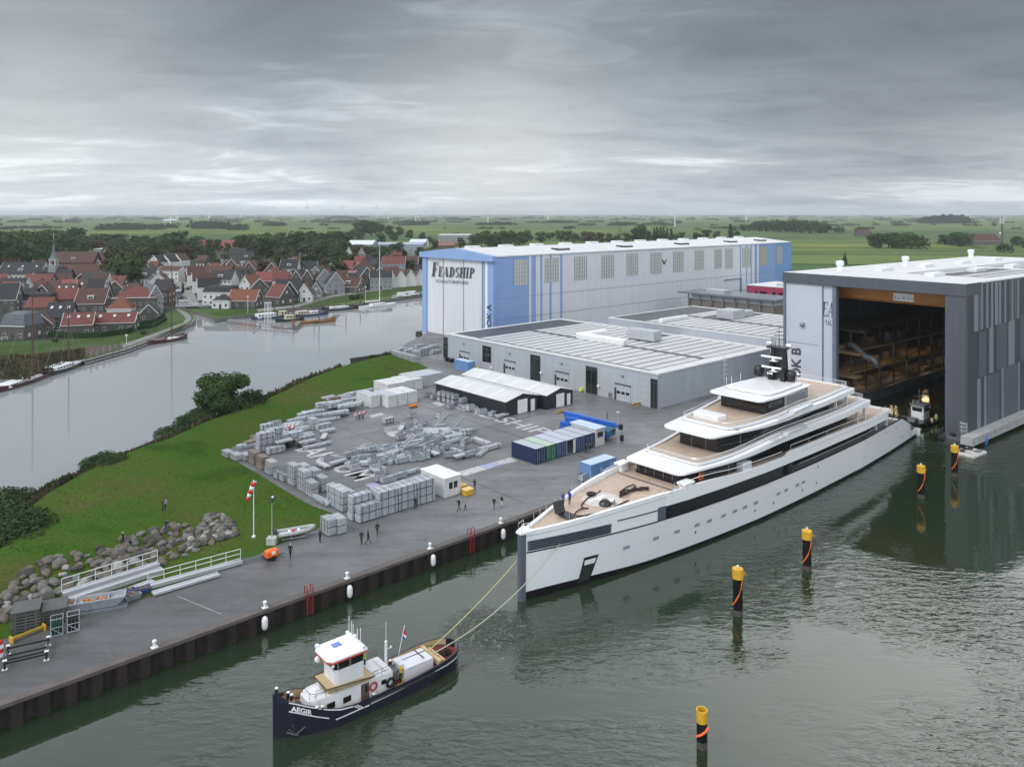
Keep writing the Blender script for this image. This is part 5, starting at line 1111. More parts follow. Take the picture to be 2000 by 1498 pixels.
bol(9.0,1.2,2.35,.85,mat('lime_rope',(.5,.62,.06),.8));bol(11.6,.7,.7,1.3,yrp)
mb=MB();mb.tube([(11.7,-.6,1.3),(11.9,-1.2,.9),(11.4,-1.5,.7),(10.9,-1.7,.8),(11.2,-1.3,.75),(12.0,-1.5,.75)],.05,5);part('yellow_hose',mb,yrp,tug)
mb=MB();mb.lathe([(.4,-.35),(.4,.35)],12,0,0);wm=MB();wm.at(11.75,.0,1.15,rx=PI/2);wm.lathe([(.5,-.5),(.5,-.42),(.25,-.4),(.25,.4),(.5,.42),(.5,.5)],12);part('winch',wm,steel_dark,tug)
fl=thing('ensign','red white and blue ensign on a thin staff at the side of the tug','flag',TF.o+TF.x*13.2+TF.y*1.9+Vector((0,0,1.2)),TA)
mb=MB();mb.tube([(0,0,0),(.9,.3,2.6)],.03,5);part('flag_staff',mb,dirtywhite,fl)
for i,(nm,m)in enumerate((('red_band',mat('flag_red',(.4,.03,.05),.8)),('white_band',white),('blue_band',mat('flag_blue',(.02,.05,.25),.8)))):
 mb=MB();P=[]
 for k_ in range(6):
  d=k_/5;fx,fy,fz=.86-.15*i*.3+.18*d,.3+.05*math.sin(6*d),2.5-.26*i
  P.append([(fx-.02*i+.05*math.sin(7*d+i),fy+.12*math.sin(5*d),fz-.9*d*.75),(fx-.1+.05*math.sin(7*d+i+.6),fy+.12*math.sin(5*d),fz-.28-.9*d*.75)])
 mb.add([p for q in P for p in q],[(2*k_,2*k_+1,2*k_+3,2*k_+2)for k_ in range(5)]);part(nm,mb,m,fl)
def sagline(a,b,sag,n=14):return[a+(b-a)*t+Vector((0,0,-sag*4*t*(1-t)))for t in[i/n for i in range(n+1)]]
ta=TF.o+TF.x*15.7+TF.y*.3+Vector((0,0,1.6));tb2=TF.o+TF.x*15.7+TF.y*-.4+Vector((0,0,1.6))
bow1=YF.o+YF.x*.2+YF.y*.5+Vector((0,0,4.6));bow2=YF.o+YF.x*4.6+YF.y*(-hbm(4.6,5.6)-.1)+Vector((0,0,5.75))
rope('tow_line',sagline(ta,bow1,.35),.05,mat('yellow_tow_rope',(.5,.46,.2),.8),'yellow tow line running from the tug stern to the far side of the yacht stem','rope')
mid=sagline(tb2,bow2,1.3);rope('tow_line',mid,.06,mat('pale_tow_rope',(.42,.4,.3),.8),'sagging pale tow line passing across the yacht stem to its louvred side','rope')
pblk=mat('black_pile',(.006,.006,.006),.7,spec=.2,var=.3,scale=1);pyel=mat('pile_yellow',(.58,.33,.02),.55,var=.25,scale=2.2);pmud=mat('pile_waterline',(.07,.055,.045),.8,var=.3,scale=2)
for px,pyb,pyt,lab,opened in((1371,1459,1385,'nearest black mooring pile with open yellow pipe head and short orange strap',1),(1441,1200,1109,'black mooring pile with yellow cap, second nearest to the viewer',0),(1576,1112,1035,'black mooring pile with yellow cap and orange rope, third out from the dock hall',0),(1799,972,909,'yellow capped mooring pile out from the yacht stern, standing clear of the dock hall',0),(1864.5,929,870,'yellow capped mooring pile beside the white pontoon at the dock hall corner',0)):
 p=G(px,pyb,0);top=HC-(pyt-HY)*p.y/FOC;r=.52 if not opened else.44;hc=1.1 if not opened else 1.0
 t=thing('mooring_pile',lab,'mooring pile',(p.x,p.y,0),R(30),'yellow capped mooring piles')
 mb=MB();mb.lathe([(r,-2),(r,top-hc)],20);part('pile_shaft',mb,pblk,t,smooth=False)
 mb=MB();mb.lathe([(r+.01,-.2),(r+.015,.55),(r+.005,.6)],20);part('waterline_growth',mb,pmud,t)
 mb=MB();
 if opened:mb.lathe([(r+.02,top-hc),(r+.04,top),(r-.06,top),(r-.08,top-1.2)],20)
 else:mb.lathe([(r+.03,top-hc),(r+.09,top-hc+.02),(r+.09,top-.05),(r+.03,top),(.05,top+.12)],20)
 c=part('pile_cap',mb,pyel,t)
 if not opened:
  mb=MB();mb.lathe([(.12,top+.1),(.12,top+.3),(.05,top+.34)],8);part('cap_knob',mb,dirtywhite,c)
  mb=MB();mb.box(r,-.18,top-1.0,r+.42,.18,top-.6);mb.box(r+.3,-.32,top-.9,r+.42,.32,top-.7);part('side_lug',mb,pyel,c)
  mb=MB()
  for o_ in(0,.1):mb.tube([((r+.1)*math.cos(a),(r+.1)*math.sin(a),z-o_)for a,z in((-1.5,top-hc+.1),(-1.75,top-hc-.8),(-2.2,top-hc-1.6),(-2.8,top-hc-2.3),(-3.4,top-hc-2.8))],.05,5)
  part('rope',mb,orange,t)
 else:
  mb=MB();mb.tube([((r+.09)*math.cos(a),(r+.09)*math.sin(a),z)for a,z in((-1.0,top-hc-.3),(-1.8,top-hc-.55),(-2.6,top-hc-.85),(-3.3,top-hc-1.1))],.1,6);part('strap',mb,orange,t)
def FX(px,py,z=0):return G(px,py,z)
p=FX(1796,826);st=thing('workboat','small dark workboat with white wheelhouse waiting behind the yacht in the dock mouth','workboat',(p.x,p.y,0),R(40))
mb=MB();rings=[]
for x,w,z in((-5,1.6,1.0),(-4.6,2.1,1.0),(-2,2.4,1.0),(2,2.4,1.1),(4.2,1.8,1.4),(5.4,.8,1.7),(5.8,.1,1.8)):rings.append([(x,-w,z),(x,-w*.8,-.8),(x,w*.8,-.8),(x,w,z)])
mb.loft(rings);part('hull',mb,black,st)
mb=MB();mb.bbox(-1.2,-1.3,1.0,1.8,1.3,3.9,.15);w_=part('wheelhouse',mb,tw,st)
mb=MB();mb.box(-1.24,-1.0,2.7,-1.205,1.0,3.5);mb.box(-.9,-1.34,2.7,1.5,-1.305,3.5);part('window',mb,yblk,w_)
mb=MB();mb.bbox(-1.6,-1.5,3.9,2.1,1.5,4.15,.1);mb.tube([(-.2,0,4.1),(-.2,0,7.2)],.07,5);mb.tube([(-.2,-1,5.6),(-.2,1,5.6)],.05,4);mb.cbox(.6,.4,4.1,.9,.9,.5);mb.cbox(-1.0,.8,4.1,.4,.4,.8);part('wheelhouse_roof',mb,mat('grey_top',(.12,.12,.13),.6),w_)
mb=MB();mb.cbox(-3.4,0,1.0,1.6,1.6,.7);mb.tube([(-4.5,-1.8,1),(-4.5,-1.8,1.9),(-4.5,1.8,1.9),(-4.5,1.8,1)],.05,4);part('winch',mb,steel_dark,st)
mb=MB();mb.ell((2.4,-2.4,1.2),.5,.4,.8,8,5);mb.ell((0,-2.5,1.0),.4,.35,.6,8,5);part('fender',mb,rope_tan,st)
p=FX(1866,862);wp=thing('work_raft','dark steel work raft with control stand at the foot of the dock hall tower','raft',(p.x,p.y,0),RB)
mb=MB();mb.bbox(-2.6,-2.2,-.4,2.6,2.2,1.3,.2);part('raft_hull',mb,mat('grey_raft_deck',(.07,.075,.085),.6),wp)
mb=MB();mb.ell((-3.0,1.2,.9),.9,.8,.8,10,6);part('fender',mb,rubber,wp)
mb=MB();mb.bbox(-.4,.2,1.3,1.0,1.6,2.5,.1);mb.box(-1.6,-.5,1.3,-.9,.3,1.9);part('control_stand',mb,black,wp)
mb=MB()
for y in(-2,2):
 for x in(-2.4,-.8,.8,2.4):mb.tube([(x,y,1.3),(x,y,2.3)],.04,4)
 mb.tube([(-2.4,y,2.3),(2.4,y,2.3)],.04,4);mb.tube([(-2.4,y,1.8),(2.4,y,1.8)],.04,4)
part('railing',mb,steel_dark,wp)
mb=MB();mb.lathe([(.55,-1),(.55,1.5),(.35,1.6),(.05,1.62)],10,-.6,-2.9);part('thruster',mb,steel_dark,wp)
q=FX(1883,846,2.3);ld=MB()
for dx in(-.5,.5):ld.tube([(dx,0,-2.4),(dx,0,2.2)],.06,5)
for k_ in range(10):ld.tube([(-.5,0,-2.2+.45*k_),(.5,0,-2.2+.45*k_)],.045,4)
for k_ in range(3):ld.tube([(-.5,0,.6+.7*k_),(-.5,-.8,.6+.7*k_),(.5,-.8,.6+.7*k_),(.5,0,.6+.7*k_)],.04,4)
solo('access_ladder',ld,steel,'galvanised caged ladder on the corner of the concrete beam at the dock hall','ladder',tuple(q),RB-PI/2)
p=FX(1894,880,.5);pn=thing('pontoon','white flat pontoon littered with gear, floating at the dock hall corner','pontoon',(p.x,p.y,0),R(36))
mb=MB();mb.bbox(-2.7,-1.9,-.4,2.7,1.9,.4,.15);part('float',mb,mat('pontoon_white',(.36,.35,.33),.8,c2=(.55,.53,.5),scale=.8),pn)
for x,y,m,nm in((-1.6,.6,rope_dark,'rope_coil'),(.3,1.0,rubber,'tyre'),(.9,.3,rope_dark,'rope_coil')):
 mb=MB();mb.loft([[(x+(.38+.15*math.cos(q_))*math.cos(a),y+(.38+.15*math.cos(q_))*math.sin(a),.65+.15*math.sin(q_))for q_ in(0,1.5,3,4.5)]for a in[i*2*PI/12 for i in range(13)]],caps=False);part(nm,mb,m,pn)
mb=MB();mb.box(.2,-1.5,.5,1.8,-.5,.56);part('grating',mb,steel_dark,pn)
p=FX(1925,858,.9);mb=MB();mb.lathe([(.1,1.9),(.4,1.6),(.5,1.0),(.35,.2),(.1,-.4)],9);mb.tube([(0,0,1.9),(-.4,.6,2.6)],.05,4)
solo('blue_fender',mb,mat('fender_blue',(.08,.2,.5),.5),'blue bag fender hanging on the concrete beam beside the dock hall','fender',(p.x,p.y,.1))
QF=Fr(W(0,-23,0),A1)
bo=thing('quay_bollard','x','bollard',(0,0,0),A1,'white bollards along the quay edge')
mb=MB();mb.lathe([(.34,0),(.3,.1),(.24,.18),(.24,.75),(.34,.85),(.34,1.05),(.22,1.15),(.02,1.17)],14);part('post',mb,white,bo,smooth=False)
mb=MB();mb.cbox(0,0,0,1.0,.8,.08);part('base_plate',mb,dirtywhite,bo)
qs=[((297,1258),'on the empty stretch of quay, closest to the gas cylinder racks'),((517,1186),'above the leftmost fender hanging on the quay wall'),((681,1131),'on the quay behind the tug mast, right of a red ladder'),((844,1073),'on the quay below the walking couple in dark coats'),((982,1023),'on the quay next to the bow of the yacht')]
for i,((px,py),d)in enumerate(qs):
 u=QF.loc(hit(px,py,(0,0,2.3),Vector((0,0,1)))).x;place(bo,i,W(u,-23.2,2.3),A1,'white mushroom bollard '+d,scale=.62)
fe=None;ftxt=['left of the first red ladder','hanging right behind the tug wheelhouse mast','hanging between the walking couple and the water','hanging nearest to the yacht bow']
for i,(px,py)in enumerate(((518,1200),(684,1137),(847,1080),(984,1036))):
 u=QF.loc(hit(px,py,QF.o-QF.y*1.1,QF.y)).x;o=obj('quay_fender',fm,None,W(u,-24.0,.35),A1);o.scale=(.72,.72,.78)
 tag(o,'white sausage fender on the rusty quay wall, '+ftxt[i],'fender','white fenders along the quay')
la=thing('quay_ladder','x','ladder',(0,0,0),A1,'red ladders on the quay')
mb=MB()
for dx in(-.35,.35):mb.tube([(dx,.5,.05),(dx,.5,.8),(dx,.15,1.0),(dx,-.12,.7),(dx,-.12,-2.2)],.06,6)
part('side_rail',mb,mat('ladder_red',(.26,.02,.018),.6),la)
mb=MB()
for k_ in range(7):mb.tube([(-.35,-.12,-.2-.3*k_),(.35,-.12,-.2-.3*k_)],.04,5)
part('rung',mb,MATS['ladder_red'],la)
for i,((px,py),d)in enumerate((((602,1158),'red steel ladder over the quay edge behind the tug, nearer the orange generator'),((924,1047),'red steel ladder over the quay edge close to the yacht bow'))):
 u=QF.loc(hit(px,py,(0,0,2.3),Vector((0,0,1)))).x;place(la,i,W(u,-23.75,2.3),A1,d)
from mathutils.bvhtree import BVHTree
_bvh=BVHTree.FromPolygons([Vector(p)for p in vsx],fs)
def gz(x,y):
 h=_bvh.ray_cast(Vector((x,y,60)),Vector((0,0,-1)))
 return max(2.254,h[0].z)if h[0]else 2.254
def onland(px,py):
 d=Vector(((px-1000)/FOC,1,-(py-HY)/FOC));h=_bvh.ray_cast(Vector((0,0,HC)),d.normalized())
 g=G(px,py,2.254)
 return h[0]if h[0]and h[0].z>2.256 else g
rr=random.Random(5)
YZ=2.256
def p_bundle(name,L_,Wd,Hh,m,layers=5):
 t=thing(name,'x','bundle',(0,-400,-50))
 mb=MB();h=(Hh-.12)/layers
 for k in range(layers):
  e=rr.uniform(-.04,.04);mb.box(-L_/2+e,-Wd/2+rr.uniform(0,.03),.12+k*h,L_/2+e,Wd/2-rr.uniform(0,.03),.12+(k+1)*h-.035)
 part('boards',mb,m,t)
 mb=MB()
 for x in(-L_*.36,0,L_*.36):mb.box(x-.045,-Wd/2-.012,.1,x+.045,Wd/2+.012,Hh-.02)
 for x in(-L_*.36,L_*.36):mb.box(x-.06,-Wd/2,0,x+.06,Wd/2,.12)
 part('strap',mb,darkgrey,t);return t
def p_pipes(name,L_,Wd,Hh,m):
 t=thing(name,'x','pipe bundle',(0,-400,-50));mb=MB();n=max(3,int(Wd/.16));k=max(2,int(Hh/.16))
 for j in range(k):
  for i in range(n):y=-Wd/2+(i+.5)*Wd/n;e=rr.uniform(-.12,.12);mb.tube([(-L_/2+e,y,.14+j*.16),(L_/2+e,y,.14+j*.16)],.072,5)
 part('pipes',mb,m,t);mb=MB()
 for x in(-L_*.33,L_*.33):mb.box(x-.05,-Wd/2-.06,0,x+.05,Wd/2+.06,.07);[mb.box(x-.04,s*(Wd/2+.05)-.03,0,x+.04,s*(Wd/2+.05)+.03,Hh+.2)for s in(-1,1)]
 part('cradle',mb,steel_dark,t);return t
def p_still(name,L_,Wd,Hh,m,fill=True):
 t=thing(name,'x','stillage',(0,-400,-50));mb=MB()
 z0=.14
 for s in(-1,1):
  mb.box(-L_/2,s*Wd/2-.025,z0,L_/2,s*Wd/2+.025,Hh);mb.box(s*L_/2-.025,-Wd/2+.03,z0,s*L_/2+.025,Wd/2-.03,Hh)
 mb.box(-L_/2+.03,-Wd/2+.03,z0,L_/2-.03,Wd/2-.03,z0+.06);part('mesh_box',mb,m,t)
 mb=MB()
 for sx in(-1,1):
  for sy in(-1,1):mb.cbox(sx*(L_/2-.02),sy*(Wd/2-.02),0,.09,.09,Hh+.08)
 for s in(-1,1):mb.box(-L_/2,s*Wd/2-.04,Hh-.06,L_/2,s*Wd/2+.04,Hh);mb.box(-L_/2,s*Wd/2-.035,Hh*.5,L_/2,s*Wd/2+.035,Hh*.5+.04)
 part('corner_post',mb,steel_dark,t)
 if fill:
  mb=MB()
  for k in range(9):mb.at(rr.uniform(-L_*.3,L_*.3),rr.uniform(-Wd*.3,Wd*.3),Hh*.72+rr.uniform(0,.12),rr.uniform(-.5,.5)+(0 if L_>Wd*1.3 else PI/2*rr.randrange(2)),rr.uniform(-.2,.2));mb.cbox(0,0,0,L_*.5,.14,.1)
  mb.M=Matrix.Identity(4);mb.box(-L_/2+.06,-Wd/2+.06,z0+.07,L_/2-.06,Wd/2-.06,Hh*.7);part('contents',mb,steel,t)
 return t
def p_truss(name,L_,Wd):
 t=thing(name,'x','truss',(0,-400,-50));mb=MB()
 for y in(-Wd/2,Wd/2):
  for z in(.1,.1+Wd*.8):mb.tube([(-L_/2,y,z),(L_/2,y,z)],.05,5)
 part('chord',mb,steel_pale,t);mb=MB();n=int(L_/.5)
 for i in range(n):
  x=-L_/2+(i+.5)*L_/n;mb.tube([(x,-Wd/2,.1),(x,Wd/2,.1)],.035,4);mb.tube([(x,-Wd/2,.1+Wd*.8),(x,Wd/2,.1+Wd*.8)],.035,4)
  for y in(-Wd/2,Wd/2):mb.tube([(x,y,.1),(x+L_/n*.5,y,.1+Wd*.8)],.03,4)
 part('rung',mb,steel,t);return t
def p_trestle(name,L_):
 t=thing(name,'x','platform',(0,-400,-50));mb=MB();mb.box(-L_/2,-.45,.62,L_/2,.45,.72);mb.box(-L_/2,-.47,.45,L_/2,-.43,.8);mb.box(-L_/2,.43,.45,L_/2,.47,.8);part('platform',mb,steel_pale,t)
 mb=MB();[mb.cbox(sx*L_*.42,sy*.4,0,.08,.08,.62)for sx in(-1,1)for sy in(-1,1)];part('leg',mb,steel_dark,t);return t
def p_stair(name,L_):
 t=thing(name,'x','stair',(0,-400,-50));mb=MB()
 for y in(-.5,.5):mb.loft([[(-L_/2,y-.04,.2),(-L_/2,y+.04,.2),(-L_/2,y+.04,.5),(-L_/2,y-.04,.5)],[(L_/2,y-.04,2.2),(L_/2,y+.04,2.2),(L_/2,y+.04,2.5),(L_/2,y-.04,2.5)]])
 part('stringer',mb,steel_pale,t);mb=MB()
 for k in range(9):x=-L_/2+L_*(k+.5)/9;mb.box(x-.12,-.46,.32+2*(k+.5)/9,x+.12,.46,.36+2*(k+.5)/9)
 mb.box(-L_/2,-.5,0,L_/2*.6,.5,.2);[mb.cbox(L_*.3,s*.45,0,.07,.07,1.7)for s in(-1,1)];part('tread',mb,steel,t);return t
galv_board=mat('galvanised_boards',(.47,.49,.52),.45,.25,var=.16,scale=1.4,rand=.1,wave=('X',.42,.18))
brownboard=mat('stained_timber_boards',(.22,.17,.14),.8,var=.3,scale=2,rand=.1)
PR={'board':[p_bundle('board_bundle',3.0,1.25,1.12,galv_board),0],'long':[p_bundle('board_bundle',4.6,1.2,.95,galv_board,4),0],'short':[p_bundle('board_bundle',2.2,1.25,1.05,galv_board),0],'brown':[p_bundle('timber_bundle',2.4,1.25,1.05,brownboard),0],'pipes':[p_pipes('pipe_bundle',4.6,1.2,.75,steel_pale),0],'lpipes':[p_pipes('pipe_bundle',5.4,.9,.5,steel),0],'still':[p_still('stillage',1.5,1.15,1.05,steel),0],'sstill':[p_still('stillage',2.4,1.1,.9,steel),0],'estill':[p_still('stillage',1.6,1.2,1.3,steel_pale,False),0],'truss':[p_truss('lattice_truss',4.6,.7),0],'plat':[p_trestle('scaffold_platform',3.2),0],'stair':[p_stair('stair_frame',3.2),0]}
HGT={'board':1.13,'long':.97,'short':1.06,'brown':1.06,'pipes':.98,'lpipes':.72,'still':1.12,'sstill':.97,'estill':1.37,'truss':.7,'plat':.73,'stair':.7}
WORD={'board':'scaffold board bundle','long':'long scaffold board bundle','short':'short scaffold board bundle','brown':'brown timber bundle','pipes':'cradle of pipes','lpipes':'low cradle of long pipes','still':'square steel stillage with scrap','sstill':'oblong steel stillage with fittings','estill':'open empty steel stillage','truss':'galvanised lattice truss','plat':'low scaffold platform on legs','stair':'leaning steel stair frame'}
GRP={'board':'scaffold bundles in the yard','long':'scaffold bundles in the yard','short':'scaffold bundles in the yard','brown':'scaffold bundles in the yard','pipes':'pipe cradles in the yard','lpipes':'pipe cradles in the yard','still':'stillages in the yard','sstill':'stillages in the yard','estill':'stillages in the yard','truss':'lattice trusses in the yard','plat':'scaffold platforms in the yard','stair':'stair frames in the yard'}
used_lab={}
def put(kind,p,yaw,desc,n=1,jit=.05):
 for k in range(n):
  e=PR[kind];z=p[2]+k*HGT[kind]
  tier='' if n==1 else(', topmost' if k==n-1 else(', lowest' if k==0 else ', middle'))
  tail=desc if n==1 else 'of stack '+desc
  place(e[0],e[1],(p[0]+rr.uniform(-jit,jit),p[1]+rr.uniform(-jit,jit),z),A1+yaw+rr.uniform(-jit,jit)*.4,(WORD[kind]+tier+' '+tail).replace('  ',' '),GRP[kind]);e[1]+=1
names=['farthest from the white cabin','second from the far front-row end','second from the white cabin','beside the white cabin']
for i,u in enumerate((-78.2,-75.0,-71.8,-68.6)):
 put('board',W(u,-9.9,YZ),0,names[i]+', quay side',2 if i==0 else 3);put('board',W(u+(-.3 if i==0 else.1),-8.55,YZ),0,names[i]+', yard side',3)
put('short',G(641,1041,YZ),PI/2,'on the quay, nearer the rigid boat',2);put('short',G(661,1038,YZ),PI/2,'on the quay by the rigid boat, right stack',2)
edge_list=[('long',660,990,3,PI/2,'at the corner nearest the front row'),('pipes',672,975,2,PI/2,'behind the corner stack of long boards'),('lpipes',626,979,1,PI/2,'lying beside the grass before the corner stack'),('short',608,966,2,PI/2,'on the grass edge, third from the corner'),('short',629,956,2,PI/2,'second row from the grass, third from the corner'),('short',594,957,3,PI/2,'on the grass edge, fourth from the corner'),('short',574,945,3,PI/2,'on the grass edge midway, tallest there'),('short',594,932,2,PI/2,'second row from the grass, midway'),('short',613,941,2,PI/2,'second row from the grass, nearer the corner'),('still',556,938,1,PI/2,'in the low grass-edge gap, nearer the windsock'),('still',545,933,1,PI/2,'in the low grass-edge gap, farther from the windsock'),('short',530,924,2,PI/2,'on the grass edge next to the brown timber'),('brown',512,914,2,PI/2,'on the grass edge, nearer the windsock'),('brown',497,905,2,PI/2,'on the grass edge, farther from the windsock'),('short',480,897,1,PI/2,'third from the outer grass corner'),('short',462,897,1,PI/2,'second from the outer grass corner'),('short',445,891,1,PI/2,'at the outer grass corner'),('board',519,880,3,0,'in the tall block behind the brown timber'),('board',535,872,3,0,'in the tall block, back side'),('board',538,884,1,0,'in front of the tall block'),('long',563,866,2,0,'right of the tall block'),('long',586,858,1,0,'next to the red and white barrier pile'),('board',598,862,1,0,'next to the dark bin'),('plat',600,868,1,0,'beside the dark bin in the yard'),('lpipes',620,872,1,0,'in the open before the painted word'),('plat',633,858,1,.9,'between the word on the ground and the crowded edge'),('plat',640,846,1,0,'standing alone in the left half of the yard'),('board',632,838,1,0,'at the open side of the crowded edge'),('short',611,837,2,PI/2,'like a small tower at the crowded edge')]
for k,px,py,n,yw,d in edge_list:put(k,G(px,py,YZ),yw,d,n)
mid=[('sstill',790,835,'with white ends, left of the pair above the white marking'),('sstill',821,831,'with white ends, right of the pair above the white marking'),('stair',861,831,'left of the two stair frames near the black shed'),('stair',893,838,'right of the two stair frames near the black shed'),('lpipes',907,846,'beside the right stair frame'),('truss',769,840,'on the left tip of the white marking'),('estill',797,855,'on the white marking, left'),('estill',814,852,'on the white marking, middle'),('still',783,858,'on the white marking, leftmost'),('sstill',836,858,'inside the white marking, left of two'),('sstill',855,860,'inside the white marking, right of two'),('pipes',888,855,'at the right tip of the white marking'),('lpipes',884,864,'slanting before the right tip of the white marking'),('sstill',786,873,'near the lower edge of the white marking'),('plat',813,867,'in the middle of the white marking'),('still',843,871,'in the lower middle of the white marking'),('still',873,877,'at the lower right of the white marking'),('still',859,884,'in the row below the marking, right end'),('plat',845,890,'in the row below the marking'),('estill',829,896,'in the row of bins below the marking, first from the right'),('estill',820,898,'in the row of bins below the marking, second from the right'),('estill',808,900,'in the row of bins below the marking, third from the right'),('sstill',785,903,'in front of the row of bins below the marking'),('lpipes',900,886,'between the marking and the pipe racks, rear'),('plat',902,895,'between the marking and the pipe racks, front'),('pipes',940,866,'before the navy container, rear one'),('pipes',957,877,'before the navy container, middle one'),('lpipes',945,884,'before the navy container, front one'),('estill',639,906,'beside the painted letters, leftmost'),('sstill',662,902,'beside the painted letters, second from left'),('sstill',676,894,'beside the painted letters, third from left'),('still',692,890,'beside the painted letters, fourth from left'),('sstill',712,899,'between the letters and the marking, left'),('sstill',731,880,'between the letters and the marking, top left'),('sstill',748,879,'between the letters and the marking, top right'),('lpipes',766,878,'between the letters and the marking, far right'),('estill',730,906,'in the middle bins, leftmost'),('still',745,906,'in the middle bins, second'),('estill',762,903,'in the middle bins, rightmost'),('plat',660,908,'by the painted letters, front left'),('estill',690,914,'alone beside the painted letter U'),('plat',631,914,'over the painted letter K'),('still',732,919,'behind the lilac square'),('sstill',758,941,'tall one on legs behind the front row, left'),('sstill',779,934,'tall one on legs behind the front row, right'),('estill',745,927,'with a pale top behind the front row'),('lpipes',793,926,'lying behind the front row near the cabin'),('still',834,775,'at the far end of the shed wall, first'),('still',848,779,'at the far end of the shed wall, second'),('still',879,797,'pushed forward from the shed wall bins'),('still',910,799,'along the shed wall past the tall pair'),('estill',919,802,'along the shed wall, next to the mesh heap'),('still',943,808,'along the shed wall near its gable, left'),('still',961,813,'along the shed wall near its gable, middle'),('plat',980,816,'along the shed wall near its gable, right')]
for i,(k,px,py,d)in enumerate(mid):put(k,G(px,py,YZ),0 if rr.random()<.6 else(PI/2 if rr.random()<.6 else rr.uniform(-.6,.6)),d)
for i,px in enumerate((862,871,880,889)):put('still',G(px,783+2.2*i,YZ),0,f'in the shed-wall double row, {("far end","second","third","near end")[i]}',2)
put('still',G(904,796,YZ),0,'in the tall pair along the shed wall',2);put('truss',G(931,804,YZ),1.0,'heaped against the shed wall')
tl=[G(445,884,YZ)+Vector((2,-.5,0)),G(480,860,YZ),G(540,831,YZ),G(600,801,YZ),G(645,783,YZ),G(688,768,YZ)]
zn=['near the outer grass corner','just in from the grass corner','midway along the dike foot','halfway to the white containers','beside the white containers']
kinds=['truss','brown','lpipes','pipes','long','sstill','plat','pipes','board','lpipes','long','short']
cnt={}
for i in range(78):
 s=rr.random()*4.999;a,b=tl[int(s)],tl[int(s)+1];t=s-int(s);d=(b-a).normalized();nrm=Vector((d.y,-d.x,0))
 off=rr.uniform(.8,9.5 if s<3.7 else 5.5);p=a+(b-a)*t+nrm*off
 k=rr.choice(kinds);lev=0 if rr.random()<.72 else 1
 side_='against the grass' if off<3.6 else('mid band' if off<6.6 else 'yard side of band')
 put(k,(p.x,p.y,YZ+(.95 if lev else 0)),rr.choice((0,0,0,.1,-.1,-.15,.12)),f'{zn[int(s)]}, {side_}'+(', on top' if lev else ''),1,.1)
jz=[('left yard middle',690,780,868,902),('yard centre',780,860,834,898),('right yard middle',855,930,838,892),('yard below the sheds',740,870,806,832),('gap before the front row',640,760,905,950)]
for i in range(40):
 lb,x0,x1,y0,y1=jz[(0,1,1,2,2,0,1,3,4,0)[i%10]];k=rr.choice(('estill','still','sstill','sstill','plat','pipes','lpipes','short','stair' if i%9==0 else 'still','lpipes'))
 put(k,G(rr.uniform(x0,x1),rr.uniform(y0,y1),YZ+.004),rr.choice((0,0,PI/2,.3,-.4,.8)),'among the jumble in the '+lb,1,.1)
fb=[(772,700),(783,703),(795,706),(806,709),(786,694),(799,697),(812,700),(800,687),(815,690),(828,694),(820,680),(836,684),(848,680),(852,690)]
fn=['front left','front, second','front, third','front right','second row left','second row middle','second row right','third row left','third row middle','third row right','back left','back middle','back right','right end']
for(px,py),d in zip(fb,fn):put('board',G(px,py,YZ),PI/2 if py>698 else 0,f'by the left hall, {d}',2 if py>692 else 1)
def barrier(px,py,lab):
 t=thing('barrier_heap',lab,'barrier',G(px,py,YZ),A1,'barrier heaps');mb,mb2=MB(),MB()
 for k in range(6):
  x,y,a=rr.uniform(-.8,.8),rr.uniform(-.5,.5),rr.uniform(-.5,.5)
  for j in range(4):q=mb if j%2 else mb2;q.at(x,y,.7+.12*k,a,.3*rr.uniform(-1,1));q.box(-.9+.45*j,-.16,0,-.45+.45*j,.16,.06)
 part('red_boards',mb,red,t);part('white_boards',mb2,white,t);mb=MB();[mb.cbox(x,y,0,.15,.6,.75)for x,y in((-.7,0),(.7,0),(0,.1))];part('trestle',mb,steel_dark,t)
barrier(566,846,'heap of red and white barrier boards on stores beside the tall board block');barrier(703,818,'heap of red and white barrier boards at the open end of the crowded band')
t=thing('dark_bin','dark green waste bin beside the tall block of boards','bin',G(567,874,YZ),A1+.3);mb=MB();mb.loft([[(-.6,-.4,.15),(.6,-.4,.15),(.6,.4,.15),(-.6,.4,.15)],[(-.75,-.5,1.2),(.75,-.5,1.2),(.75,.5,1.2),(-.75,.5,1.2)]]);part('bin_body',mb,mat('bin_green',(.02,.03,.028),.5),t);mb=MB();mb.bbox(-.8,-.55,1.21,.8,.55,1.35,.06);part('bin_lid',mb,black,t)
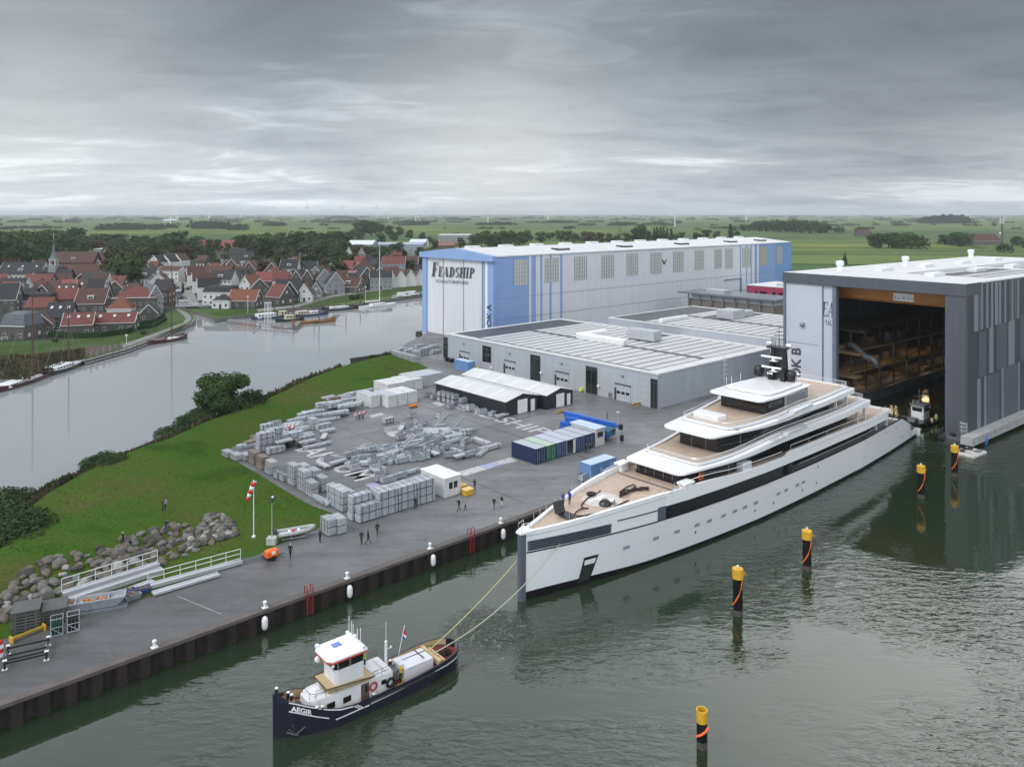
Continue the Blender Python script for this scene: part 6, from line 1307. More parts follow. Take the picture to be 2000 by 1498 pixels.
def container(label,o,rz,m,roofm,L_=6.06,Wd=2.44,Hh=2.6,door_m=None,group='containers in the yard',open_=False,cat='container'):
 t=thing('shipping_container',label,cat,o,rz,group)
 mb=MB();n=int(L_/.3)
 def corr(y,s):
  P=[]
  for i in range(n):x0=.1+i*(L_-.2)/n;w=(L_-.2)/n;P+=[(x0,y),(x0+w*.3,y),(x0+w*.45,y-s*.045),(x0+w*.8,y-s*.045)]
  P.append((L_-.1,y));return P
 for y,s in((.03,-1),(Wd-.03,1)):mb.loft([[(x,yy,.15)for x,yy in corr(y,s)],[(x,yy,Hh-.12)for x,yy in corr(y,s)]],caps=False,closed=False)
 mb.box(L_-.08,.05,.15,L_-.03,Wd-.05,Hh-.1);mb.box(.05,.05,.1,L_-.05,Wd-.05,.16)
 for x in(0,L_-.1):
  for y in(0,Wd-.1):mb.box(x,y,0,x+.1,y+.1,Hh)
 for y in(0,Wd-.08):mb.box(.1,y,Hh-.12,L_-.1,y+.08,Hh);mb.box(.1,y,.02,L_-.1,y+.08,.16)
 for x in(0,L_-.08):mb.box(x,.1,Hh-.12,x+.08,Wd-.1,Hh);mb.box(x,.1,.02,x+.08,Wd-.1,.16)
 part('body',mb,m,t)
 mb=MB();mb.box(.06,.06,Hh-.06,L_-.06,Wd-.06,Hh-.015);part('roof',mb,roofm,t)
 for k in(0,1):
  mb=MB();y0=.11+k*(Wd-.22)/2;w=(Wd-.22)/2-.02
  if open_ and k==0:mb.at(.03,y0,0,R(115));mb.box(0,-.03,.17,w,.03,Hh-.14);mb.M=Matrix.Identity(4)
  elif open_:mb.box(.02,y0+w-.05,.17,.06,y0+w,Hh-.14)
  else:mb.box(.02,y0,.17,.06,y0+w,Hh-.14)
  d=part('door',mb,door_m or m,t)
  mb=MB()
  if not open_:[mb.tube([(0.0,y0+w*f,.2),(0.0,y0+w*f,Hh-.17)],.03,5)for f in(.3,.75)];part('locking_bar',mb,steel,d)
 return t
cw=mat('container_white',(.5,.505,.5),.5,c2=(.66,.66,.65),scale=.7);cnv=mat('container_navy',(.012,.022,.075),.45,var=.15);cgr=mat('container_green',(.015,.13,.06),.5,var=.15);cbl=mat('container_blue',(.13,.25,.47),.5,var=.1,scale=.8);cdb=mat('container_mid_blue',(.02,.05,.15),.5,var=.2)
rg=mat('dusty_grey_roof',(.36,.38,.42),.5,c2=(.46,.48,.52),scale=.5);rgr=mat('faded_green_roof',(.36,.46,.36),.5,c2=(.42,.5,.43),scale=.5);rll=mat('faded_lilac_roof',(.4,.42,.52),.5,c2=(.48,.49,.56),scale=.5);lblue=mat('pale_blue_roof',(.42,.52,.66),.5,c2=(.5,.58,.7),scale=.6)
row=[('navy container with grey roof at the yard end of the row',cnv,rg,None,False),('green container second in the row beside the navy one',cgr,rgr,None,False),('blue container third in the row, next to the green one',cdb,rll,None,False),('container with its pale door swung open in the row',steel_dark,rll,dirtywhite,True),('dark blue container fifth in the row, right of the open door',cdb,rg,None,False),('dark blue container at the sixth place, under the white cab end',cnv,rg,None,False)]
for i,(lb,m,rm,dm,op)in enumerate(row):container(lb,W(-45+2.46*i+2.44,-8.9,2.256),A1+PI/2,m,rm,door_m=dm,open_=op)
t=container('white cabin container with dark window and raised roof at the end of the navy row',W(-27.7,-9.0,2.256),A1+PI/2,cw,rg,L_=6.06,Wd=2.44,Hh=3.1,cat='cabin');
mb=MB();mb.box(-.04,.5,1.6,.0,1.9,2.5);part('window',mb,gl2,t);mb=MB();mb.bbox(-.3,-.2,3.12,6.3,2.6,3.3,.05);part('roof_cap',mb,lblue,t)
container('pale blue container alone on the quay beside the yacht foredeck',W(-44.2,-20.6,2.256),A1,cbl,lblue)
put('still',G(1141,938,YZ),0,'by the pale blue container on the quay')
container('pale blue container standing against the grey workshop wall',W(-3.6,57.5,2.256),A1+PI/2,cbl,lblue)
p=G(758,797,2.256);u0,v0=uv(p)
for i,d in enumerate(('left one','middle one','right one')):container(f'white container in the front row of three by the dike, {d}',W(u0+2.44+2.62*i,v0,2.256),A1+PI/2,cw,cw if i else rg)
container('white container with grey roof set back left of the front three',W(u0-.4,v0+2.5,2.256),A1+PI/2,cw,rg)
p=G(790,766,2.256);u0,v0=uv(p)
for i,d in enumerate(('leftmost','second from left','third from left','rightmost')):container(f'white container in the rear row of four by the dike, {d}',W(u0-2.6+2.62*i,v0-(.6 if i<2 else 0),2.256),A1+PI/2,cw,cw)
p=G(829,752,2.256);u0,v0=uv(p)
t=container('pale grey store container with open shutters between the white containers and the black shed',W(u0+4.5,v0-1.5,2.256),A1+PI/2,steel_pale,rg,L_=6.06,Wd=9,Hh=2.7)
t=thing('site_cabin','white site cabin with two dark windows on the quay beside the board stacks','cabin',W(-65.6,-10.9,2.256),A1)
mb=MB();mb.bbox(0,0,.15,3.1,6.0,2.85,.06);mb.box(.1,.1,0,3.0,5.9,.15);c=part('wall',mb,cw,t)
mb=MB();mb.bbox(-.08,-.08,2.86,3.18,6.08,3.0,.05);part('roof',mb,dirtywhite,t)
for x in(.85,1.75):mb=MB();mb.box(x,-.04,1.2,x+.65,-.003,2.2);w=part('window',mb,gl2,t);mb=MB();mb.box(x-.06,-.03,1.14,x+.71,-.002,1.2);mb.box(x-.06,-.03,2.2,x+.71,-.002,2.26);part('window_frame',mb,dirtywhite,w)
for i,(u,v,d)in enumerate(((-62.35,-10.4,'rear'),(-62.7,-12.4,'front'))):
 t=thing('yellow_grit_box',f'yellow grit box beside the white cabin, {d} one of two','box',W(u,v,2.256),A1,'yellow boxes by the cabin');t.scale=(.8,.85,.85);mb=MB();mb.loft([[(0,0,.05),(1.7,0,.05),(1.7,1.2,.05),(0,1.2,.05)],[(-.06,-.06,1.0),(1.76,-.06,1.0),(1.76,1.26,1.0),(-.06,1.26,1.0)]]);part('box_body',mb,yellow,t)
 mb=MB();mb.bbox(-.1,-.1,1.0,1.8,1.3,1.15,.06);[mb.bbox(x,.3,1.15,x+.3,.8,1.3,.04)for x in(.2,1.1)];part('box_lid',mb,mat('pale_yellow_lid',(.75,.55,.2),.5),t)
a,b=G(1098,842,2.256),G(1186,858,2.256);d=b-a;cz_=math.atan2(d.y,d.x);cb_=mat('crane_blue',(.015,.1,.42),.4,var=.1)
t=thing('mobile_crane','bright blue mobile crane with lowered boom parked behind the navy containers','crane',(a.x,a.y,2.256),cz_);L_=10.6
mb=MB();mb.bbox(0,-1.3,.7,L_,1.3,1.35,.08);mb.bbox(.2,-1.28,1.35,2.6,1.28,2.3,.15);part('chassis',mb,cb_,t)
mb=MB();mb.bbox(L_-2.2,-1.25,1.0,L_+.3,1.25,2.2,.2);cabn=part('driver_cab',mb,mat('crane_teal',(.02,.15,.22),.4),t)
mb=MB();mb.box(L_+.27,-1.0,1.5,L_+.33,1.0,2.0);part('windscreen',mb,gl2,cabn)
for x in(1.3,2.9,6.6,8.4):
 for s in(-1,1):mb=MB();mb.at(x,s*1.1,.62,rx=PI/2);mb.lathe([(.25,-.2),(.6,-.18),(.62,.18),(.25,.2)],14);w=part('wheel',mb,rubber,t);mb=MB();mb.at(x,s*1.3,.62,rx=PI/2);mb.lathe([(.28,-.04),(.2,.06)],10);part('rim',mb,steel_dark,w)
mb=MB();mb.bbox(1.2,-1.2,2.3,4.2,1.0,3.3,.15);part('superstructure',mb,cb_,t)
mb=MB();mb.loft([[(.6,-.45,3.0),(.6,.45,3.0),(.6,.45,4.0),(.6,-.45,4.0)],[(11.2,-.38,2.5),(11.2,.38,2.5),(11.2,.38,3.3),(11.2,-.38,3.3)]]);mb.loft([[(11.2,-.3,2.55),(11.2,.3,2.55),(11.2,.3,3.2),(11.2,-.3,3.2)],[(12.0,-.3,2.5),(12.0,.3,2.5),(12.0,.3,3.15),(12.0,-.3,3.15)]]);bo_=part('boom',mb,cb_,t)
mb=MB();mb.bbox(12.0,-.42,2.3,12.8,.42,3.3,.12);mb.tube([(12.7,0,2.4),(12.7,0,1.2)],.05,5);mb.bbox(12.4,-.25,.2,13.0,.25,1.3,.08);part('boom_head',mb,black,bo_)
mb=MB();mb.bbox(2.4,.2,2.4,4.6,1.2,3.7,.15);op=part('operator_cab',mb,cb_,t);mb=MB();mb.box(4.59,.3,2.9,4.63,1.1,3.5);part('windscreen',mb,gl2,op)
t=thing('generator','orange trailer generator on the quay below the floodlight mast','generator',G(530,1092,2.256),A1)
mb=MB();mb.bbox(-.75,-.5,.45,.75,.5,1.2,.12);g=part('canopy',mb,mat('safety_orange',(.75,.13,.01),.4),t);mb=MB();mb.box(-.2,-.53,.75,.3,-.505,1.1);part('data_plate',mb,white,g)
mb=MB();mb.box(-.7,-.45,.25,.7,.45,.45);mb.tube([(.7,0,.35),(1.6,0,.3)],.05,5);mb.tube([(-.9,-1.2,.4),(-.9,1.2,.4)],.04,5);mb.tube([(.9,-1.2,.4),(.9,1.2,.4)],.04,5);part('trailer_frame',mb,black,t)
for s in(-1,1):mb=MB();mb.at(0,s*.6,.28,rx=PI/2);mb.lathe([(.1,-.08),(.28,-.08),(.28,.08),(.1,.08)],12);part('wheel',mb,rubber,t)
t=thing('rigid_boat','grey inflatable boat with outboard motor on a trailer at the grass edge','boat',G(577,1050,2.256),R(24));gt=mat('grey_tube',(.33,.34,.34),.6,var=.1)
mb=MB();
for s in(-1,1):mb.tube([(-2.2,s*.75,.9),(0,s*.8,.9),(1.4,s*.65,.98),(2.2,s*.3,1.1),(2.45,0,1.15)],.24,8)
part('tube',mb,gt,t,smooth=True);mb=MB();mb.loft([[(-2.0,-.6,.75),(-2.0,.6,.75),(-2.0,0,.45)],[(1.4,-.5,.8),(1.4,.5,.8),(1.4,0,.5)],[(2.3,-.05,1.0),(2.3,.05,1.0),(2.3,0,.9)]]);part('hull',mb,dirtywhite,t)
mb=MB();mb.box(-.9,-.55,.85,-.6,.55,1.0);mb.box(.3,-.5,.85,.6,.5,1.0);part('thwart',mb,dirtywhite,t);mb=MB();mb.ell((-.2,.1,.95),.3,.2,.12,8,4);part('red_tank',mb,red,t)
mb=MB();mb.bbox(-2.75,-.2,.9,-2.3,.2,1.5,.08);mb.box(-2.6,-.06,.3,-2.4,.06,.9);part('outboard_motor',mb,darkgrey,t);mb=MB();mb.box(-1.8,-.7,.25,1.2,-.62,.35);mb.box(-1.8,.62,.25,1.2,.7,.35);mb.box(-.6,-.9,.2,-.5,.9,.45);mb.tube([(1.2,0,.3),(3.2,0,.25)],.05,5);part('trailer',mb,steel,t)
p=onland(495.5,1049);top=HC-(937-HY)*p.y/FOC
t=thing('windsock','red and white windsock drooping from a white pole on the grass','windsock',tuple(p));mb=MB();mb.tube([(0,0,-.2),(0,0,top-p.z)],.07,7,.05);mb.cbox(0,0,-.1,.4,.4,.3);part('pole',mb,white,t)
h=top-p.z;mb=MB();mb.loft([[(.05+.34*math.cos(a),.34*math.sin(a),h-.25)for a in[i*PI/5 for i in range(10)]],[(.06+.32*math.cos(a),.32*math.sin(a),h-.3)for a in[i*PI/5 for i in range(10)]]]);part('hoop',mb,steel,t)
ax=Vector((-.36,0,-.93));q0=Vector((.05,0,h-.3))
for i in range(5):
 a,b=q0+ax*.52*i,q0+ax*.52*(i+1);r0,r1=.34-.03*i,.34-.03*(i+1);mb=MB();mb.tube([a,b],r0,10,r1);part(('red_band','white_band')[i%2],mb,(mat('windsock_red',(.6,.02,.03),.8),white)[i%2],t,smooth=True)
p=G(531,1062,2.256);top=HC-(973-HY)*p.y/FOC
t=thing('floodlight_mast','slim grey floodlight mast beside the orange generator','lamp',tuple(p));h=top-p.z;mb=MB();mb.tube([(0,0,0),(0,0,h-.3)],.08,7,.05);part('mast',mb,steel,t);mb=MB();mb.at(0,0,h-.3,.4,R(-30));mb.bbox(-.35,-.15,-.3,.05,.1,.3,.05);mb.bbox(.08,-.15,-.1,.4,.1,.45,.05);lh=part('lamp_head',mb,black,t);mb=MB();mb.ell((.1,0,h+.15),.15,.15,.15,8,5);part('lamp_cap',mb,white,lh);mb=MB();mb.bbox(-.6,-.5,0,.6,.5,.9,.05);part('base_block',mb,mat('pale_concrete',(.4,.4,.4),.8),t)
p=G(1207,886,2.256);t=thing('yard_lamp','thin lamp post on the quay behind the pale blue container','lamp',tuple(p));h=7.2;mb=MB();mb.tube([(0,0,0),(0,0,h)],.06,6,.04);part('post',mb,steel,t);mb=MB();mb.bbox(-.25,-.1,h,.25,.1,h+.15,.03);part('lamp_head',mb,dirtywhite,t)
alu=mat('aluminium',(.55,.56,.58),.35,.4,var=.08,scale=1)
def gang(a,b,lab,w=.9,rail=0,h=.45,rail_z=1.1):
 A,B=G(*a,YZ),G(*b,YZ);d=B-A;L_=d.length;t=thing('gangway',lab,'gangway',tuple(A),math.atan2(d.y,d.x),'aluminium gangways by the rocks')
 mb=MB();mb.box(0,-w/2,.1,L_,-w/2+.12,h);mb.box(0,w/2-.12,.1,L_,w/2,h);mb.box(.02,-w/2+.13,h-.2,L_-.02,w/2-.13,h-.1);part('deck_beam',mb,alu,t)
 if rail:
  mb=MB();y=w/2-.06
  for z in(h+rail_z*.5,h+rail_z):mb.tube([(0,y,z),(L_,y,z)],.045,5)
  n=int(L_/1.6)
  for k in range(n+1):mb.tube([(L_*k/n,y,h-.05),(L_*k/n,y,h+rail_z)],.035,4)
  part('handrail',mb,dirtywhite,t)
gang((122,1172),(310,1112),'long gangway with white handrail closest to the rocks',.8,1,.9,1.3);gang((128,1180),(318,1118),'gangway without rail lying in front of the long railed one',.8,0,.6);gang((192,1180),(300,1140),'short gangway beam beside the grey skip',.8,0,.5)
gang((290,1150),(472,1100),'gangway with white handrail reaching towards the generator',.9,1,.5,1.1);gang((298,1163),(428,1124),'bright plank gangway lying alone on the open quay',.9,0,.35)
t=thing('loading_skip','grey steel skip with orange scrap inside, standing on a pallet by the rocks','skip',G(182,1190,YZ),R(22));mb=MB()
o_,i_,b_=[(-3.1,-.85),(3.1,-.85),(3.1,.85),(-3.1,.85)],[(-2.98,-.73),(2.98,-.73),(2.98,.73),(-2.98,.73)],[(-2.3,-.55),(2.3,-.55),(2.3,.55),(-2.3,.55)]
mb.loft([[(x,y,.25)for x,y in b_],[(x,y,1.15)for x,y in o_],[(x,y,1.25)for x,y in o_],[(x,y,1.25)for x,y in i_],[(x*.95,y*.9,.85)for x,y in i_]]);mb.box(-1.7,-.7,.86,-1.6,.7,1.2);mb.box(1.4,-.7,.86,1.5,.7,1.2);part('skip_body',mb,steel,t)
mb=MB();[mb.at(rr.uniform(-2.6,1.2),rr.uniform(-.5,.5),.9,rr.uniform(0,3)).cbox(0,0,0,.35,.2,.12)for k in range(26)];part('orange_scrap',mb,mat('orange_scrap',(.45,.13,.02),.7),t);mb=MB();mb.box(-2.9,-1.0,0,3.3,.9,.2);part('pallet',mb,steel_dark,t)
def plates(px,py,n,lab):
 t=thing('plate_stack',lab,'plate stack',G(px,py,YZ),R(26),'dark plate stacks');
 mb,mb2=MB(),MB()
 for k in range(n):e=rr.uniform(-.06,.06);mb.box(-1.25+e,-1.3,.12+.3*k,1.25+e,1.3,.3+.3*k);[mb2.box(x-.06,-1.25,.3*k,x+.06,1.25,.12+.3*k)for x in(-.9,0,.9)]
 part('plates',mb,mat('dark_plate',(.07,.07,.068),.6,c2=(.1,.1,.095),scale=.8),t);part('spacers',mb2,wood,t)
plates(53,1222,7,'tall stack of dark plates with timber spacers nearest the left edge');plates(106,1207,5,'lower stack of dark plates between the tall stack and the skip')
def cyls(px,py,m,lab):
 t=thing('cylinder_rack',lab,'gas rack',G(px,py,YZ),R(30),'gas cylinder racks');mb=MB()
 for i in range(3):
  for j in range(3):mb.lathe([(.13,.15),(.13,1.35),(.07,1.5),(.04,1.6)],8,-.32+.32*i,-.32+.32*j)
 part('gas_cylinders',mb,m,t,smooth=True);mb=MB();mb.box(-.55,-.55,.05,.55,.55,.13)
 for x in(-.53,.53):
  for y in(-.53,.53):mb.tube([(x,y,0),(x,y,1.75)],.035,4)
 for z in(.9,1.72):
  for s in(-1,1):mb.tube([(-.53,s*.53,z),(.53,s*.53,z)],.03,4);mb.tube([(s*.53,-.53,z),(s*.53,.53,z)],.03,4)
 mb.tube([(.53,-.53,.1),(-.53,-.53,.9)],.03,4);part('rack_frame',mb,steel,t)
cyls(111,1238,mat('cylinder_green',(.01,.06,.04),.4),'rack of dark green gas cylinders on the quay');cyls(143,1230,mat('cylinder_black',(.012,.014,.018),.4),'rack of black gas cylinders with white caps on the quay')
a,b=G(22,1255,YZ),G(86,1229,YZ);d=b-a;t=thing('spreader_beam','yellow lifting beam with end plates lying behind the black frame','lifting beam',tuple(a),math.atan2(d.y,d.x));L_=d.length
mb=MB();mb.box(0,-.1,.2,L_,.1,.45);part('beam',mb,mat('dull_yellow',(.4,.25,.03),.6),t);mb=MB();mb.box(-.06,-.4,0,.06,.4,.55);mb.box(L_-.06,-.4,0,L_+.06,.4,.55);part('end_plate',mb,yellow,t)
t=thing('steel_frame','low black welded steel frame with white foot pads in the left corner of the quay','frame',G(53,1283,YZ),R(28));mb=MB()
for s in(-1,1):mb.box(-1.75,s*1.4-.06,.5,1.75,s*1.4+.06,.64);mb.box(s*1.65-.08,-1.34,.48,s*1.65+.08,1.34,.62);mb.box(-1.6,s*.4-.06,.3,1.6,s*.4+.06,.42)
[mb.cbox(sx*1.65,sy*1.4,0,.16,.16,.8)for sx in(-1,1)for sy in(-1,1)];part('frame_beam',mb,black,t)
mb=MB();[mb.cbox(sx*1.65,sy*1.4,.8,.35,.25,.08)for sx in(-1,1)for sy in(-1,1)];[mb.cbox(sx*1.65,sy*1.4,0,.45,.3,.05)for sx in(-1,1)for sy in(-1,1)];part('foot_pad',mb,dirtywhite,t)
t=thing('barrier_post','red and white barrier at the very left edge of the quay','barrier',G(-4,1288,YZ),R(60));
for k in range(4):mb=MB();mb.cbox(0,0,.1+.4*k,.9,.12,.4);part(('white_band','red_band')[k%2],mb,(white,red)[k%2],t)
for i,(px,py,d)in enumerate(((246,1163,'left'),(278,1158,'right'),(258,1170,'front'))):
 t=thing('scrap_tray',f'tray of scrap metal before the gangways, {d} one of three','scrap tray',G(px,py,YZ),R(25+10*i),'scrap trays by the gangways');mb=MB();mb.loft([[(-.7,-.5,.05),(.7,-.5,.05),(.7,.5,.05),(-.7,.5,.05)],[(-.85,-.6,.6),(.85,-.6,.6),(.85,.6,.6),(-.85,.6,.6)]]);part('tray',mb,(cdb,cdb,steel_dark)[i],t)
 mb=MB();[mb.at(rr.uniform(-.5,.5),rr.uniform(-.35,.35),.58,rr.uniform(0,3),rr.uniform(-.4,.4)).cbox(0,0,0,.6,.1,.12)for k in range(9)];part('scrap',mb,mat('rusty_scrap',(.15,.1,.08),.7,var=.3,scale=3),t)
t=thing('steel_beam','dark steel channel lying along the grass edge left of the generator','beam',G(480,1098,YZ),R(30));mb=MB();mb.box(-2.5,-.2,0,2.5,.2,.08);mb.box(-2.5,-.2,.08,2.5,-.12,.4);mb.box(-2.5,.12,.08,2.5,.2,.4);part('channel',mb,steel_dark,t)
t=thing('scissor_lift','small orange work lift parked by the white containers','lift',G(807,796,YZ),A1);mb=MB();mb.bbox(-.8,-.4,.25,.8,.4,.7,.08);part('base',mb,mat('lift_orange',(.65,.2,.02),.5),t);mb=MB();[mb.cbox(x,y,0,.3,.15,.3)for x in(-.55,.55)for y in(-.35,.35)];part('wheel',mb,rubber,t);mb=MB();mb.tube([(-.75,-.4,.7),(-.75,-.4,1.6),(.75,-.4,1.6),(.75,-.4,.7)],.03,4);mb.tube([(-.75,.4,.7),(-.75,.4,1.6),(.75,.4,1.6),(.75,.4,.7)],.03,4);part('guard_rail',mb,steel,t)
t=thing('waste_bins','two dark wheeled bins against the near end of the grey workshop','bin',W(-1.2,72.8,2.256),A1);
for i in(0,1):mb=MB();mb.loft([[(-.5,-1.8*i-.5,.15),(.5,-1.8*i-.5,.15),(.5,-1.8*i+.6,.15),(-.5,-1.8*i+.6,.15)],[(-.6,-1.8*i-.7,1.1),(.6,-1.8*i-.7,1.1),(.6,-1.8*i+.75,1.1),(-.6,-1.8*i+.75,1.1)]]);part('bin_body',mb,black,t)
for i,(px,py,d)in enumerate(((931,722,'left of the pale blue container'),(1135,765,'beside the third tall dark window'))):
 t=thing('yellow_reel',f'yellow hose reel at the grey workshop wall {d}','hose reel',G(px,py,YZ),A1,'yellow reels');mb=MB();mb.at(0,0,.55,0,0,PI/2);mb.lathe([(.15,-.3),(.5,-.28),(.55,0),(.5,.28),(.15,.3)],12);part('drum',mb,mat('lime_yellow',(.6,.6,.1),.5),t);mb=MB();mb.box(-.35,-.3,0,.35,.3,.1);part('stand',mb,steel_dark,t)
for i,(px,py,d)in enumerate(((1195,777,'black cable drum beside the last roller door'),)):
 t=thing('cable_drum',d,'cable drum',G(px,py,YZ),A1);mb=MB();mb.at(0,0,.8,rx=PI/2);mb.lathe([(.8,-.35),(.8,-.28),(.45,-.27),(.45,.27),(.8,.28),(.8,.35)],16);part('drum',mb,steel_dark,t);mb=MB();mb.box(-.6,-.4,0,.6,.4,.12);part('stand',mb,wood,t)
for i,(px,py,d)in enumerate(((1096,806,'loose boards by the black shed door'),(1245,792,'loose boards at the workshop corner'))):
 mb=MB();[mb.at(rr.uniform(-.6,.6),rr.uniform(-.5,.5),.04+.09*k,rr.uniform(-.3,.3)).cbox(0,0,0,2.4,.3,.07)for k in range(7)];solo('board_pile',mb,boxw,'low pile of '+d,'timber',tuple(G(px,py,YZ)),A1)
BR=[mat('boulder_grey',(.09,.086,.08),.9,c2=(.19,.182,.168),scale=1.6,bump=.5,bscale=4),mat('boulder_brown',(.085,.07,.058),.9,c2=(.16,.135,.11),scale=1.6,bump=.5,bscale=4),mat('boulder_pale',(.22,.215,.2),.9,c2=(.36,.35,.33),scale=1.6,bump=.5,bscale=4),mat('boulder_dark',(.04,.038,.034),.9,c2=(.085,.08,.07),scale=1.6,bump=.5,bscale=4)]
LB_=['grey','brown','pale','dark']
protos=[]
for k in range(8):
 bm=bmesh.new();bmesh.ops.create_icosphere(bm,subdivisions=2,radius=1)
 sx,sy,sz=rr.uniform(.75,1.25),rr.uniform(.6,.95),rr.uniform(.5,.75);o_=Vector((k*7.3,k*3.1,0))
 for v in bm.verts:
  d=1+.28*noise.noise(v.co*1.1+o_)+.12*noise.noise(v.co*2.7+o_);v.co=Vector((v.co.x*sx,v.co.y*sy,v.co.z*sz))*d
 for f in bm.faces:f.smooth=False
 me=bpy.data.meshes.new('boulder');bm.to_mesh(me);bm.free();me.materials.append(BR[0]);protos.append(me)
up=[(-20,1195),(0,1165),(40,1118),(90,1090),(190,1068),(250,1048),(330,1022),(385,1028),(404,1003),(430,1002),(455,1020),(462,1040)]
lo=[(-20,1215),(0,1212),(40,1192),(90,1172),(190,1140),(250,1120),(330,1098),(385,1078),(415,1062),(440,1055),(456,1047),(463,1043)]
pts=[]
tries=0
while len(pts)<285 and tries<20000:
 tries+=1;s=rr.random()**.85*10.999;i=int(s);t_=s-i;px=up[i][0]+(up[i+1][0]-up[i][0])*t_;q=rr.random();py=up[i][1]+(up[i+1][1]-up[i][1])*t_;py2=lo[i][1]+(lo[i+1][1]-lo[i][1])*t_;y=py+(py2-py)*q
 sz=rr.uniform(.3,.62)*(1.1 if px<320 else.85);p=onland(px,y+sz*5)
 if any((p-o_).length<(sz+s2)*.5 for o_,s2 in pts):continue
 pts.append((p,sz));
 k=rr.choices((0,1,2,3),(6,6,1.3,5))[0]
 o=obj('boulder',protos[rr.randrange(8)],None,(p.x,p.y,p.z+sz*.3),rr.uniform(0,6.28));o.scale=(sz*1.15,)*3;o.rotation_euler.x=rr.uniform(-.35,.35);o.rotation_euler.y=rr.uniform(-.35,.35)
 o.material_slots[0].link='OBJECT';o.material_slots[0].material=BR[k]
 where='at the ridge end near the floodlight mast' if px>380 else('in the middle of the rock bank above the gangways' if px>190 else 'at the low end of the rock bank beside the dark plates')
 tag(o,f'{LB_[k]} rounded boulder {where}','boulder',f'{LB_[k]} boulders {where}')
skin=mat('skin',(.42,.26,.19),.6)
def cloth(n,c):return mat(n,c,.9)
shoe=cloth('dark_shoe',(.015,.013,.012));hairm=mat('brown_hair',(.05,.032,.02),.9);hairg=mat('grey_hair',(.35,.34,.32),.9)
def skin_body(name,J,E_,child=False):
 """joints {name:(pos,radius)} and bones -> one continuous skinned surface"""
 ks=list(J);me=bpy.data.meshes.new(name);me.from_pydata([J[k][0]for k in ks],[(ks.index(a),ks.index(b))for a,b in E_],[])
 o=bpy.data.objects.new(name,me);col.objects.link(o);m=o.modifiers.new('skin','SKIN');sv=me.skin_vertices[0].data
 for i,k in enumerate(ks):r=J[k][1];sv[i].radius=r if isinstance(r,tuple)else(r,r)
 sv[ks.index('pelvis')].use_root=True;s=o.modifiers.new('sub','SUBSURF');s.levels=1;s.render_levels=1
 dg=bpy.context.evaluated_depsgraph_get();out=bpy.data.meshes.new_from_object(o.evaluated_get(dg));bpy.data.objects.remove(o);out.name=name;return out
def pose(stride=0.,armL=None,armR=None,lean=0.):
 J={'pelvis':((0,0,.95),(.15,.11)),'waist':((0,.0,1.1),(.14,.1)),'chest':((lean*.5,0,1.33),(.17,.115)),'neck':((lean*.8,0,1.5),.06),'head0':((lean+.02,0,1.6),(.078,.085)),'head1':((lean+.01,0,1.70),(.082,.09)),'nose':((lean+.11,0,1.635),.02)}
 E_=[('pelvis','waist'),('waist','chest'),('chest','neck'),('neck','head0'),('head0','head1'),('head0','nose')]
 for s,n,a in((1,'L',armL),(-1,'R',armR)):
  f=stride*s;a=a or[(-f*.12,s*.25,1.16),(-f*.45+.04,s*.27,.92)]
  J['hip'+n]=((0,s*.09,.88),.095);J['knee'+n]=((f*.5+.02*abs(stride),s*.1,.5),.06);J['ank'+n]=((f-.12*(1 if f<0 else 0),s*.1,.09+.1*(1 if f<0 else 0)*abs(stride)*2),.042);J['toe'+n]=((f+.17-.05*(f<0),s*.12,.035),.036)
  J['sh'+n]=((lean*.6,s*.19,1.43),.065);J['el'+n]=(a[0],.045);J['wr'+n]=(a[1],.032);w=Vector(a[1]);d=(w-Vector(a[0])).normalized()
  J['palm'+n]=(tuple(w+d*.07),(.034,.026));J['fing'+n]=(tuple(w+d*.15+Vector((.02,0,0))),.018);J['thumb'+n]=(tuple(w+d*.08+Vector((.045,-s*.015,0))),.012)
  E_+=[('pelvis','hip'+n),('hip'+n,'knee'+n),('knee'+n,'ank'+n),('ank'+n,'toe'+n),('chest','sh'+n),('sh'+n,'el'+n),('el'+n,'wr'+n),('wr'+n,'palm'+n),('palm'+n,'fing'+n),('palm'+n,'thumb'+n)]
 return J,E_
POSES={'stand':pose(.0),'walk':pose(.3),'walk2':pose(-.3,lean=.04),'hold':pose(.3,armR=[(.06,-.32,1.2),(.12,-.42,1.0)]),'camera':pose(.03,armL=[(.12,.26,1.2),(.3,.1,1.42)],armR=[(.12,-.26,1.2),(.3,-.1,1.42)]),'pocket':pose(.04,armL=[(-.06,.3,1.18),(.06,.22,.98)],armR=[(-.06,-.3,1.18),(.06,-.22,.98)])}
BODY={}
hb_=MB();hb_.ell((0,0,1.695),.1,.1,.085,10,6);hb_.ell((-.035,0,1.65),.085,.09,.08,10,5)
hair_me=hb_.mesh('hair',hairm,True)
for k,(J,E_)in POSES.items():
 me=skin_body('person',J,E_);me.materials.clear()
 for m in(skin,shoe,shoe,shoe):me.materials.append(m)
 hands=[Vector(J[x][0])for x in('palmL','palmR','fingL','fingR','thumbL','thumbR')]
 for p in me.polygons:
  c=p.center;p.use_smooth=True
  if c.z>1.53 or min((c-h).length for h in hands)<.075:p.material_index=0
  elif c.z<.1:p.material_index=3
  elif c.z<.93 and abs(c.y)<.215 and not(k in('walk','walk2','hold')and False):p.material_index=2
  else:p.material_index=1
 BODY[k]=me
CL={'black':(.012,.012,.014),'navy':(.012,.016,.035),'jeans':(.05,.09,.17),'cream':(.5,.46,.38),'royal':(.025,.045,.3),'grey':(.16,.16,.165),'dark':(.02,.02,.022),'pale':(.4,.42,.45),'olive':(.05,.055,.035)}
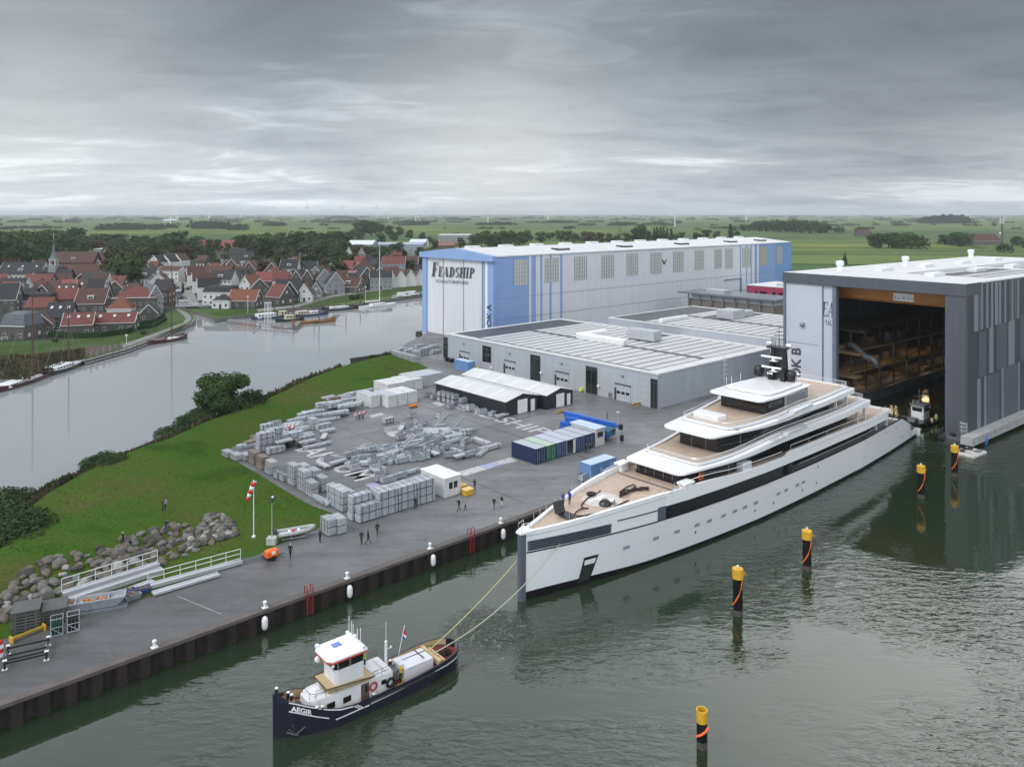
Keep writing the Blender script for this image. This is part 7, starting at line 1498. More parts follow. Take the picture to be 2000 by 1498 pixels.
def person(p,yaw,pz,top,leg,label,hair=hairm,h=1.76,group=None,hat=None):
 o=obj('person',BODY[pz],None,tuple(p),yaw);o.scale=(h/1.78,)*3;tag(o,label,'person',group)
 for i,m in((0,skin),(1,cloth('clothing_'+top,CL[top])),(2,cloth('clothing_'+leg,CL[leg])),(3,shoe)):o.material_slots[i].link='OBJECT';o.material_slots[i].material=m
 lean=POSES[pz][0]['head0'][0][0]-.02
 hm_=obj('helmet' if hat else 'hair',hair_me,o,(lean,0,0));hm_.material_slots[0].link='OBJECT';hm_.material_slots[0].material=hat or hair
 return o
f_={'R':0,'L':PI,'B':PI/2,'F':-PI/2}
def at(px,py):return onland(px,py)
person(at(896,998),A1+PI,'hold','black','dark','man in black coat striding along the quay holding a child by the hand',hairg,1.85)
person(at(909,999),A1+PI,'walk2','black','dark','small child in dark clothes led by the hand along the quay',h=1.2)
person(at(965,995),A1+PI+.3,'walk','black','jeans','man in black jacket and blue jeans walking on the quay',hairg,1.8)
person(at(980,990),A1+PI,'pocket','black','cream','woman in black jacket and cream trousers on the quay',h=1.7)
person(at(927,957),-PI/2,'camera','black','dark','man in black by the yellow grit boxes, holding something up',h=1.8)
person(at(812,994),-PI/2,'pocket','black','dark','person in black leaning at the front row of board stacks',h=1.72)
person(at(706,1063),A1+PI+.5,'pocket','black','dark','left one of the pair in dark coats walking by the quay',h=1.8)
person(at(719,1062),A1-.4,'walk','black','dark','right one of the pair in dark coats, mid stride',h=1.82)
person(at(737,1046),A1+PI/2,'walk2','black','dark','person in black striding behind the pair in dark coats',h=1.8)
person(at(567,1090),-PI/2,'walk','black','black','man in black walking past the orange generator',hairg,1.82)
person(at(625,1060),A1,'stand','dark','dark','person in dark coat standing at the two small board stacks',h=1.74)
person(at(318,997),PI*.2,'camera','olive','dark','person in olive jacket on the dike slope, taking a photo',h=1.75)
person(at(323,996),-.4,'stand','pale','dark','person in pale top close beside the photographer on the dike',h=1.7)
person(at(324,1040),PI*.5,'camera','navy','jeans','person in navy jacket and jeans standing on top of the rocks',h=1.8)
person(at(240,1066),R(20),'walk','black','dark','person in black stepping along the upper edge of the rocks',hairg,1.8)
person(at(1186,821),-PI/2,'camera','grey','grey','person in grey work clothes alone on the yard behind the blue crane',h=1.78)
person(at(1145,886),-PI/2,'pocket','dark','dark','person in dark clothes at the end of the container row',h=1.78)
person(at(1152,884),PI,'stand','black','dark','second person by the container row, under the white cab',h=1.74)
person(G(1100,990,8.15),A1+PI,'pocket','royal','navy','crew member in royal blue jacket at the port rail, nearer the bow',h=1.84)
person(G(1112.5,985,8.15),A1+PI,'stand','royal','navy','crew member in royal blue jacket behind the bow hatch',h=1.82)
CL['lime']=(.5,.6,.06);CL['amber']=(.6,.42,.03)
person(TF.o+TF.x*11.75+TF.y*-.95+Vector((0,0,.62)),TA+.4,'camera','amber','dark','tug crew member in yellow jacket and white helmet beside the winch',h=1.74,hat=white)
person(TF.o+TF.x*8.9+TF.y*.7+Vector((0,0,2.36)),TA+PI,'stand','lime','dark','tug crew member in lime jacket on the cabin roof behind the wheelhouse',h=1.5,hat=white)
person(G(1861,845,1.35),-PI/2,'stand','black','dark','person with white helmet on the dark work raft',h=1.78,hat=white)
vr=random.Random(21)
def roofm(n,c):return mat('roof_'+n,c,.75,var=.18,scale=.9,wave=('Y',.45,.18))
RF={'red':roofm('red_tiles',(.135,.036,.028)),'orange':roofm('orange_tiles',(.17,.056,.03)),'brown':roofm('brown_tiles',(.07,.031,.022)),'dark':roofm('dark_tiles',(.017,.018,.022)),'green':roofm('dark_green_tiles',(.02,.032,.03)),'slate':roofm('slates',(.11,.12,.14)),'pink':roofm('faded_red_sheet',(.22,.11,.095)),'white':mat('roof_white_sheet',(.6,.62,.64),.5),'blue':mat('roof_blue_sheet',(.3,.36,.45),.5),'bright':roofm('bright_red_tiles',(.2,.05,.04))}
WL={'brick':mat('wall_grey_brick',(.095,.085,.075),.85,var=.15,scale=1.5),'red':mat('wall_red_brick',(.09,.05,.04),.85,var=.2,scale=1.5),'white':mat('wall_white_plaster',(.62,.62,.6),.7,var=.06,scale=.5),'black':mat('wall_black_boards',(.02,.028,.028),.7),'grey':mat('wall_grey_render',(.24,.25,.26),.7,var=.08,scale=.5),'blue':mat('wall_blue_sheet',(.24,.3,.38),.6),'salmon':mat('wall_salmon_panels',(.5,.13,.1),.6)}
wtrim=mat('white_trim',(.62,.62,.61),.6);wpane=mat('house_window_pane',(.03,.035,.04),.12,spec=.7);chim=mat('chimney_brick',(.14,.06,.045),.9)
wf_me=MB().box(-.5,-.03,-.5,.5,.03,.5).mesh('window',wtrim);pn=MB();pn.box(-.43,-.045,-.43,-.04,.0,.43);pn.box(.04,-.045,-.43,.43,.0,.43);pane_me=pn.mesh('pane',wpane)
sk_me=MB().box(-.45,-.6,0,.45,.6,.08).mesh('skylight',mat('skylight_glass',(.55,.58,.6),.1))
dm=MB().box(-.5,-.04,0,.5,.04,2.1).mesh('door',mat('green_door',(.03,.06,.045),.5))
def win(parent,x,y,z,rz,w=1.1,h=1.3,pane=True):
 o=obj('window',wf_me,parent,(x,y,z),rz);o.scale=(w,1,h)
 if pane:obj('pane',pane_me,o)
def dwelling(label,px,py,wpx,dep,hw,hr,yaw,roof,wall,ridge='x',opts='',name='house',group='houses in the village'):
 """front centre base at the pixel; wpx = width in photo pixels of the facade that faces us; ridge x = roof slope to us, y = gable to us"""
 p=G(px,py,LZ);w=wpx*p.y/FOC
 t=thing(name,label,name.replace('_',' ')if name!='house' else 'house',(p.x,p.y,LZ),R(yaw),group)
 L_,D=(w,dep);trim='t' in opts
 wb=MB();rb_=MB();tr_=MB();ov=.3
 if ridge=='x':wb.at(0,0,0);wb.pent(-L_/2,L_/2,0,D,-.3,hw,hw+hr-.06);rb_.gable(-L_/2,L_/2,0,D,hw,hw+hr,ov,.22)
 elif ridge=='y':wb.at(0,0,0,PI/2);wb.pent(0,D,-L_/2,L_/2,-.3,hw,hw+hr-.06);rb_.at(0,0,0,PI/2);rb_.gable(0,D,-L_/2,L_/2,hw,hw+hr,ov,.22)
 elif ridge=='flat':wb.box(-L_/2,0,-.3,L_/2,D,hw);rb_.box(-L_/2-.2,-.2,hw,L_/2+.2,D+.2,hw+.3)
 elif ridge=='hip':
  k=min(L_,D)*.5;wb.box(-L_/2,0,-.3,L_/2,D,hw);a=max(.3,L_/2-k);rb_.loft([[(-L_/2-ov,-ov,hw),(L_/2+ov,-ov,hw),(L_/2+ov,D+ov,hw),(-L_/2-ov,D+ov,hw)],[(-a,D/2-.3,hw+hr),(a,D/2-.3,hw+hr),(a,D/2+.3,hw+hr),(-a,D/2+.3,hw+hr)]])
 elif ridge=='mansard':
  wb.box(-L_/2,0,-.3,L_/2,D,hw);rb_.loft([[(-L_/2-.2,-.2,hw),(L_/2+.2,-.2,hw),(L_/2+.2,D+.2,hw),(-L_/2-.2,D+.2,hw)],[(-L_/2+.9,.9,hw+hr*.85),(L_/2-.9,.9,hw+hr*.85),(L_/2-.9,D-.9,hw+hr*.85),(-L_/2+.9,D-.9,hw+hr*.85)],[(-L_/2+2,D*.4,hw+hr),(L_/2-2,D*.4,hw+hr),(L_/2-2,D*.6,hw+hr),(-L_/2+2,D*.6,hw+hr)]])
 part('wall',wb,WL[wall],t);rf_=part('roof',rb_,RF[roof],t)
 big=wpx>22
 if trim or ridge=='y':
  if ridge=='y':
   for s in(-1,1):tr_.tube([(s*(L_/2+ov),-ov-.06,hw-ov*hr/(L_/2)+.1),(0,-ov-.06,hw+hr+.12)],.16,4)
  elif ridge=='x':
   sl=hr/(D/2)
   for s in(-1,1):
    for yy,y1 in((-ov,D/2),(D+ov,D/2)):tr_.tube([(s*(L_/2+ov+.05),yy,hw-ov*sl+.12),(s*(L_/2+ov+.05),y1,hw+hr+.12)],.13,4)
   tr_.box(-L_/2-ov,-ov-.12,hw-ov*sl-.05,L_/2+ov,-ov-.02,hw-ov*sl+.16)
  elif ridge in('flat','mansard','hip'):tr_.box(-L_/2-.26,-.3,hw-.12,L_/2+.26,-.21,hw+.2)
  if tr_.v:part('white_trim',tr_,wtrim,t)
 rows_=max(1,int(hw/2.7));n=max(1,int(L_/2.4))
 for r_ in range(rows_):
  for i in range(n):
   x=-L_/2+L_*(i+.5)/n
   if r_==0 and i==n//2 and big:obj('door',dm,t,(x,-.03,0));continue
   win(t,x,-.02,1.55+2.7*r_,0,1.15,1.35 if r_==0 else 1.2,big)
 if ridge=='y' and hr>2:win(t,0,-.02,hw+hr*.32,0,1.1,1.2,big)
 if big:
  m_=max(1,int(D/3.5))
  for r_ in range(rows_):
   for i in range(m_):win(t,L_/2+.02,D*(i+.5)/m_,1.55+2.7*r_,PI/2,1.1,1.25,False)
  if ridge=='x' and hr>2:win(t,L_/2+.02,D/2,hw+hr*.35,PI/2,1.0,1.1,False)
 if 'k' in opts and ridge=='x':
  for i in range(3):f=.35;o=obj('skylight',sk_me,rf_,(-L_/2+L_*(i+.5)/3,D/2*(1-f)-.1,hw+hr*(1-f)+.23));o.rotation_euler=(math.atan2(hr,D/2),0,0)
 if 'c' in opts:
  mb=MB();x=L_*.3*vr.choice((-1,1));y=D/2+.3
  if ridge=='y':x,y=0,D*.7
  mb.cbox(x,y,hw+hr*.6,.7,.7,hr*.4+1.2);mb.cbox(x,y,hw+hr+1.2,.85,.85,.15);part('chimney',mb,chim,rf_)
 if 'd' in opts:
  mb=MB();f=.45;y0=D/2*f*.6;z0=hw+hr*f*.6;w_=min(2.6,L_*.35);mb.box(-w_/2,y0,z0,w_/2,D/2,z0+1.5);mb.box(-w_/2-.15,y0-.2,z0+1.5,w_/2+.15,D/2,z0+1.68);d_=part('dormer',mb,wtrim,rf_);win(d_,0,y0-.03,z0+.8,0,w_*.75,1.0,True)
 return t
HS=[('grey slate mansard house at the far left of the canal bank',24,664,52,9,4.6,4.6,-8,'slate','brick','mansard','td'),('plain grey brick house with its gable to the canal, right of the slate mansard',79,652,40,10,3.2,3.8,25,'brown','brick','y',''),('house with big dark roof and two bright skylights behind the brick gable',112,641,46,9,4.0,5.0,10,'dark','brick','x','k'),('brick cottage with red roof and white framed skylights, right on the lawn',150,657,52,9,4.0,3.6,18,'red','brick','x','kt'),('long low brick bungalow with red roof and white gutter beside the lawn',220,650,76,9,3.6,3.0,14,'red','brick','x','tk'),('low red roof behind the plain brick gable',72,622,48,9,4.5,3.5,5,'red','brick','x',''),('dark roofed house with white flat dormer edge and white corner lines',70,605,56,10,3.8,3.6,8,'dark','grey','mansard','t'),('house with broad brown roof and low white dormer, behind the red cottage',174,610,54,11,3.8,6.0,8,'brown','brick','x','dt'),('house with wide brown roof and three white skylights',174,590,56,10,4.5,6.0,6,'brown','brick','x','kt'),('narrow brown roofed house with two pale skylights, left of the one with three skylights',124,596,40,9,4.5,5.2,6,'brown','brick','x','k'),('brown roofed house in the third row behind the dark white-edged one',86,588,40,9,4.5,5.0,6,'brown','brick','x','c'),('dark roofed house showing a steep white gable end',56,580,32,9,4.5,5.0,75,'dark','white','y','t'),('orange roofed house beside the white gable, near the left edge',38,592,22,9,5,5,80,'orange','brick','y',''),('dark roofed house with white gutter corner at the left edge',10,610,36,10,5.5,6.5,12,'dark','brick','x','t'),('dark blue-black roof at the left edge behind the orange roof',14,590,40,9,6,5,5,'dark','grey','x',''),('long red roof behind the white gable house',70,569,52,9,5,4,3,'red','brick','x',''),('long dark building with white columned front, near the left edge',36,556,80,14,6,7,3,'dark','white','x','ktd'),('black shed roof house right of the church',122,561,24,8,6,4,5,'dark','black','x',''),('large brown roofed house at the village back, right of the spire',140,530,82,14,6.5,7.5,2,'brown','red','x','dc'),('house of rusty brown roofs behind the dark green roof',160,557,54,11,6,6,4,'brown','red','x','c'),('house with dark green roof at the head of the narrow street',186,568,56,10,5.5,4.5,8,'green','brick','x','d'),('narrow tall grey house on the side street, front one',208,594,13,12,7,4.5,65,'dark','grey','y','t'),('narrow tall white house on the side street, behind the grey one',214,578,12,12,7,4.5,65,'brown','white','y','t'),('large brick building with red roof and tall white windows near the lock',262,614,80,14,7,4.2,12,'red','brick','hip','t'),('brick side wing with grey gable right of the large red roofed building',304,612,26,16,7,5,40,'slate','grey','y',''),('house with small orange pointed roof before the large brick building',232,620,44,8,3.4,4.8,12,'orange','white','hip','t'),('small grey gabled brick cottage beside the parked car near the lock',290,628,32,8,3.2,3.4,20,'dark','brick','y',''),('flat dark shed roof with white edge between bungalow and small gabled cottage',266,625,26,7,2.8,.3,12,'dark','white','flat','t'),('black house with white dormer and veranda under the big willow trees',279,556,42,11,3.4,6.5,-6,'dark','white','x','td'),('dark roofed house first of three stepped gables by the willows',300,524,32,9,5,5,-25,'dark','white','y','t'),('dark roofed house second of three stepped gables',322,523,30,9,5,5,-25,'dark','white','y','t'),('dark roofed house third of three stepped gables, next to the bushes',344,520,28,9,5,5,-25,'brown','white','y','t'),('white arcaded building at the end of the quay street',328,549,44,10,6.5,2.5,-10,'brown','white','x','t'),('first white terrace house on the street, nearest the lock',386,586,20,10,6.8,3.8,-65,'dark','white','y','t'),('second white terrace house up the street',376,572,18,10,6.8,3.8,-65,'brown','white','y','t'),('third white terrace house up the street',366,558,17,10,6.8,3.8,-65,'brown','white','y','t'),('white corner house with dark mansard roof by the lock',423,598,58,10,6.2,3.0,-6,'dark','white','mansard','tk'),('little white cottage with black hipped roof in front of the corner house',430,603,34,7,3.6,2.6,-4,'dark','white','hip','t'),('orange roofed brick bungalow right of the little white cottage',472,602,54,9,3.4,4.6,-3,'orange','brick','x','tc'),('brown roofed terrace running back from the street',404,551,92,10,5.5,4.2,-8,'brown','red','x','c'),('dark roofed house just behind the white corner house',428,566,50,9,5.5,4.6,-8,'dark','white','x','td'),('old gable house with white curved trim behind the terraces',452,535,24,10,5,5.5,5,'brown','brick','y','t'),('red roofed brick house with white door left of the black gable house',533,596,36,9,4.0,5.2,-30,'red','brick','x','t'),('black boarded gable house with white edges by the moorings',566,592,31,11,4.8,5.4,4,'dark','black','y','t'),('white gable house right of the black boarded one',594,590,30,11,3.4,5.4,8,'brown','white','y','t'),('small grey gable house right of the white gable',617,584,22,9,3.6,4.6,10,'dark','grey','y','t'),('bright red roofed house behind the black boarded gable',522,562,52,9,4,4.6,-4,'bright','brick','x','t'),('first brown roofed twin gable with white edge',578,562,23,10,4.6,5.2,6,'brown','brick','y','t'),('second brown roofed twin gable with white edge',600,561,23,10,4.6,5.2,6,'brown','brick','y','t'),('grey gable house with dark roof behind the small grey gable',634,562,30,12,5,5.6,20,'dark','grey','y','t'),('tall grey gable house with dark roof left of the dormer cottage',656,574,34,12,5.4,6,22,'dark','grey','y',''),('brown roofed cottage with wide dormer on the canal lane',677,572,46,9,3.4,4.6,-14,'brown','brick','x','dt'),('tall grey gable block left of the mast of the big sailing yacht',717,564,28,14,7,5.2,24,'dark','brick','y',''),('grey flat block with dark roof right of the mast of the big sailing yacht',744,566,42,12,6.5,3.6,8,'dark','grey','x','t'),('first white gable from the left in the row of four beside the blue hall',765,562,20,11,4.8,4.6,14,'brown','white','y','t'),('second white gable from the left in the row of four',784,560.5,20,11,4.8,4.6,14,'brown','white','y','t'),('third white gable from the left in the row of four',803,559,20,11,4.8,4.6,14,'brown','white','y','t'),('last white gable of the row of four, touching the blue hall edge',822,557.5,20,11,4.8,4.6,14,'brown','white','y','t'),('house with huge brown pyramid roof behind the grey gable block',711,546,40,15,4.5,9,10,'brown','brick','hip',''),('wide red roofed house with blue-grey wall behind the row of white gables',768,531,44,14,5.5,5.4,3,'red','blue','x','t'),('brown roofed house right of the wide red roof',802,528,28,11,5,5,6,'brown','brick','x','t'),('white house with black roof and dormer at the tree edge',563,543,34,11,6,6,3,'dark','white','x','dt'),('brown gable house at the tree edge, left of the bare gable',486,543,26,10,5,5.5,8,'brown','brick','y','t'),('dark brown gable house at the tree edge, further right',530,545,28,10,5,5.5,8,'brown','brick','y','t'),('narrow dark house among the dark trees behind the red bungalow',480,522,22,10,6,6.5,5,'dark','grey','x','d'),('dark roofed house with white porch right of the twin gables',606,540,24,10,5,5,10,'dark','white','x','t'),('long low house with faded red sheet roof above the dormer cottage',684,549,34,10,5,1.2,0,'pink','brick','x',''),('small gabled house in the trees left of the pale industrial shed',594,500,20,11,5,6,10,'dark','white','y','t'),('small dark gabled house in front of the pale industrial shed',706,508,14,11,5,6,8,'dark','grey','y','t'),('small house with white gable lines near the top of the blue hall',803,508,14,11,5,7,8,'dark','grey','y','t'),('small grey gable between trees left of the industrial shed',681,506,12,10,5,6,8,'slate','white','y','t'),('row of dark roofs low in the trees below the red school',460,507,34,11,5,5,-5,'dark','brick','x',''),('white walled low house below the red school among trees',505,531,30,10,4.5,4,4,'brown','white','x','t'),('brown roof half hidden left of the big willow trees',200,520,30,10,5,6,4,'brown','white','x','t'),]
for h in HS:dwelling(*h)
taken=[(G(h[1],h[2],LZ)+Vector((0,h[4]/2,0)),max(h[3]*G(h[1],h[2],LZ).y/FOC,h[4])*.5)for h in HS]
for lab,x0,x1,y0,y1,n in(('in the left village cluster',-10,340,528,606,46),('in the middle village cluster',385,560,518,574,30),('in the cluster near the blue hall',560,820,506,556,30)):
 k=0
 for _ in range(900):
  if k>=n:break
  x,y=vr.uniform(x0,x1),vr.uniform(y0,y1);p=G(x,y,LZ);w=vr.uniform(6.5,9.5);d=vr.uniform(7,10);c=p+Vector((0,d/2,0))
  if any((c-q).length<max(w,d)*.5+r_*.72 for q,r_ in taken)or(318<x<395 and y>522)or(225<x<345 and 566<y<582):continue
  taken.append((c,max(w,d)*.5));rf_=vr.choices(('red','orange','brown','dark','bright'),(4,2,5,5,1))[0];wl_=vr.choices(('brick','red','white','grey'),(4,3,3,1))[0]
  dwelling(f'small { {"red":"red","orange":"orange","brown":"brown","dark":"dark","bright":"bright red"}[rf_]} roofed house with { {"brick":"grey brick","red":"red brick","white":"white","grey":"grey"}[wl_]} walls {lab}',x,y,w*FOC/p.y,d,vr.uniform(3,4.6),vr.uniform(3.6,5.2),vr.uniform(-25,25),rf_,wl_,vr.choice('xy'),'c' if vr.random()<.6 else '',group=f'small houses {lab}');k+=1
IN=[('long salmon red school building with two roof bands beyond the village',430,488,110,22,8,3,-3,'bright','salmon','x',''),('white flat roofed hall left of the willow trees',205,500,42,22,7,.4,0,'white','grey','flat','t'),('pale blue-white industrial shed with shallow gable roof',702,494,50,34,9,4,-2,'white','blue','x',''),('long blue-grey industrial hall right of the pale shed',779,492,94,30,8,2,-2,'blue','blue','x',''),('low grey industrial hall left of the pale shed',641,494,74,26,6,1.5,-1,'slate','grey','x',''),('white industrial roof behind the long blue-grey hall',815,484,32,40,7,3,0,'white','white','x',''),('orange roofed barn just above the blue hall front',872,490,32,18,6,4,0,'pink','red','x',''),('pale grey factory with vaulted roofs beyond the blue hall',886,474,62,60,11,2,0,'white','grey','flat',''),('brown roofed farmhouse with trees right of the far wood',1925,479,62,26,6,9,0,'brown','brick','x','t'),('small farm with brown roof left of the round copse',1690,462,26,20,6,7,0,'brown','brick','x',''),('white farm shed far out in the fields on the left',330,433,24,60,9,5,0,'white','white','x',''),('pale farm shed in the fields behind the willows',720,453,26,40,8,5,0,'pink','brick','x',''),('dark low farm building among trees at the right of the fields',1560,452,40,30,8,6,0,'dark','brick','x','')]
for h in IN:dwelling(*h,name='large_building',group='large buildings beyond the village')
p=G(98,556,LZ);t=thing('church','church with dark roof, open white bell stage and slender green spire','church',tuple(p),R(4));s=p.y/FOC
mb=MB();mb.at(0,0,0);mb.pent(-20*s,20*s,0,11,-.3,5.5,10);part('wall',mb,WL['brick'],t);mb=MB();mb.gable(-20*s,20*s,0,11,5.5,10.1,.4,.25);part('roof',mb,RF['dark'],t)
mb=MB();mb.cbox(0,4,6,4.4,4.4,5.5);part('tower',mb,WL['grey'],t);mb=MB()
for x in(-1.5,1.5):
 for y in(-1.5,1.5):mb.cbox(x,4+y,11.5,.5,.5,3.2)
mb.cbox(0,4,14.6,4.2,4.2,.4);bs=part('bell_stage',mb,wtrim,t);mb=MB();mb.lathe([(.5,11.6),(.8,12.0),(.9,13.4),(.5,14.0)],10,0,4);part('bell',mb,RF['dark'],bs)
mb=MB();mb.loft([[(r_*math.cos(a),4+r_*math.sin(a),z)for a in[PI/8+i*PI/4 for i in range(8)]]for r_,z in((2.5,15),(1.6,16.4),(.9,19),(.35,24),(.06,27.5))]);sp_=part('spire',mb,mat('copper_green',(.1,.16,.15),.6),t);mb=MB();mb.tube([(0,4,27),(0,4,31)],.09,5);mb.cbox(0,4,30.3,1.0,.1,.12);part('weather_vane',mb,dirtywhite,sp_)
def car(px,py,yaw,c,label,van=False,L_=4.3):
 p=G(px,py,LZ+.02);t=thing('parked_van' if van else 'parked_car',label,'van' if van else 'car',tuple(p),R(yaw),'vehicles parked in the village')
 mb=MB();h=2.2 if van else.85;W_=1.95 if van else 1.75
 if van:mb.loft([[(x,-W_/2,.35),(x,W_/2,.35),(x,W_/2*.96,z),(x,-W_/2*.96,z)]for x,z in((-L_/2,2.2),(L_*.2,2.35),(L_*.33,1.9),(L_*.42,1.1),(L_/2,.9))])
 else:mb.loft([[(x,-W_/2,.28),(x,W_/2,.28),(x,W_/2*.97,z),(x,-W_/2*.97,z)]for x,z in((-L_/2,.75),(-L_*.45,.92),(L_*.2,.95),(L_*.46,.75),(L_/2,.55))])
 b=part('body',mb,c,t)
 if not van:mb=MB();mb.loft([[(-L_*.4,-.78,.92),(L_*.22,-.78,.92),(L_*.22,.78,.92),(-L_*.4,.78,.92)],[(-L_*.28,-.62,1.42),(L_*.06,-.62,1.45),(L_*.06,.62,1.45),(-L_*.28,.62,1.42)]]);part('cabin_glass',mb,gl2,t);mb=MB();mb.box(-L_*.28,-.6,1.43,L_*.05,.6,1.48);part('roof',mb,c,t)
 else:mb=MB();mb.box(L_*.12,-W_/2-.01,1.25,L_*.36,W_/2+.01,1.8);part('cabin_glass',mb,gl2,t)
 for x in(-L_*.3,L_*.31):
  for s_ in(-1,1):mb=MB();mb.at(x,s_*W_*.45,.32,rx=PI/2);mb.lathe([(.12,-.1),(.32,-.1),(.32,.1),(.12,.1)],10);part('wheel',mb,rubber,t)
cc={'white':mat('car_white',(.7,.7,.7),.25),'silver':mat('car_silver',(.4,.41,.43),.25,.4),'dark':mat('car_dark',(.03,.033,.04),.25),'blue':mat('car_blue',(.04,.07,.16),.25),'red':mat('car_red',(.25,.03,.03),.25)}
car(273,628,20,cc['white'],'white van behind the hedge beside the small gabled cottage',True,5.2)
cs=['silver','white','dark','silver','blue','white','dark','silver','white','dark']
ords=['nearest the lock bridge','second from the lock bridge','third from the lock bridge','fourth from the lock bridge','fifth from the lock bridge','sixth from the lock bridge','seventh from the lock bridge','eighth from the lock bridge','ninth from the lock bridge','farthest up the street']
for i,c in enumerate(cs):car(362-3.1*i,595-5.1*i,165,cc[c],f'{c} car parked slantwise in the canal street row, {ords[i]}')
car(367,566,100,cc['dark'],'dark car driving down the street between terrace and parked row')
car(116,648,15,cc['silver'],'silver car half hidden left of the red roofed cottage')
for i,(px,py,yw,c,lb,v,l)in enumerate(((788,579.5,24,'white','white motorhome parked nearest on the mooring quay, boxy and tallest',True,6.6),(806,577,24,'white','white motorhome parked behind, right of the taller one',True,6.2),(820,575,24,'silver','silver car beside the motorhomes at the edge of the blue hall',False,4.3))):car(px,py,yw,cc[c],lb,v,l)
a,b=G(345,602,LZ),G(408,600,LZ);t=thing('lock_bridge','low steel lock bridge crossing the canal mouth between lawn and street','bridge',tuple(a),math.atan2(b.y-a.y,b.x-a.x));L_=(b-a).length
mb=MB();mb.box(0,-2.2,.5,L_,2.2,.9);part('deck',mb,steel_dark,t);mb=MB();mb.box(0,-3,-1.5,L_*.28,3,.48);mb.box(L_*.72,-3,-1.5,L_,3,.48);mb.box(L_*.3,2.6,-1.5,L_*.7,3,.4);part('abutment',mb,brickq,t)
for s_ in(-2.1,2.1):
 mb=MB();mb.tube([(0,s_,1.9),(L_,s_,1.9)],.06,5);mb.tube([(0,s_,1.4),(L_,s_,1.4)],.05,4);[mb.tube([(x*L_/8,s_,.9),(x*L_/8,s_,1.9)],.05,4)for x in range(9)];part('railing',mb,dirtywhite,t)
hedge_m=mat('hedge_green',(.015,.03,.012),.95,c2=(.03,.055,.02),scale=2,bump=.8,bscale=4,spec=.1)
def hedge(pts,w,h,lab):
 P=[G(x,y,LZ)for x,y in pts];mb=MB();rings=[]
 q=[];
 for i in range(len(P)-1):q+=[P[i]+(P[i+1]-P[i])*k/8 for k in range(8)]
 q.append(P[-1])
 for i,p in enumerate(q):e=vr.uniform(-.15,.2);rings.append([(p.x,p.y-w/2,LZ-.1),(p.x,p.y+w/2,LZ-.1),(p.x+e,p.y+w/2-.15,LZ+h+e),(p.x-e,p.y-w/2+.15,LZ+h+e)])
 mb.loft(rings);tag(obj('hedge',mb.mesh('hedge',hedge_m)),lab,'hedge')
hedge([(95,658),(150,661),(200,659),(250,652),(262,648)],1.6,1.8,'dark clipped hedge between lawn and brick bungalow');hedge([(258,640),(300,632),(322,620)],1.4,1.6,'dark hedge in front of the white van, upper one');hedge([(262,645),(300,640),(326,626)],1.2,1.2,'dark hedge in front of the white van, lower one along the path')
t=thing('white_fence','long white rail fence at the left edge of the canal lawn','fence',G(-20,668,LZ),math.atan2(G(96,654,LZ).y-G(-20,668,LZ).y,G(96,654,LZ).x-G(-20,668,LZ).x));L_=(G(96,654,LZ)-G(-20,668,LZ)).length
mb=MB();[mb.box(0,-.04,z,L_,.04,z+.12)for z in(.5,1.0)];part('rail',mb,wtrim,t);mb=MB();[mb.cbox(x*1.8,0,0,.12,.12,1.15)for x in range(int(L_/1.8)+1)];part('fence_post',mb,wtrim,t)
jt=thing('canal_jetty','long grey timber jetty with pale posts along the left canal bank','jetty',(0,0,0));jp=[(160,706),(200,695),(240,684),(280,669),(310,656),(345,641),(372,631),(378,622)]
P=[G(x,y,1.1)for x,y in jp];mb=MB()
for i in range(len(P)-1):
 a,b=P[i],P[i+1];n=(b-a).cross(Vector((0,0,1))).normalized()*1.1;mb.loft([[tuple(a-n),tuple(a+n),tuple(a+n+Vector((0,0,.25))),tuple(a-n+Vector((0,0,.25)))],[tuple(b-n),tuple(b+n),tuple(b+n+Vector((0,0,.25))),tuple(b-n+Vector((0,0,.25)))]])
part('deck',mb,mat('grey_timber',(.2,.2,.195),.85,var=.2,scale=2),jt);mb=MB();mb2=MB()
for i in range(len(P)-1):
 a,b=P[i],P[i+1];k=max(2,int((b-a).length/3.2))
 for j in range(k):q=a+(b-a)*j/k;n=(b-a).cross(Vector((0,0,1))).normalized()*1.1;mb.tube([(q.x+n.x,q.y+n.y,-1),(q.x+n.x,q.y+n.y,1.9)],.13,6);mb2.tube([(q.x+n.x*.9,q.y+n.y*.9,.5),(q.x+n.x*.9+(b-a).x/k,q.y+n.y*.9+(b-a).y/k,.5)],.11,5)
part('post',mb,wood,jt);part('wale',mb2,wtrim,jt)
pr=thing('timber_pier','grey timber pier with light poles and railing right of the lock','pier',(0,0,0));pp=[(447,625.5),(500,631),(575,638),(583,629)];P=[G(x,y,1.2)for x,y in pp];mb=MB();mb2=MB()
for i in range(len(P)-1):
 a,b=P[i],P[i+1];n=(b-a).cross(Vector((0,0,1))).normalized()*1.0;mb.loft([[tuple(a-n),tuple(a+n),tuple(a+n+Vector((0,0,.25))),tuple(a-n+Vector((0,0,.25)))],[tuple(b-n),tuple(b+n),tuple(b+n+Vector((0,0,.25))),tuple(b-n+Vector((0,0,.25)))]])
 k=max(2,int((b-a).length/2.6))
 for j in range(k+1):q=a+(b-a)*j/k;mb2.tube([(q.x,q.y-.9,-1),(q.x,q.y-.9,2.3)],.1,5)
 mb2.tube([tuple(a+Vector((0,-.9,1.0))),tuple(b+Vector((0,-.9,1.0)))],.06,4)
part('deck',mb,MATS['grey_timber'],pr);part('post',mb2,MATS['grey_timber'],pr)
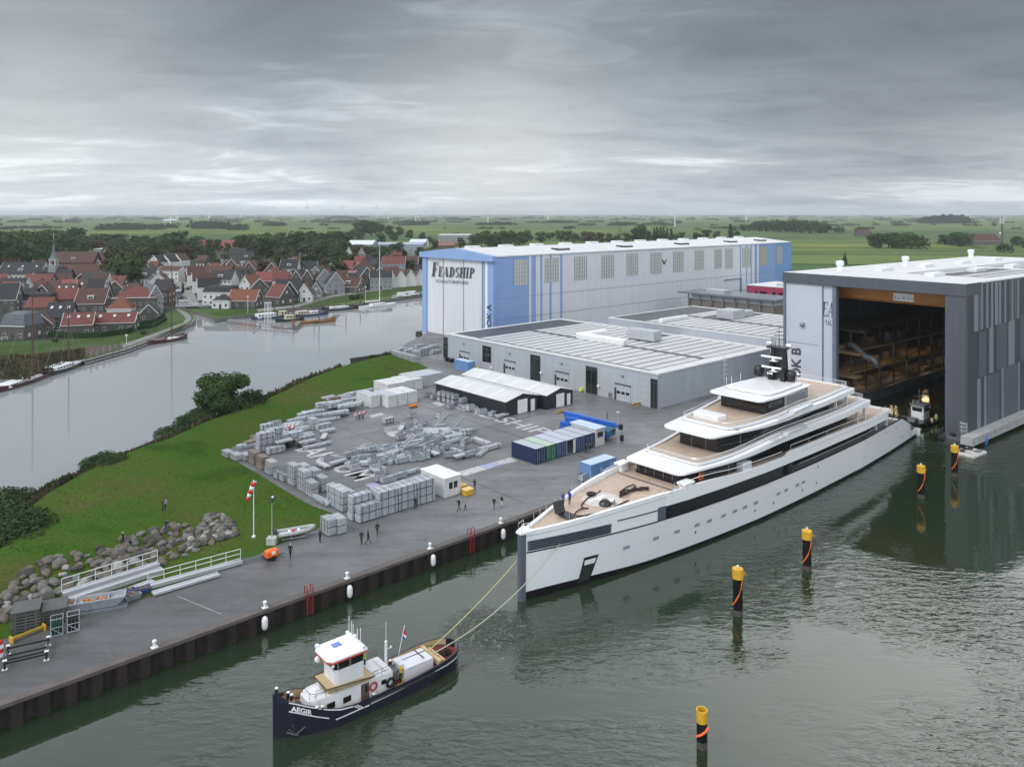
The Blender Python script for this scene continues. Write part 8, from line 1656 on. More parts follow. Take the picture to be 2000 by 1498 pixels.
for i,px in enumerate((178,190,203,215,226,238)):
 mb=MB();mb.lathe([(.28,0),(.28,1.5),(.34,1.6),(.02,1.75)],8);tag(obj('mooring_post',mb.mesh('mooring_post',MATS['grey_timber']),None,G(px,697-3.9*i*.9,LZ)),f'short grey mooring post on the jetty bank, {("first","second","third","fourth","fifth","sixth")[i]} from the sailing barges','post','mooring posts on the jetty bank')
def barge(label,px,py,yaw,L_,bw,hullm,deckm,mast=0,cab=None,sheer_=.7,boom=False,name='sailing_barge',lee=False,cat='boat',furled=False):
 p=G(px,py,0);t=thing(name,label,cat,(p.x,p.y,0),R(yaw),'boats moored along the canal');mb=MB();rings=[]
 for i in range(13):
  u=i/12;x=-L_/2+L_*u;w=bw/2*max(.04,math.sin(PI*min(1,max(0,(u*.94+.03))))**.55);z=.75+sheer_*(2*u-1)**2+.25*u;rings.append([(x,-w,z),(x,-w*.82,-.3),(x,w*.82,-.3),(x,w,z),(x,w*.93,z),(x,w*.93,z-.35),(x,-w*.93,z-.35),(x,-w*.93,z)])
 mb.loft(rings);part('hull',mb,hullm,t);mb=MB();pts=[(-L_/2+L_*i/12,bw/2*.92*max(.04,math.sin(PI*min(1,max(0,(i/12*.94+.03))))**.55))for i in range(1,12)];span(mb,pts,lambda x:.75+sheer_*(2*x/L_)**2+.25*(x/L_+.5)-.3);part('deck',mb,deckm,t)
 for(x0,x1,w,h,m)in(cab or[]):
  mb=MB();mb.bbox(x0,-w/2,.5,x1,w/2,.75+h,.12);c=part('cabin',mb,m,t)
  if h>.6:mb=MB();n=max(2,int((x1-x0)/1.2));[[mb.box(x0+(x1-x0)*(k+.3)/n,s_*w/2-.02,.7+h*.45,x0+(x1-x0)*(k+.75)/n,s_*w/2+.02,.7+h*.85)for k in range(n)]for s_ in(-1,1)];part('cabin_window',mb,gl2,c)
 if mast:
  mb=MB();mb.tube([(L_*.12,0,.5),(L_*.12,0,mast)],.26,7,.13);ms=part('mast',mb,mat('varnished_mast',(.09,.045,.03),.5),t)
  mb=MB();
  for a,b in(((-L_*.45,0,1.2),(L_*.12,0,mast*.96)),((L_*.49,0,1.8),(L_*.12,0,mast*.85)),((L_*.1,bw*.45,1),(L_*.12,0,mast*.85)),((L_*.1,-bw*.45,1),(L_*.12,0,mast*.85))):mb.tube([a,b],.03,4)
  part('rigging',mb,steel_dark,ms)
  if boom:mb=MB();mb.tube([(L_*.1,0,2.2),(-L_*.38,0,2.7)],.13,6);part('boom',mb,MATS['varnished_mast'],ms);mb=MB();mb.tube([(L_*.08,0,2.5),(-L_*.36,0,2.95)],.2,6);part('furled_sail',mb,mat('furled_sail',(.2,.15,.12),.9),ms)
  if L_>12:mb=MB();mb.tube([(L_*.45,0,1.7),(L_*.72,0,2.6)],.11,6);part('bowsprit',mb,MATS['varnished_mast'],t)
 if lee:
  mb=MB();[mb.loft([[(x,s_*(bw/2+.08),.2)for x in(-.3,.9,1.3,.4)],[(x,s_*(bw/2+.2),1.2)for x in(-.5,.3,.8,.6)]])for s_ in(-1,1)];part('leeboard',mb,wood,t)
 return t
bhull=mat('barge_black_hull',(.018,.014,.014),.4);bred=mat('barge_maroon_hull',(.06,.018,.018),.45);bdeck=mat('barge_deck',(.14,.11,.1),.7);wy=mat('yacht_white',(.68,.69,.7),.3);wv=mat('varnished_hull',(.26,.13,.05),.35);nbl=mat('boat_blue',(.025,.05,.1),.35);cream=mat('cream_cabin',(.5,.44,.33),.5);tarp=mat('pale_tarpaulin',(.6,.61,.64),.8)
barge('maroon sailing barge with tall mast at the left edge of the canal',50,747,90,24,5,bred,bdeck,25,[(-9,-3,3.4,.7,wy),(0,5,3,.5,wy)],.8,False,lee=True)
barge('dark sailing barge with white cabin and slim mast, second from the left',124,722.5,90,21,4.8,bhull,bdeck,20,[(-6,2,3.6,1.2,wy),(4,7,2.6,.5,wy)],.8,False,lee=True)
barge('dark hull cut by the picture edge behind the maroon barge',22,731,92,16,4.4,bhull,bdeck,0,[(-3,3,2.6,.6,bdeck)],.8)
barge('sailing barge with tall mast and lowered gaff moored at the jetty head',326,667,62,16,4.8,bred,bdeck,27,[(-5,-1,2.8,.6,bdeck),(1,4,2.4,.4,wy)],.9,False,lee=True)
barge('fishing boat with white tarpaulin and derrick masts behind the pier',528,622,40,16,4.6,nbl,bdeck,9,[(-6,2,3.6,1.6,tarp),(4,7,2.6,2.0,cream)],.7,name='fishing_boat')
barge('cream wheelhouse cutter with two thin masts beside the pier',566,627,38,12,3.8,bhull,bdeck,10,[(-2,2,2.4,1.8,cream)],.6,name='fishing_boat')
barge('blue cutter with cream wheelhouse and pale canvas cover',605,617,40,17,4.6,nbl,bdeck,11,[(-6,-1,3,1.7,cream),(0,4,2.8,1.3,tarp)],.8,name='fishing_boat')
barge('varnished wooden flat-bottomed boat with white pennant stern in front of the blue cutter',613,631,33,18,4.8,wv,bdeck,13,[(-3,2,2.6,.4,wv)],1.0,False,lee=True)
barge('long dark canal boat with white cabin roof and mast near the dormer cottage',668,605,46,18,4,bhull,bdeck,13,[(-6,3,2.8,1.0,wy)],.4,False,name='canal_boat')
barge('small dark boat with short mast right of the long canal boat',700,600,48,9,3.2,bhull,bdeck,9,[(-2,2,2,.7,bdeck)],.5,name='sailing_boat')
barge('small dark tender with canvas cover under the dike lawn, left one',642,604,45,8,3,bhull,tarp,0,[(-2,2,2.0,.8,steel_dark)],.4,name='small_boat')
barge('small dark launch with canvas cover beside the canal boat bow',557,606,45,9,3,bhull,tarp,0,[(-2,2,2.0,.8,steel_dark)],.4,name='small_boat')
barge('large white modern sailing yacht with very tall white mast by the dike lawn',738,599,46,21,5.6,wy,wy,0,[(-4,4,3.2,.9,wy)],.25,name='sailing_yacht')
t=bpy.data.objects['sailing_yacht'];mb=MB();mb.tube([(1,0,1),(1,0,31)],.2,8,.12);ms=part('mast',mb,dirtywhite,t);mb=MB();mb.tube([(1,0,2.6),(-7.5,0,2.7)],.16,6);mb.tube([(1,0,2.95),(-7.2,0,3.0)],.22,6);part('boom',mb,dirtywhite,ms);mb=MB();[mb.tube([a,(1,0,29.5)],.035,4)for a in((11.8,0,1.5),(-11.8,0,1.3),(1,2.6,1),(1,-2.6,1))];part('rigging',mb,steel_dark,ms)
barge('pair-moored white motor cruiser in the inner harbour, near one',238,578,100,9,3.2,wy,wy,0,[(-2.5,2,2.4,1.2,wy)],.3,name='motor_cruiser')
barge('white motor cruiser in the inner harbour, far one by the quay',232,570,100,9,3.2,wy,wy,0,[(-2.5,2,2.4,1.2,wy)],.3,name='motor_cruiser')
for px,py,h,lb in((484,612,7,'bare white post at the lock lawn'),(714,590,7,'white lamp post on the dike lawn by the mast'),(247,672,2.6,'white headed harbour lamp above the jetty bank')):
 mb=MB();mb.tube([(0,0,0),(0,0,h)],.11,6,.08);mb.lathe([(.3,h-.1),(.42,h+.2),(.3,h+.5),(.02,h+.6)],8);tag(obj('lamp_post',mb.mesh('lamp_post',wtrim),None,G(px,py,LZ)),lb,'lamp')
for k,(px,lb)in enumerate(((517,'left white lattice light pole on the pier'),(524,'right white lattice light pole on the pier'))):
 p=G(px,632,1.4);mb=MB();mb.tube([(0,0,0),(0,0,8)],.12,5);mb.tube([(1.0,0,0),(1.0,0,8)],.12,5);[mb.tube([(0,0,z),(1.0,0,z+.8)],.07,4)for z in range(0,8)];mb.box(-.2,-.2,8,1.2,.2,8.3);tag(obj('light_pole',mb.mesh('light_pole',wtrim),None,p),lb,'lamp')
tr=random.Random(33)
def leafm(n,c,c2):return mat('foliage_'+n,c,.8,c2=c2,scale=.35,spec=.15,rand=.22,detail=3)
LF={'dark':leafm('dark_green',(.018,.038,.012),(.055,.088,.025)),'mid':leafm('mid_green',(.025,.05,.013),(.062,.09,.025)),'olive':leafm('olive_green',(.04,.045,.016),(.085,.08,.03)),'yellow':leafm('yellow_green',(.07,.075,.02),(.14,.13,.04)),'rust':leafm('rusty_brown',(.045,.028,.018),(.085,.05,.03)),'reed':leafm('dry_reed',(.06,.055,.03),(.13,.115,.07))}
bark=mat('bark',(.04,.032,.025),.9)
def crown_mesh(name,lobes,n,size,m,flat=.8):
 """many small leaf tufts through the volume of several lobes, thicker towards the skin"""
 mb=MB();wt=[r[3]**2 for r in lobes]
 vs,fs_=[],[]
 for k in range(n):
  x,y,z,r=tr.choices(lobes,wt)[0]
  d=Vector((tr.gauss(0,1),tr.gauss(0,1),tr.gauss(0,1))).normalized();q=r*(1-.5*tr.random()**2)
  p=Vector((x,y,z))+Vector((d.x*q,d.y*q,d.z*q*flat))*(1+.18*noise.noise(d*2.3+Vector((x,y,z))))
  nrm=(d+Vector((tr.uniform(-.9,.9),tr.uniform(-.9,.9),tr.uniform(-.5,.9)))).normalized();a=nrm.orthogonal().normalized();b=nrm.cross(a);th=tr.random()*6.28;a,b=a*math.cos(th)+b*math.sin(th),b*math.cos(th)-a*math.sin(th)
  s=size*tr.uniform(.6,1.35);i=len(vs);vs+=[tuple(p-a*s-b*s*.25),tuple(p+b*s*.7),tuple(p+a*s*.9-b*s*.2),tuple(p-b*s*.8)];fs_.append((i,i+3,i+2,i+1))
 mb.add(vs,fs_);me=bpy.data.meshes.new(name);me.from_pydata(mb.v,[],mb.f);me.materials.append(m);me.update();return me
def lobes(kind):
 L_=[]
 if kind=='round':
  for k in range(9):a=k*.7+tr.random();r=tr.uniform(1.2,2.6);L_.append((r*math.cos(a),r*math.sin(a),tr.uniform(2.0,7.2),tr.uniform(1.6,2.3)))
  L_.append((0,0,6.6,2.4))
 if kind=='wide':
  for k in range(13):a=k*.5+tr.random();r=tr.uniform(1.4,4.0);L_.append((r*math.cos(a),r*math.sin(a),tr.uniform(1.5,6.0),tr.uniform(1.6,2.2)))
  L_.append((0,0,5.6,2.6))
 if kind=='full':
  for k in range(26):a=k*.77;r=tr.uniform(1.2,3.6);z=tr.uniform(1.0,6.4);r*=1-.1*abs(z-3.4);L_.append((r*math.cos(a),r*math.sin(a),z,tr.uniform(1.1,1.7)))
  L_.append((0,0,5.4,2.4));L_.append((0,0,3,2.6))
 if kind=='poplar':
  for k in range(11):L_.append((tr.uniform(-.5,.5),tr.uniform(-.5,.5),1.6+k*1.0,1.35-.07*abs(k-4)-.03*k))
 if kind=='cone':
  for k in range(10):L_.append((0,0,.9+k*.95,2.0-.18*k))
 if kind=='bush':
  for k in range(6):a=k*1.05;L_.append((1.1*math.cos(a),1.1*math.sin(a),tr.uniform(.5,1.5),tr.uniform(.8,1.2)))
  L_.append((0,0,1.3,1.2))
 return L_
def trunk_mesh(h,r,spread):
 mb=MB();mb.tube([(0,0,-.5),(.08,0,h*.4),(0,.1,h)],r,7,r*.55)
 for k in range(6):a=k*1.05+tr.random();q=tr.uniform(.5,1)*spread;mb.tube([(0,.05,h*.72),(q*.5*math.cos(a),q*.5*math.sin(a),h*1.15),(q*math.cos(a),q*math.sin(a),h*1.6)],r*.4,5,r*.12)
 return mb.mesh('trunk',bark)
CR={}
def crown(kind,col_,v,n,size):
 k=(kind,col_,v)
 if k not in CR:CR[k]=crown_mesh('crown',lobes(kind),n,size,LF[col_])
 return CR[k]
TRK={'round':trunk_mesh(3.2,.3,2.2),'wide':trunk_mesh(2.6,.35,3.2),'poplar':trunk_mesh(4,.25,.5),'cone':trunk_mesh(3,.22,.4),'bush':trunk_mesh(.9,.12,1.1)}
TRK['full']=trunk_mesh(2.6,.35,3.2)
TOP={'full':8.0,'round':9.2,'wide':8.0,'poplar':12.8,'cone':10.4,'bush':2.6}
def tree(px,py,hpx,kind,col_,label,group=None,z=LZ,n=900,size=.42,wide=1.,p=None,name=None):
 p=p or G(px,py,z);h=hpx*p.y/FOC if hpx>0 else-hpx;s=h/TOP[kind]
 t=thing(name or{'bush':'bush','cone':'conifer','poplar':'poplar_tree'}.get(kind,'leafy_tree'),label,'bush' if kind=='bush' else 'tree',tuple(p),tr.random()*6.28,group);t.scale=(s*wide,s*wide,s)
 obj('crown',crown(kind,col_,tr.randrange(2),n,size),t);obj('trunk',TRK[kind],t);return t
near=dict(n=5200,size=.2)
tree(432,818,98,'full','dark','big round dark green tree on the canal side of the dike',z=2.2,wide=1.16,n=15000,size=.16)
tree(490,803,48,'full','mid','smaller tree leaning on the right of the big round dike tree',z=2.2,wide=1.25,n=4200,size=.26)
tree(382,838,44,'bush','dark','dark bush left below the big round dike tree',z=1.6,wide=1.2,n=9000,size=.075)
tree(348,868,42,'bush','dark','dark bush further down left of the big dike tree',z=1.6,wide=1.3,n=9000,size=.075)
tree(205,930,56,'bush','dark','round dark bush standing up on the dike shoulder, halfway to the left edge',z=1.8,wide=1.1,n=9000,size=.075)
for i,(px,py,h,c,lb)in enumerate(((20,1010,60,'dark','rightmost'),(-5,1040,80,'dark','middle'),(40,1075,92,'dark','lowest one'),(5,1085,100,'dark','leftmost'))):tree(px,py,h,'bush',c,f'large dark bush at the left picture edge behind the dike, {lb} of the clump','dark bushes at the left edge',z=1.4,wide=1.12,n=9000,size=.075)
vs,fs_=[],[]
for k in range(11500):
 s=tr.random();i=2+s*(len(ST)-3.2);a=int(i);f=i-a;c=crest[a].lerp(crest[min(a+1,len(crest)-1)],f);n=outward(a);n=Vector((-abs(n.x),n.y,0))if a>3 else Vector((-.35,.94,0))
 off=tr.uniform(2.6,9.5 if a>2 else 5);p=c+n*off;z0=max(0,c.z-.4-(off-2.2)*.55);h=tr.uniform(1.0,2.3)*(.75+.55*noise.noise(Vector((p.x,p.y,0))*.18))
 if a<8:h*=1.15
 t_=Vector((tr.uniform(-.5,.5),tr.uniform(-.5,.5),0))*h*.5;w=Vector((tr.uniform(-1,1),tr.uniform(-1,1),0)).normalized()*tr.uniform(.1,.26);q=Vector((p.x,p.y,z0-.2));j=len(vs)
 vs+=[tuple(q-w),tuple(q+w),tuple(q+w*1.2+t_*.5+Vector((0,0,h*.7))),tuple(q+t_+Vector((0,0,h))),tuple(q-w*1.2+t_*.5+Vector((0,0,h*.7)))];fs_.append((j,j+1,j+2,j+3,j+4))
me=bpy.data.meshes.new('reeds');me.from_pydata(vs,[],fs_);me.materials.append(mat('foliage_reed_mix',(.025,.032,.014),.9,c2=(.12,.1,.06),scale=.12,spec=.1));tag(obj('reed_fringe',me),'dry reeds and scrub along the canal side of the dike','reeds',kind='stuff')
vs,fs_=[],[]
for k in range(2600):
 px=tr.uniform(0,165);f=tr.random();y0,y1=(695,742)if px<60 else(695-.12*(px-60),738-.38*(px-60));p=G(px,y0+(y1-y0)*f,LZ);h=tr.uniform(.4,1.1);w=Vector((tr.uniform(-1,1),tr.uniform(-1,1),0)).normalized()*.28;t_=Vector((tr.uniform(-.4,.4),tr.uniform(-.4,.4),0));j=len(vs);vs+=[tuple(p-w),tuple(p+w),tuple(p+t_+Vector((0,0,h)))];fs_.append((j,j+1,j+2))
me=bpy.data.meshes.new('bank_weeds');me.from_pydata(vs,[],fs_);me.materials.append(MATS['foliage_reed_mix']);tag(obj('bank_weeds',me),'rough weeds on the far bank behind the sailing barges','weeds',kind='stuff')
far=dict(n=750,size=.5)
clusters=[('dense dark tree of the belt at the left edge behind the church','trees left of the church',[(x,y,h,'round',c)for x,y,h,c in((5,520,62,'dark'),(22,528,50,'dark'),(40,515,58,'mid'),(58,520,55,'dark'),(75,505,48,'dark'),(15,540,42,'rust'),(90,512,50,'dark'),(112,505,46,'mid'),(130,500,38,'dark'),(30,500,48,'mid'),(60,498,52,'dark'),(3,498,46,'dark'),(85,490,40,'mid'),(48,480,32,'dark'),(112,486,40,'dark'),(70,478,26,'mid'))]),('broad dark tree of the row in front of the left fields','broad trees before the fields',[(x,y,h,'wide',c)for x,y,h,c in((145,488,30,'dark'),(160,490,32,'dark'),(172,486,24,'mid'),(195,482,26,'dark'),(215,484,28,'dark'),(228,486,24,'dark'),(260,484,22,'dark'))]),('olive green tree of the big clump around the quay street','olive trees by the quay street',[(x,y,h,'wide',c)for x,y,h,c in((228,540,46,'olive'),(245,548,56,'mid'),(232,528,46,'olive'),(252,530,46,'mid'),(268,520,44,'olive'),(240,512,34,'olive'),(275,508,34,'mid'),(220,552,40,'mid'),(258,556,40,'dark'),(290,505,40,'mid'),(305,500,36,'mid'),(315,492,36,'dark'))]),('dark tree in the park behind the dark stepped gables','trees behind the stepped gables',[(x,y,h,'round',c)for x,y,h,c in((330,490,36,'dark'),(345,500,38,'dark'),(360,505,32,'rust'),(370,510,30,'rust'),(340,478,26,'dark'),(355,478,30,'dark'),(290,492,24,'dark'),(325,476,24,'dark'),(378,490,30,'dark'),(395,512,36,'mid'),(408,515,34,'dark'),(440,525,30,'dark'),(420,528,24,'dark'))]),('dark tree standing before the salmon red school','trees before the school',[(x,y,h,'round',c)for x,y,h,c in((408,488,22,'mid'),(425,490,26,'dark'),(445,492,20,'dark'),(472,492,34,'dark'),(460,482,22,'dark'),(492,488,30,'mid'))]),('tree of the wood between village and industrial sheds','wood before the industrial sheds',[(x,y,h,'round',c)for x,y,h,c in((505,498,40,'mid'),(520,505,46,'dark'),(540,500,40,'mid'),(555,508,44,'dark'),(575,490,38,'dark'),(590,488,36,'dark'),(610,486,36,'dark'),(628,484,34,'dark'),(645,482,32,'dark'),(520,485,30,'dark'),(545,480,28,'dark'),(662,482,30,'dark'),(680,476,24,'dark'),(700,476,22,'mid'),(600,496,24,'mid'),(620,500,26,'mid'))]),('dark tree in the green belt behind the twin gable houses','trees behind the twin gables',[(x,y,h,'round',c)for x,y,h,c in((500,530,34,'dark'),(515,538,36,'rust'),(548,530,34,'dark'),(580,540,34,'dark'),(600,528,34,'dark'),(620,528,32,'dark'),(635,535,34,'olive'),(655,532,34,'dark'),(668,540,34,'dark'),(645,520,28,'dark'),(690,520,28,'mid'),(675,524,28,'dark'),(660,512,26,'mid'),(632,545,30,'yellow'),(585,552,26,'yellow'),(690,535,24,'dark'))]),('dark tree among houses above the row of white gables','trees above the row of white gables',[(x,y,h,'round',c)for x,y,h,c in((725,520,28,'dark'),(745,512,26,'dark'),(785,510,24,'dark'),(810,520,22,'dark'),(828,522,36,'mid'),(730,502,20,'mid'),(762,505,18,'dark'),(820,500,20,'dark'))]),('dark tree of the grove by the factory beyond the blue hall','grove by the factory',[(x,y,h,'round',c)for x,y,h,c in((698,460,30,'dark'),(712,462,32,'dark'),(726,462,30,'dark'),(742,460,22,'mid'),(760,462,24,'dark'),(780,462,20,'dark'),(800,466,18,'dark'),(770,472,20,'dark'),(745,476,22,'dark'),(825,470,18,'dark'),(850,488,20,'dark'),(838,478,16,'mid'),(900,486,22,'dark'),(925,484,26,'mid'))]),('leafy tree of the thicket just above the blue hall roof, left half','thicket above the blue hall',[(x,y,h,'round',c)for x,y,h,c in((940,482,28,'mid'),(955,484,30,'dark'),(970,484,34,'mid'),(985,480,30,'mid'),(1000,478,30,'mid'),(1015,480,28,'dark'),(1028,476,26,'mid'),(1055,474,22,'mid'),(950,472,24,'dark'))]),('rounded tree in the hedgerow above the middle of the blue hall roof','hedgerow above the hall roof',[(x,y,h,'round',c)for x,y,h,c in((1095,474,24,'mid'),(1110,472,22,'mid'),(1125,474,20,'mid'),(1140,474,24,'olive'),(1155,474,22,'olive'),(1172,474,20,'mid'),(1190,474,18,'olive'),(1205,474,16,'mid'),(1225,472,18,'dark'),(1240,472,28,'dark'),(1252,472,32,'mid'),(1265,472,22,'dark'),(1330,470,18,'dark'),(1360,470,18,'dark'),(1380,468,22,'mid'),(1400,466,16,'dark'),(1440,464,14,'mid'))]),('dark tree of the round copse in the bright fields right of the halls','round copse in the right fields',[(x,y,h,'wide',c)for x,y,h,c in((1708,484,26,'dark'),(1720,485,30,'dark'),(1735,485,27,'dark'),(1750,485,28,'dark'),(1765,486,30,'dark'),(1780,486,32,'dark'),(1793,486,27,'dark'),(1742,480,26,'dark'),(1772,480,28,'dark'))]),('tree beside the brown farmhouse at the right of the fields','trees at the brown farmhouse',[(x,y,h,'wide',c)for x,y,h,c in((1845,478,20,'dark'),(1858,478,20,'dark'),(1872,482,28,'dark'),(1882,480,26,'mid'),(1912,472,14,'mid'),(1962,494,22,'dark'),(1985,480,18,'dark'),(1998,484,18,'dark'))]),('dark tree in the long wood across the fields behind the hall end','long wood behind the hall end',[(x,y,h,'wide',c)for x,y,h,c in((1480,452,20,'dark'),(1495,452,22,'dark'),(1510,452,26,'dark'),(1525,453,24,'dark'),(1540,453,22,'dark'),(1555,454,26,'dark'),(1570,455,24,'dark'),(1585,456,26,'dark'),(1600,456,24,'dark'),(1615,456,18,'dark'),(1432,452,12,'dark'),(1450,452,14,'dark'),(1465,452,16,'dark'),(1640,456,14,'dark'),(1680,458,16,'mid'))]),]
for lab,grp,items in clusters:
 for(x,y,h,k,c)in items:tree(x,y,h*tr.uniform(.92,1.1),k,c,f'{ {"dark":"dark green","mid":"mid green","olive":"olive green","rust":"reddish brown","yellow":"yellowish"}[c]} {lab.replace("dark tree","tree").replace("olive green tree","tree").replace("dense tree","tree")}',grp,n=750,size=.5,wide=1.15)
def infill(lab,grp,n,x0,x1,y0,y1,h0,h1,kinds=('round','wide','round','bush')):
 for k in range(n):
  x,y=tr.uniform(x0,x1),tr.uniform(y0,y1);c=tr.choices(('dark','mid','olive','rust'),(6,3,1.2,.8))[0];kd=tr.choice(kinds)
  tree(x,y,tr.uniform(h0,h1)*(.5 if kd=='bush' else 1),kd,c,f'{ {"dark":"dark green","mid":"mid green","olive":"olive green","rust":"reddish brown"}[c]} {"bush" if kd == "bush" else "tree"} {lab}',grp,n=750,size=.5,wide=1.2)
infill('in the dense wood along the far left village edge','wood along the left village edge',22,-20,190,485,522,34,50,('round','wide'))
infill('in the tree belt behind the village, left of the school','belt left of the school',16,190,400,480,500,20,30,('round','wide'))
infill('in the tree belt right of the school','belt right of the school',26,490,720,482,512,24,36,('round','wide'))
infill('in the gardens between the middle village houses','gardens in the middle of the village',26,380,740,522,560,15,24)
infill('in the gardens among the left village houses','gardens among the left houses',16,60,340,535,600,12,20)
infill('among the pale industrial sheds','trees among the industrial sheds',14,600,830,490,512,16,24,('round','wide'))
infill('along the back of the village by the blue hall','trees by the blue hall',10,720,830,505,530,16,24)
infill('in the low hedgerow behind the hall roof','hedgerow behind the hall roof',14,1030,1400,466,474,10,18,('round','wide'))
for i,(x,h)in enumerate(((1278,28),(1284,30),(1290,31),(1296,30),(1303,28),(1311,27))):tree(x,475,h+4,'poplar','dark',f'slender poplar in the row of six behind the hall roof, {("first","second","third","fourth","fifth","last")[i]} from the left','row of poplars',n=700,size=.45)
tree(1428,472,36,'poplar','dark','single dark columnar tree behind the right half of the hall roof',n=700,size=.45,wide=1.5)
tree(1650,517,26,'cone','dark','dark conifer in front of the flat grey building between the halls',n=800,size=.4,wide=1.1)
tree(357,574,24,'poplar','mid','single slim green tree on the street between parked cars and terrace',n=700,size=.45,wide=1.2)
for x,y,h,lb in((700,584,12,'right'),(688,586,11,'left')):tree(x,y,h,'bush','dark',f'dark garden bush at the canal lane by the dormer cottage, {lb} of two','bushes at the canal lane',n=500,size=.25)
for x,y,lb in((108,668,'left of the red roofed cottage'),(280,654,'beside the white sculpture')):tree(x,y,8,'bush','dark',f'small dark shrub on the canal lawn {lb}',n=400,size=.25)
vs,fs_=[],[];tri_=[(Vector(vsx[f[0]]),Vector(vsx[f[1]]),Vector(vsx[f[2]]),Vector(vsx[f[3]]))for f in fs];wts=[max(0,(a-c).length*(b-d).length)for a,b,c,d in tri_]
for q in tr.choices(range(len(tri_)),wts,k=26000):
 a,b,c,d=tri_[q];u,v=tr.random(),tr.random();p=a.lerp(b,u).lerp(d.lerp(c,u),v);h=tr.uniform(.04,.12)*(1+.9*max(0,noise.noise(p*.3)));w=Vector((tr.uniform(-1,1),tr.uniform(-1,1),0)).normalized()*tr.uniform(.04,.13);t_=Vector((tr.uniform(-.1,.1),tr.uniform(-.1,.1),h));j=len(vs)
 vs+=[tuple(p-w),tuple(p+w),tuple(p+t_)];fs_.append((j,j+1,j+2))
me=bpy.data.meshes.new('grass_tufts');me.from_pydata(vs,[],fs_);me.materials.append(mat('tuft_green',(.045,.1,.014),.9,c2=(.09,.125,.03),scale=.25,spec=.1));tag(obj('grass_tufts',me),'short grass tufts covering the dike','grass',kind='stuff')
vs,fs_=[],[]
def clump(x,y,w,h):
 for k in range(int(26+w*1.1)):
  px_,pz=x+tr.gauss(0,w*.45),LZ+h*tr.random()**.8*(1-.5*min(1,abs(tr.gauss(0,.4))));d=y+tr.uniform(-w*.2,w*.2);s=h*tr.uniform(.14,.3);j=len(vs);a=tr.uniform(0,6.28);ca,sa=math.cos(a)*s,math.sin(a)*s
  vs.extend([(px_-s,d-.3*s,pz-sa*.4),(px_+ca*.3,d-.5*s,pz-s*.8),(px_+s,d+.3*s,pz+sa*.4),(px_+ca*.5,d+.2*s,pz+s*.8)]);fs_.append((j,j+1,j+2,j+3))
for py,n,hmin,hmax in((421,150,12,22),(423,120,10,20),(426,100,9,16),(430,70,8,15),(435,46,7,13),(441,30,6,11),(448,16,5,9)):
 for k in range(n):
  px=tr.uniform(-60,2060);q=py+tr.uniform(-1,1.6);p=G(px,q,LZ);ln=tr.randrange(1,7);h=tr.uniform(hmin,hmax)
  for m_ in range(ln):clump(p.x+m_*h*1.5,p.y+tr.uniform(-1,1)*h*.5,h*1.2,h*tr.uniform(.7,1.1))
for px0,px1,py,h,dens in((1796,1895,437,17,1.0),(195,280,449,14,1.),(280,345,446,9,.8),(385,450,447,16,1.),(450,480,450,12,.8),(517,560,442,9,1.),(655,720,437,8,.8),(930,1010,440,6,.8),(770,840,438,7,.9),(1060,1130,436,6,.8),(1190,1240,440,7,.8),(880,900,462,8,1.),(0,120,447,6,.7),(640,700,428,6,.8)):
 a,b=G(px0,py,LZ),G(px1,py,LZ);hh=h*a.y/FOC;n=max(3,int((b-a).length/(hh*.55)*dens))
 for k in range(n):
  f=(k+tr.random()*.6)/n;e=1-abs(2*f-1)**4*.45;clump(a.x+(b.x-a.x)*f,a.y+tr.uniform(-1,1)*hh,hh*.9,hh*e*tr.uniform(.8,1.05))
  if h>12:clump(a.x+(b.x-a.x)*f,a.y-hh*.8,hh*.9,hh*e*tr.uniform(.5,.9))
me=bpy.data.meshes.new('distant_woodland');me.from_pydata(vs,[],fs_);me.materials.append(mat('foliage_distant',(.016,.028,.015),.9,c2=(.03,.045,.02),scale=.02,spec=.1));tag(obj('distant_woodland',me),'far hedgerows and woods spread across the polder to the horizon','woodland',kind='stuff')
vs_=MB()
for k in range(120):p=G(tr.uniform(0,2000),tr.uniform(421.5,430),LZ);w=tr.uniform(9,26);vs_.pent(p.x-w/2,p.x+w/2,p.y,p.y+14,LZ,LZ+4,LZ+9)
o=obj('distant_farms',vs_.mesh('distant_farms',mat('far_roof',(.2,.14,.12),.8,c2=(.4,.4,.4),scale=.004)));tag(o,'scattered farm roofs far out in the polder, too small to tell apart','farms',kind='stuff')
tm=mat('turbine_white',(.8,.8,.8),.5)
mb=MB();mb.lathe([(1.0,0),(.55,1)],10);tow=mb.mesh('tower',tm,True)
mb=MB();mb.loft([[(-.08,-.02,.02),(.08,-.02,.02),(.08,.02,.02),(-.08,.02,.02)],[(-.11,-.015,.2),(.1,-.015,.2),(.1,.015,.2),(-.11,.015,.2)],[(-.02,-.01,1.0),(.02,-.01,1.0),(.02,.01,1.0),(-.02,.01,1.0)]]);bl=mb.mesh('blade',tm)
mb=MB();mb.bbox(-.5,-.9,-.5,.5,2.2,.6,.2);nac=mb.mesh('nacelle',tm)
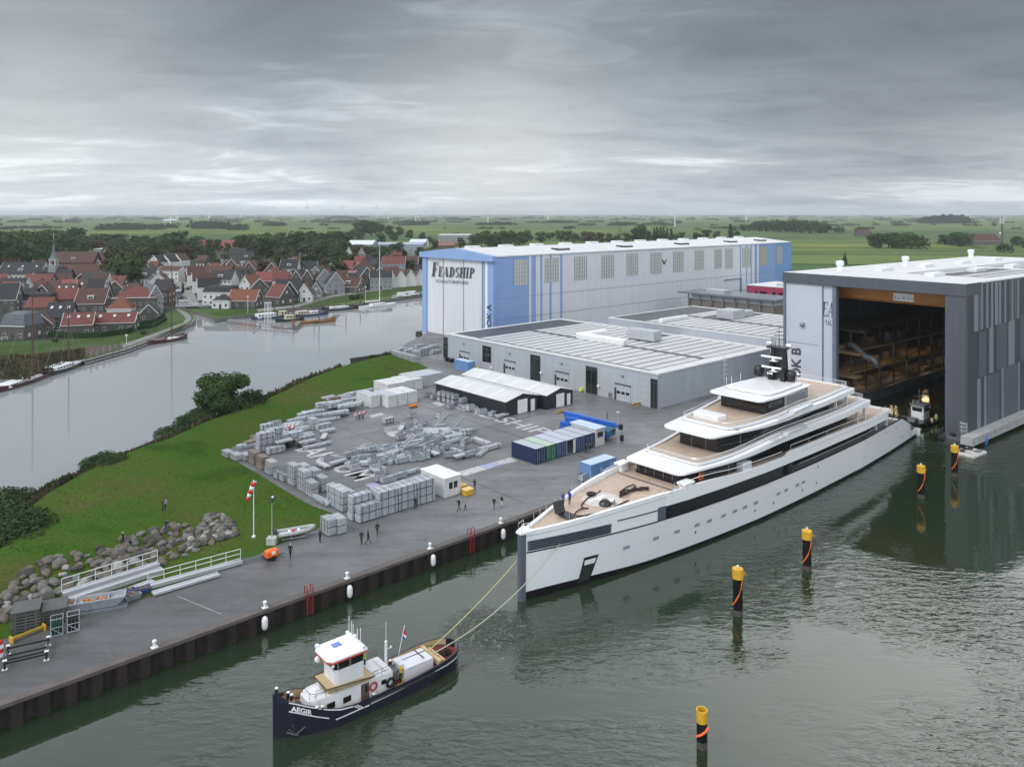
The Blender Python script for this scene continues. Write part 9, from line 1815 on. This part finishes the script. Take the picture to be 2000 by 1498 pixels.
TB=[(125,432.5,417,17,.35,'leftmost turbine in the left fields, with a wide open rotor'),(333,437,415,20,.1,'tall white turbine left of centre, one blade up, in front of its neighbour'),(347,429,411,12,.9,'turbine just right of the tall left one'),(408,428,409,9,.6,'thin turbine above the salmon red school, left'),(471,425,408,9,.3,'thin turbine above the salmon red school, right'),(218,422,411,6,0,'very small turbine on the horizon between the two left ones'),(286,421.5,411,6,.5,'tiny turbine on the horizon left of the tall turbine'),(470,424,409,8,.7,'small turbine behind the dark wood on the left'),(535,424,407,9,.35,'thin turbine above the left of the village wood'),(600.5,424,404,10,0,'thin turbine with upright blade above the village wood'),(667,424,407,9,.5,'thin turbine above the grove, left'),(736,424,406,9,.1,'thin turbine above the grove, right'),(758.7,430,415,15,.42,'turbine with large spread rotor left of the biggest one'),(812,437,416,19,.55,'biggest turbine with large spread rotor left of the blue hall'),(953,440,413,15,.0,'turbine with upright blade above the blue hall logo'),(1071,432,413,11,.55,'small turbine above the hall roof middle'),(1318,443,415,14,.0,'slim turbine above the hall roof right of the poplars'),(1457,434,413,11,.2,'small turbine above the long wood right of the hall')]
for px,pb,ph,rp,ang,lb in TB:
 p=G(px,pb,LZ);s=p.y/FOC;hz=HC-(ph-HY)*s;t=thing('wind_turbine',lb,'wind turbine',tuple(p),0,'wind turbines in the polder');k=max(1.1,1.05*s)
 o=obj('tower',tow,t);o.scale=(k,k,hz-LZ);o=obj('nacelle',nac,t,(0,0,hz-LZ));o.scale=(k*1.2,)*3
 for i in range(3):o=obj('blade',bl,t,(0,-1.3*k,hz-LZ));L_=rp*s;o.scale=(max(8,11*s),max(8,11*s),L_);o.rotation_euler=(0,ang+i*2*PI/3,0)
p=G(1957,482,LZ);s=p.y/FOC;h=HC-(424-HY)*s-LZ;t=thing('telecom_mast','telecom mast with panel antennas beside the brown farmhouse','mast',tuple(p));mb=MB();mb.lathe([(1.6,0),(1.0,h)],8);part('mast_shaft',mb,mat('mast_green',(.07,.09,.08),.7),t);mb=MB();[mb.cbox(2.2*math.cos(a),2.2*math.sin(a),h-9,.8,.8,8)for a in[i*PI/3 for i in range(6)]];part('antenna_panel',mb,wtrim,t);mb=MB();mb.ell((-3.0,-1,h*.45),1.6,.6,1.6,10,6);part('dish',mb,wtrim,t)
hm=bpy.data.materials.new('haze');hm.use_nodes=True;nt=hm.node_tree;nt.nodes.clear();out=nt.nodes.new('ShaderNodeOutputMaterial');pv=nt.nodes.new('ShaderNodeVolumePrincipled');pv.inputs['Color'].default_value=(.9,.94,.98,1);pv.inputs['Density'].default_value=.00007;pv.inputs['Anisotropy'].default_value=.1;nt.links.new(pv.outputs[0],out.inputs['Volume'])
mb=MB();mb.box(-32000,-200,-3,32000,36000,140);tag(obj('haze',mb.mesh('haze',hm)),'thin grey haze over the polder','haze',kind='stuff')
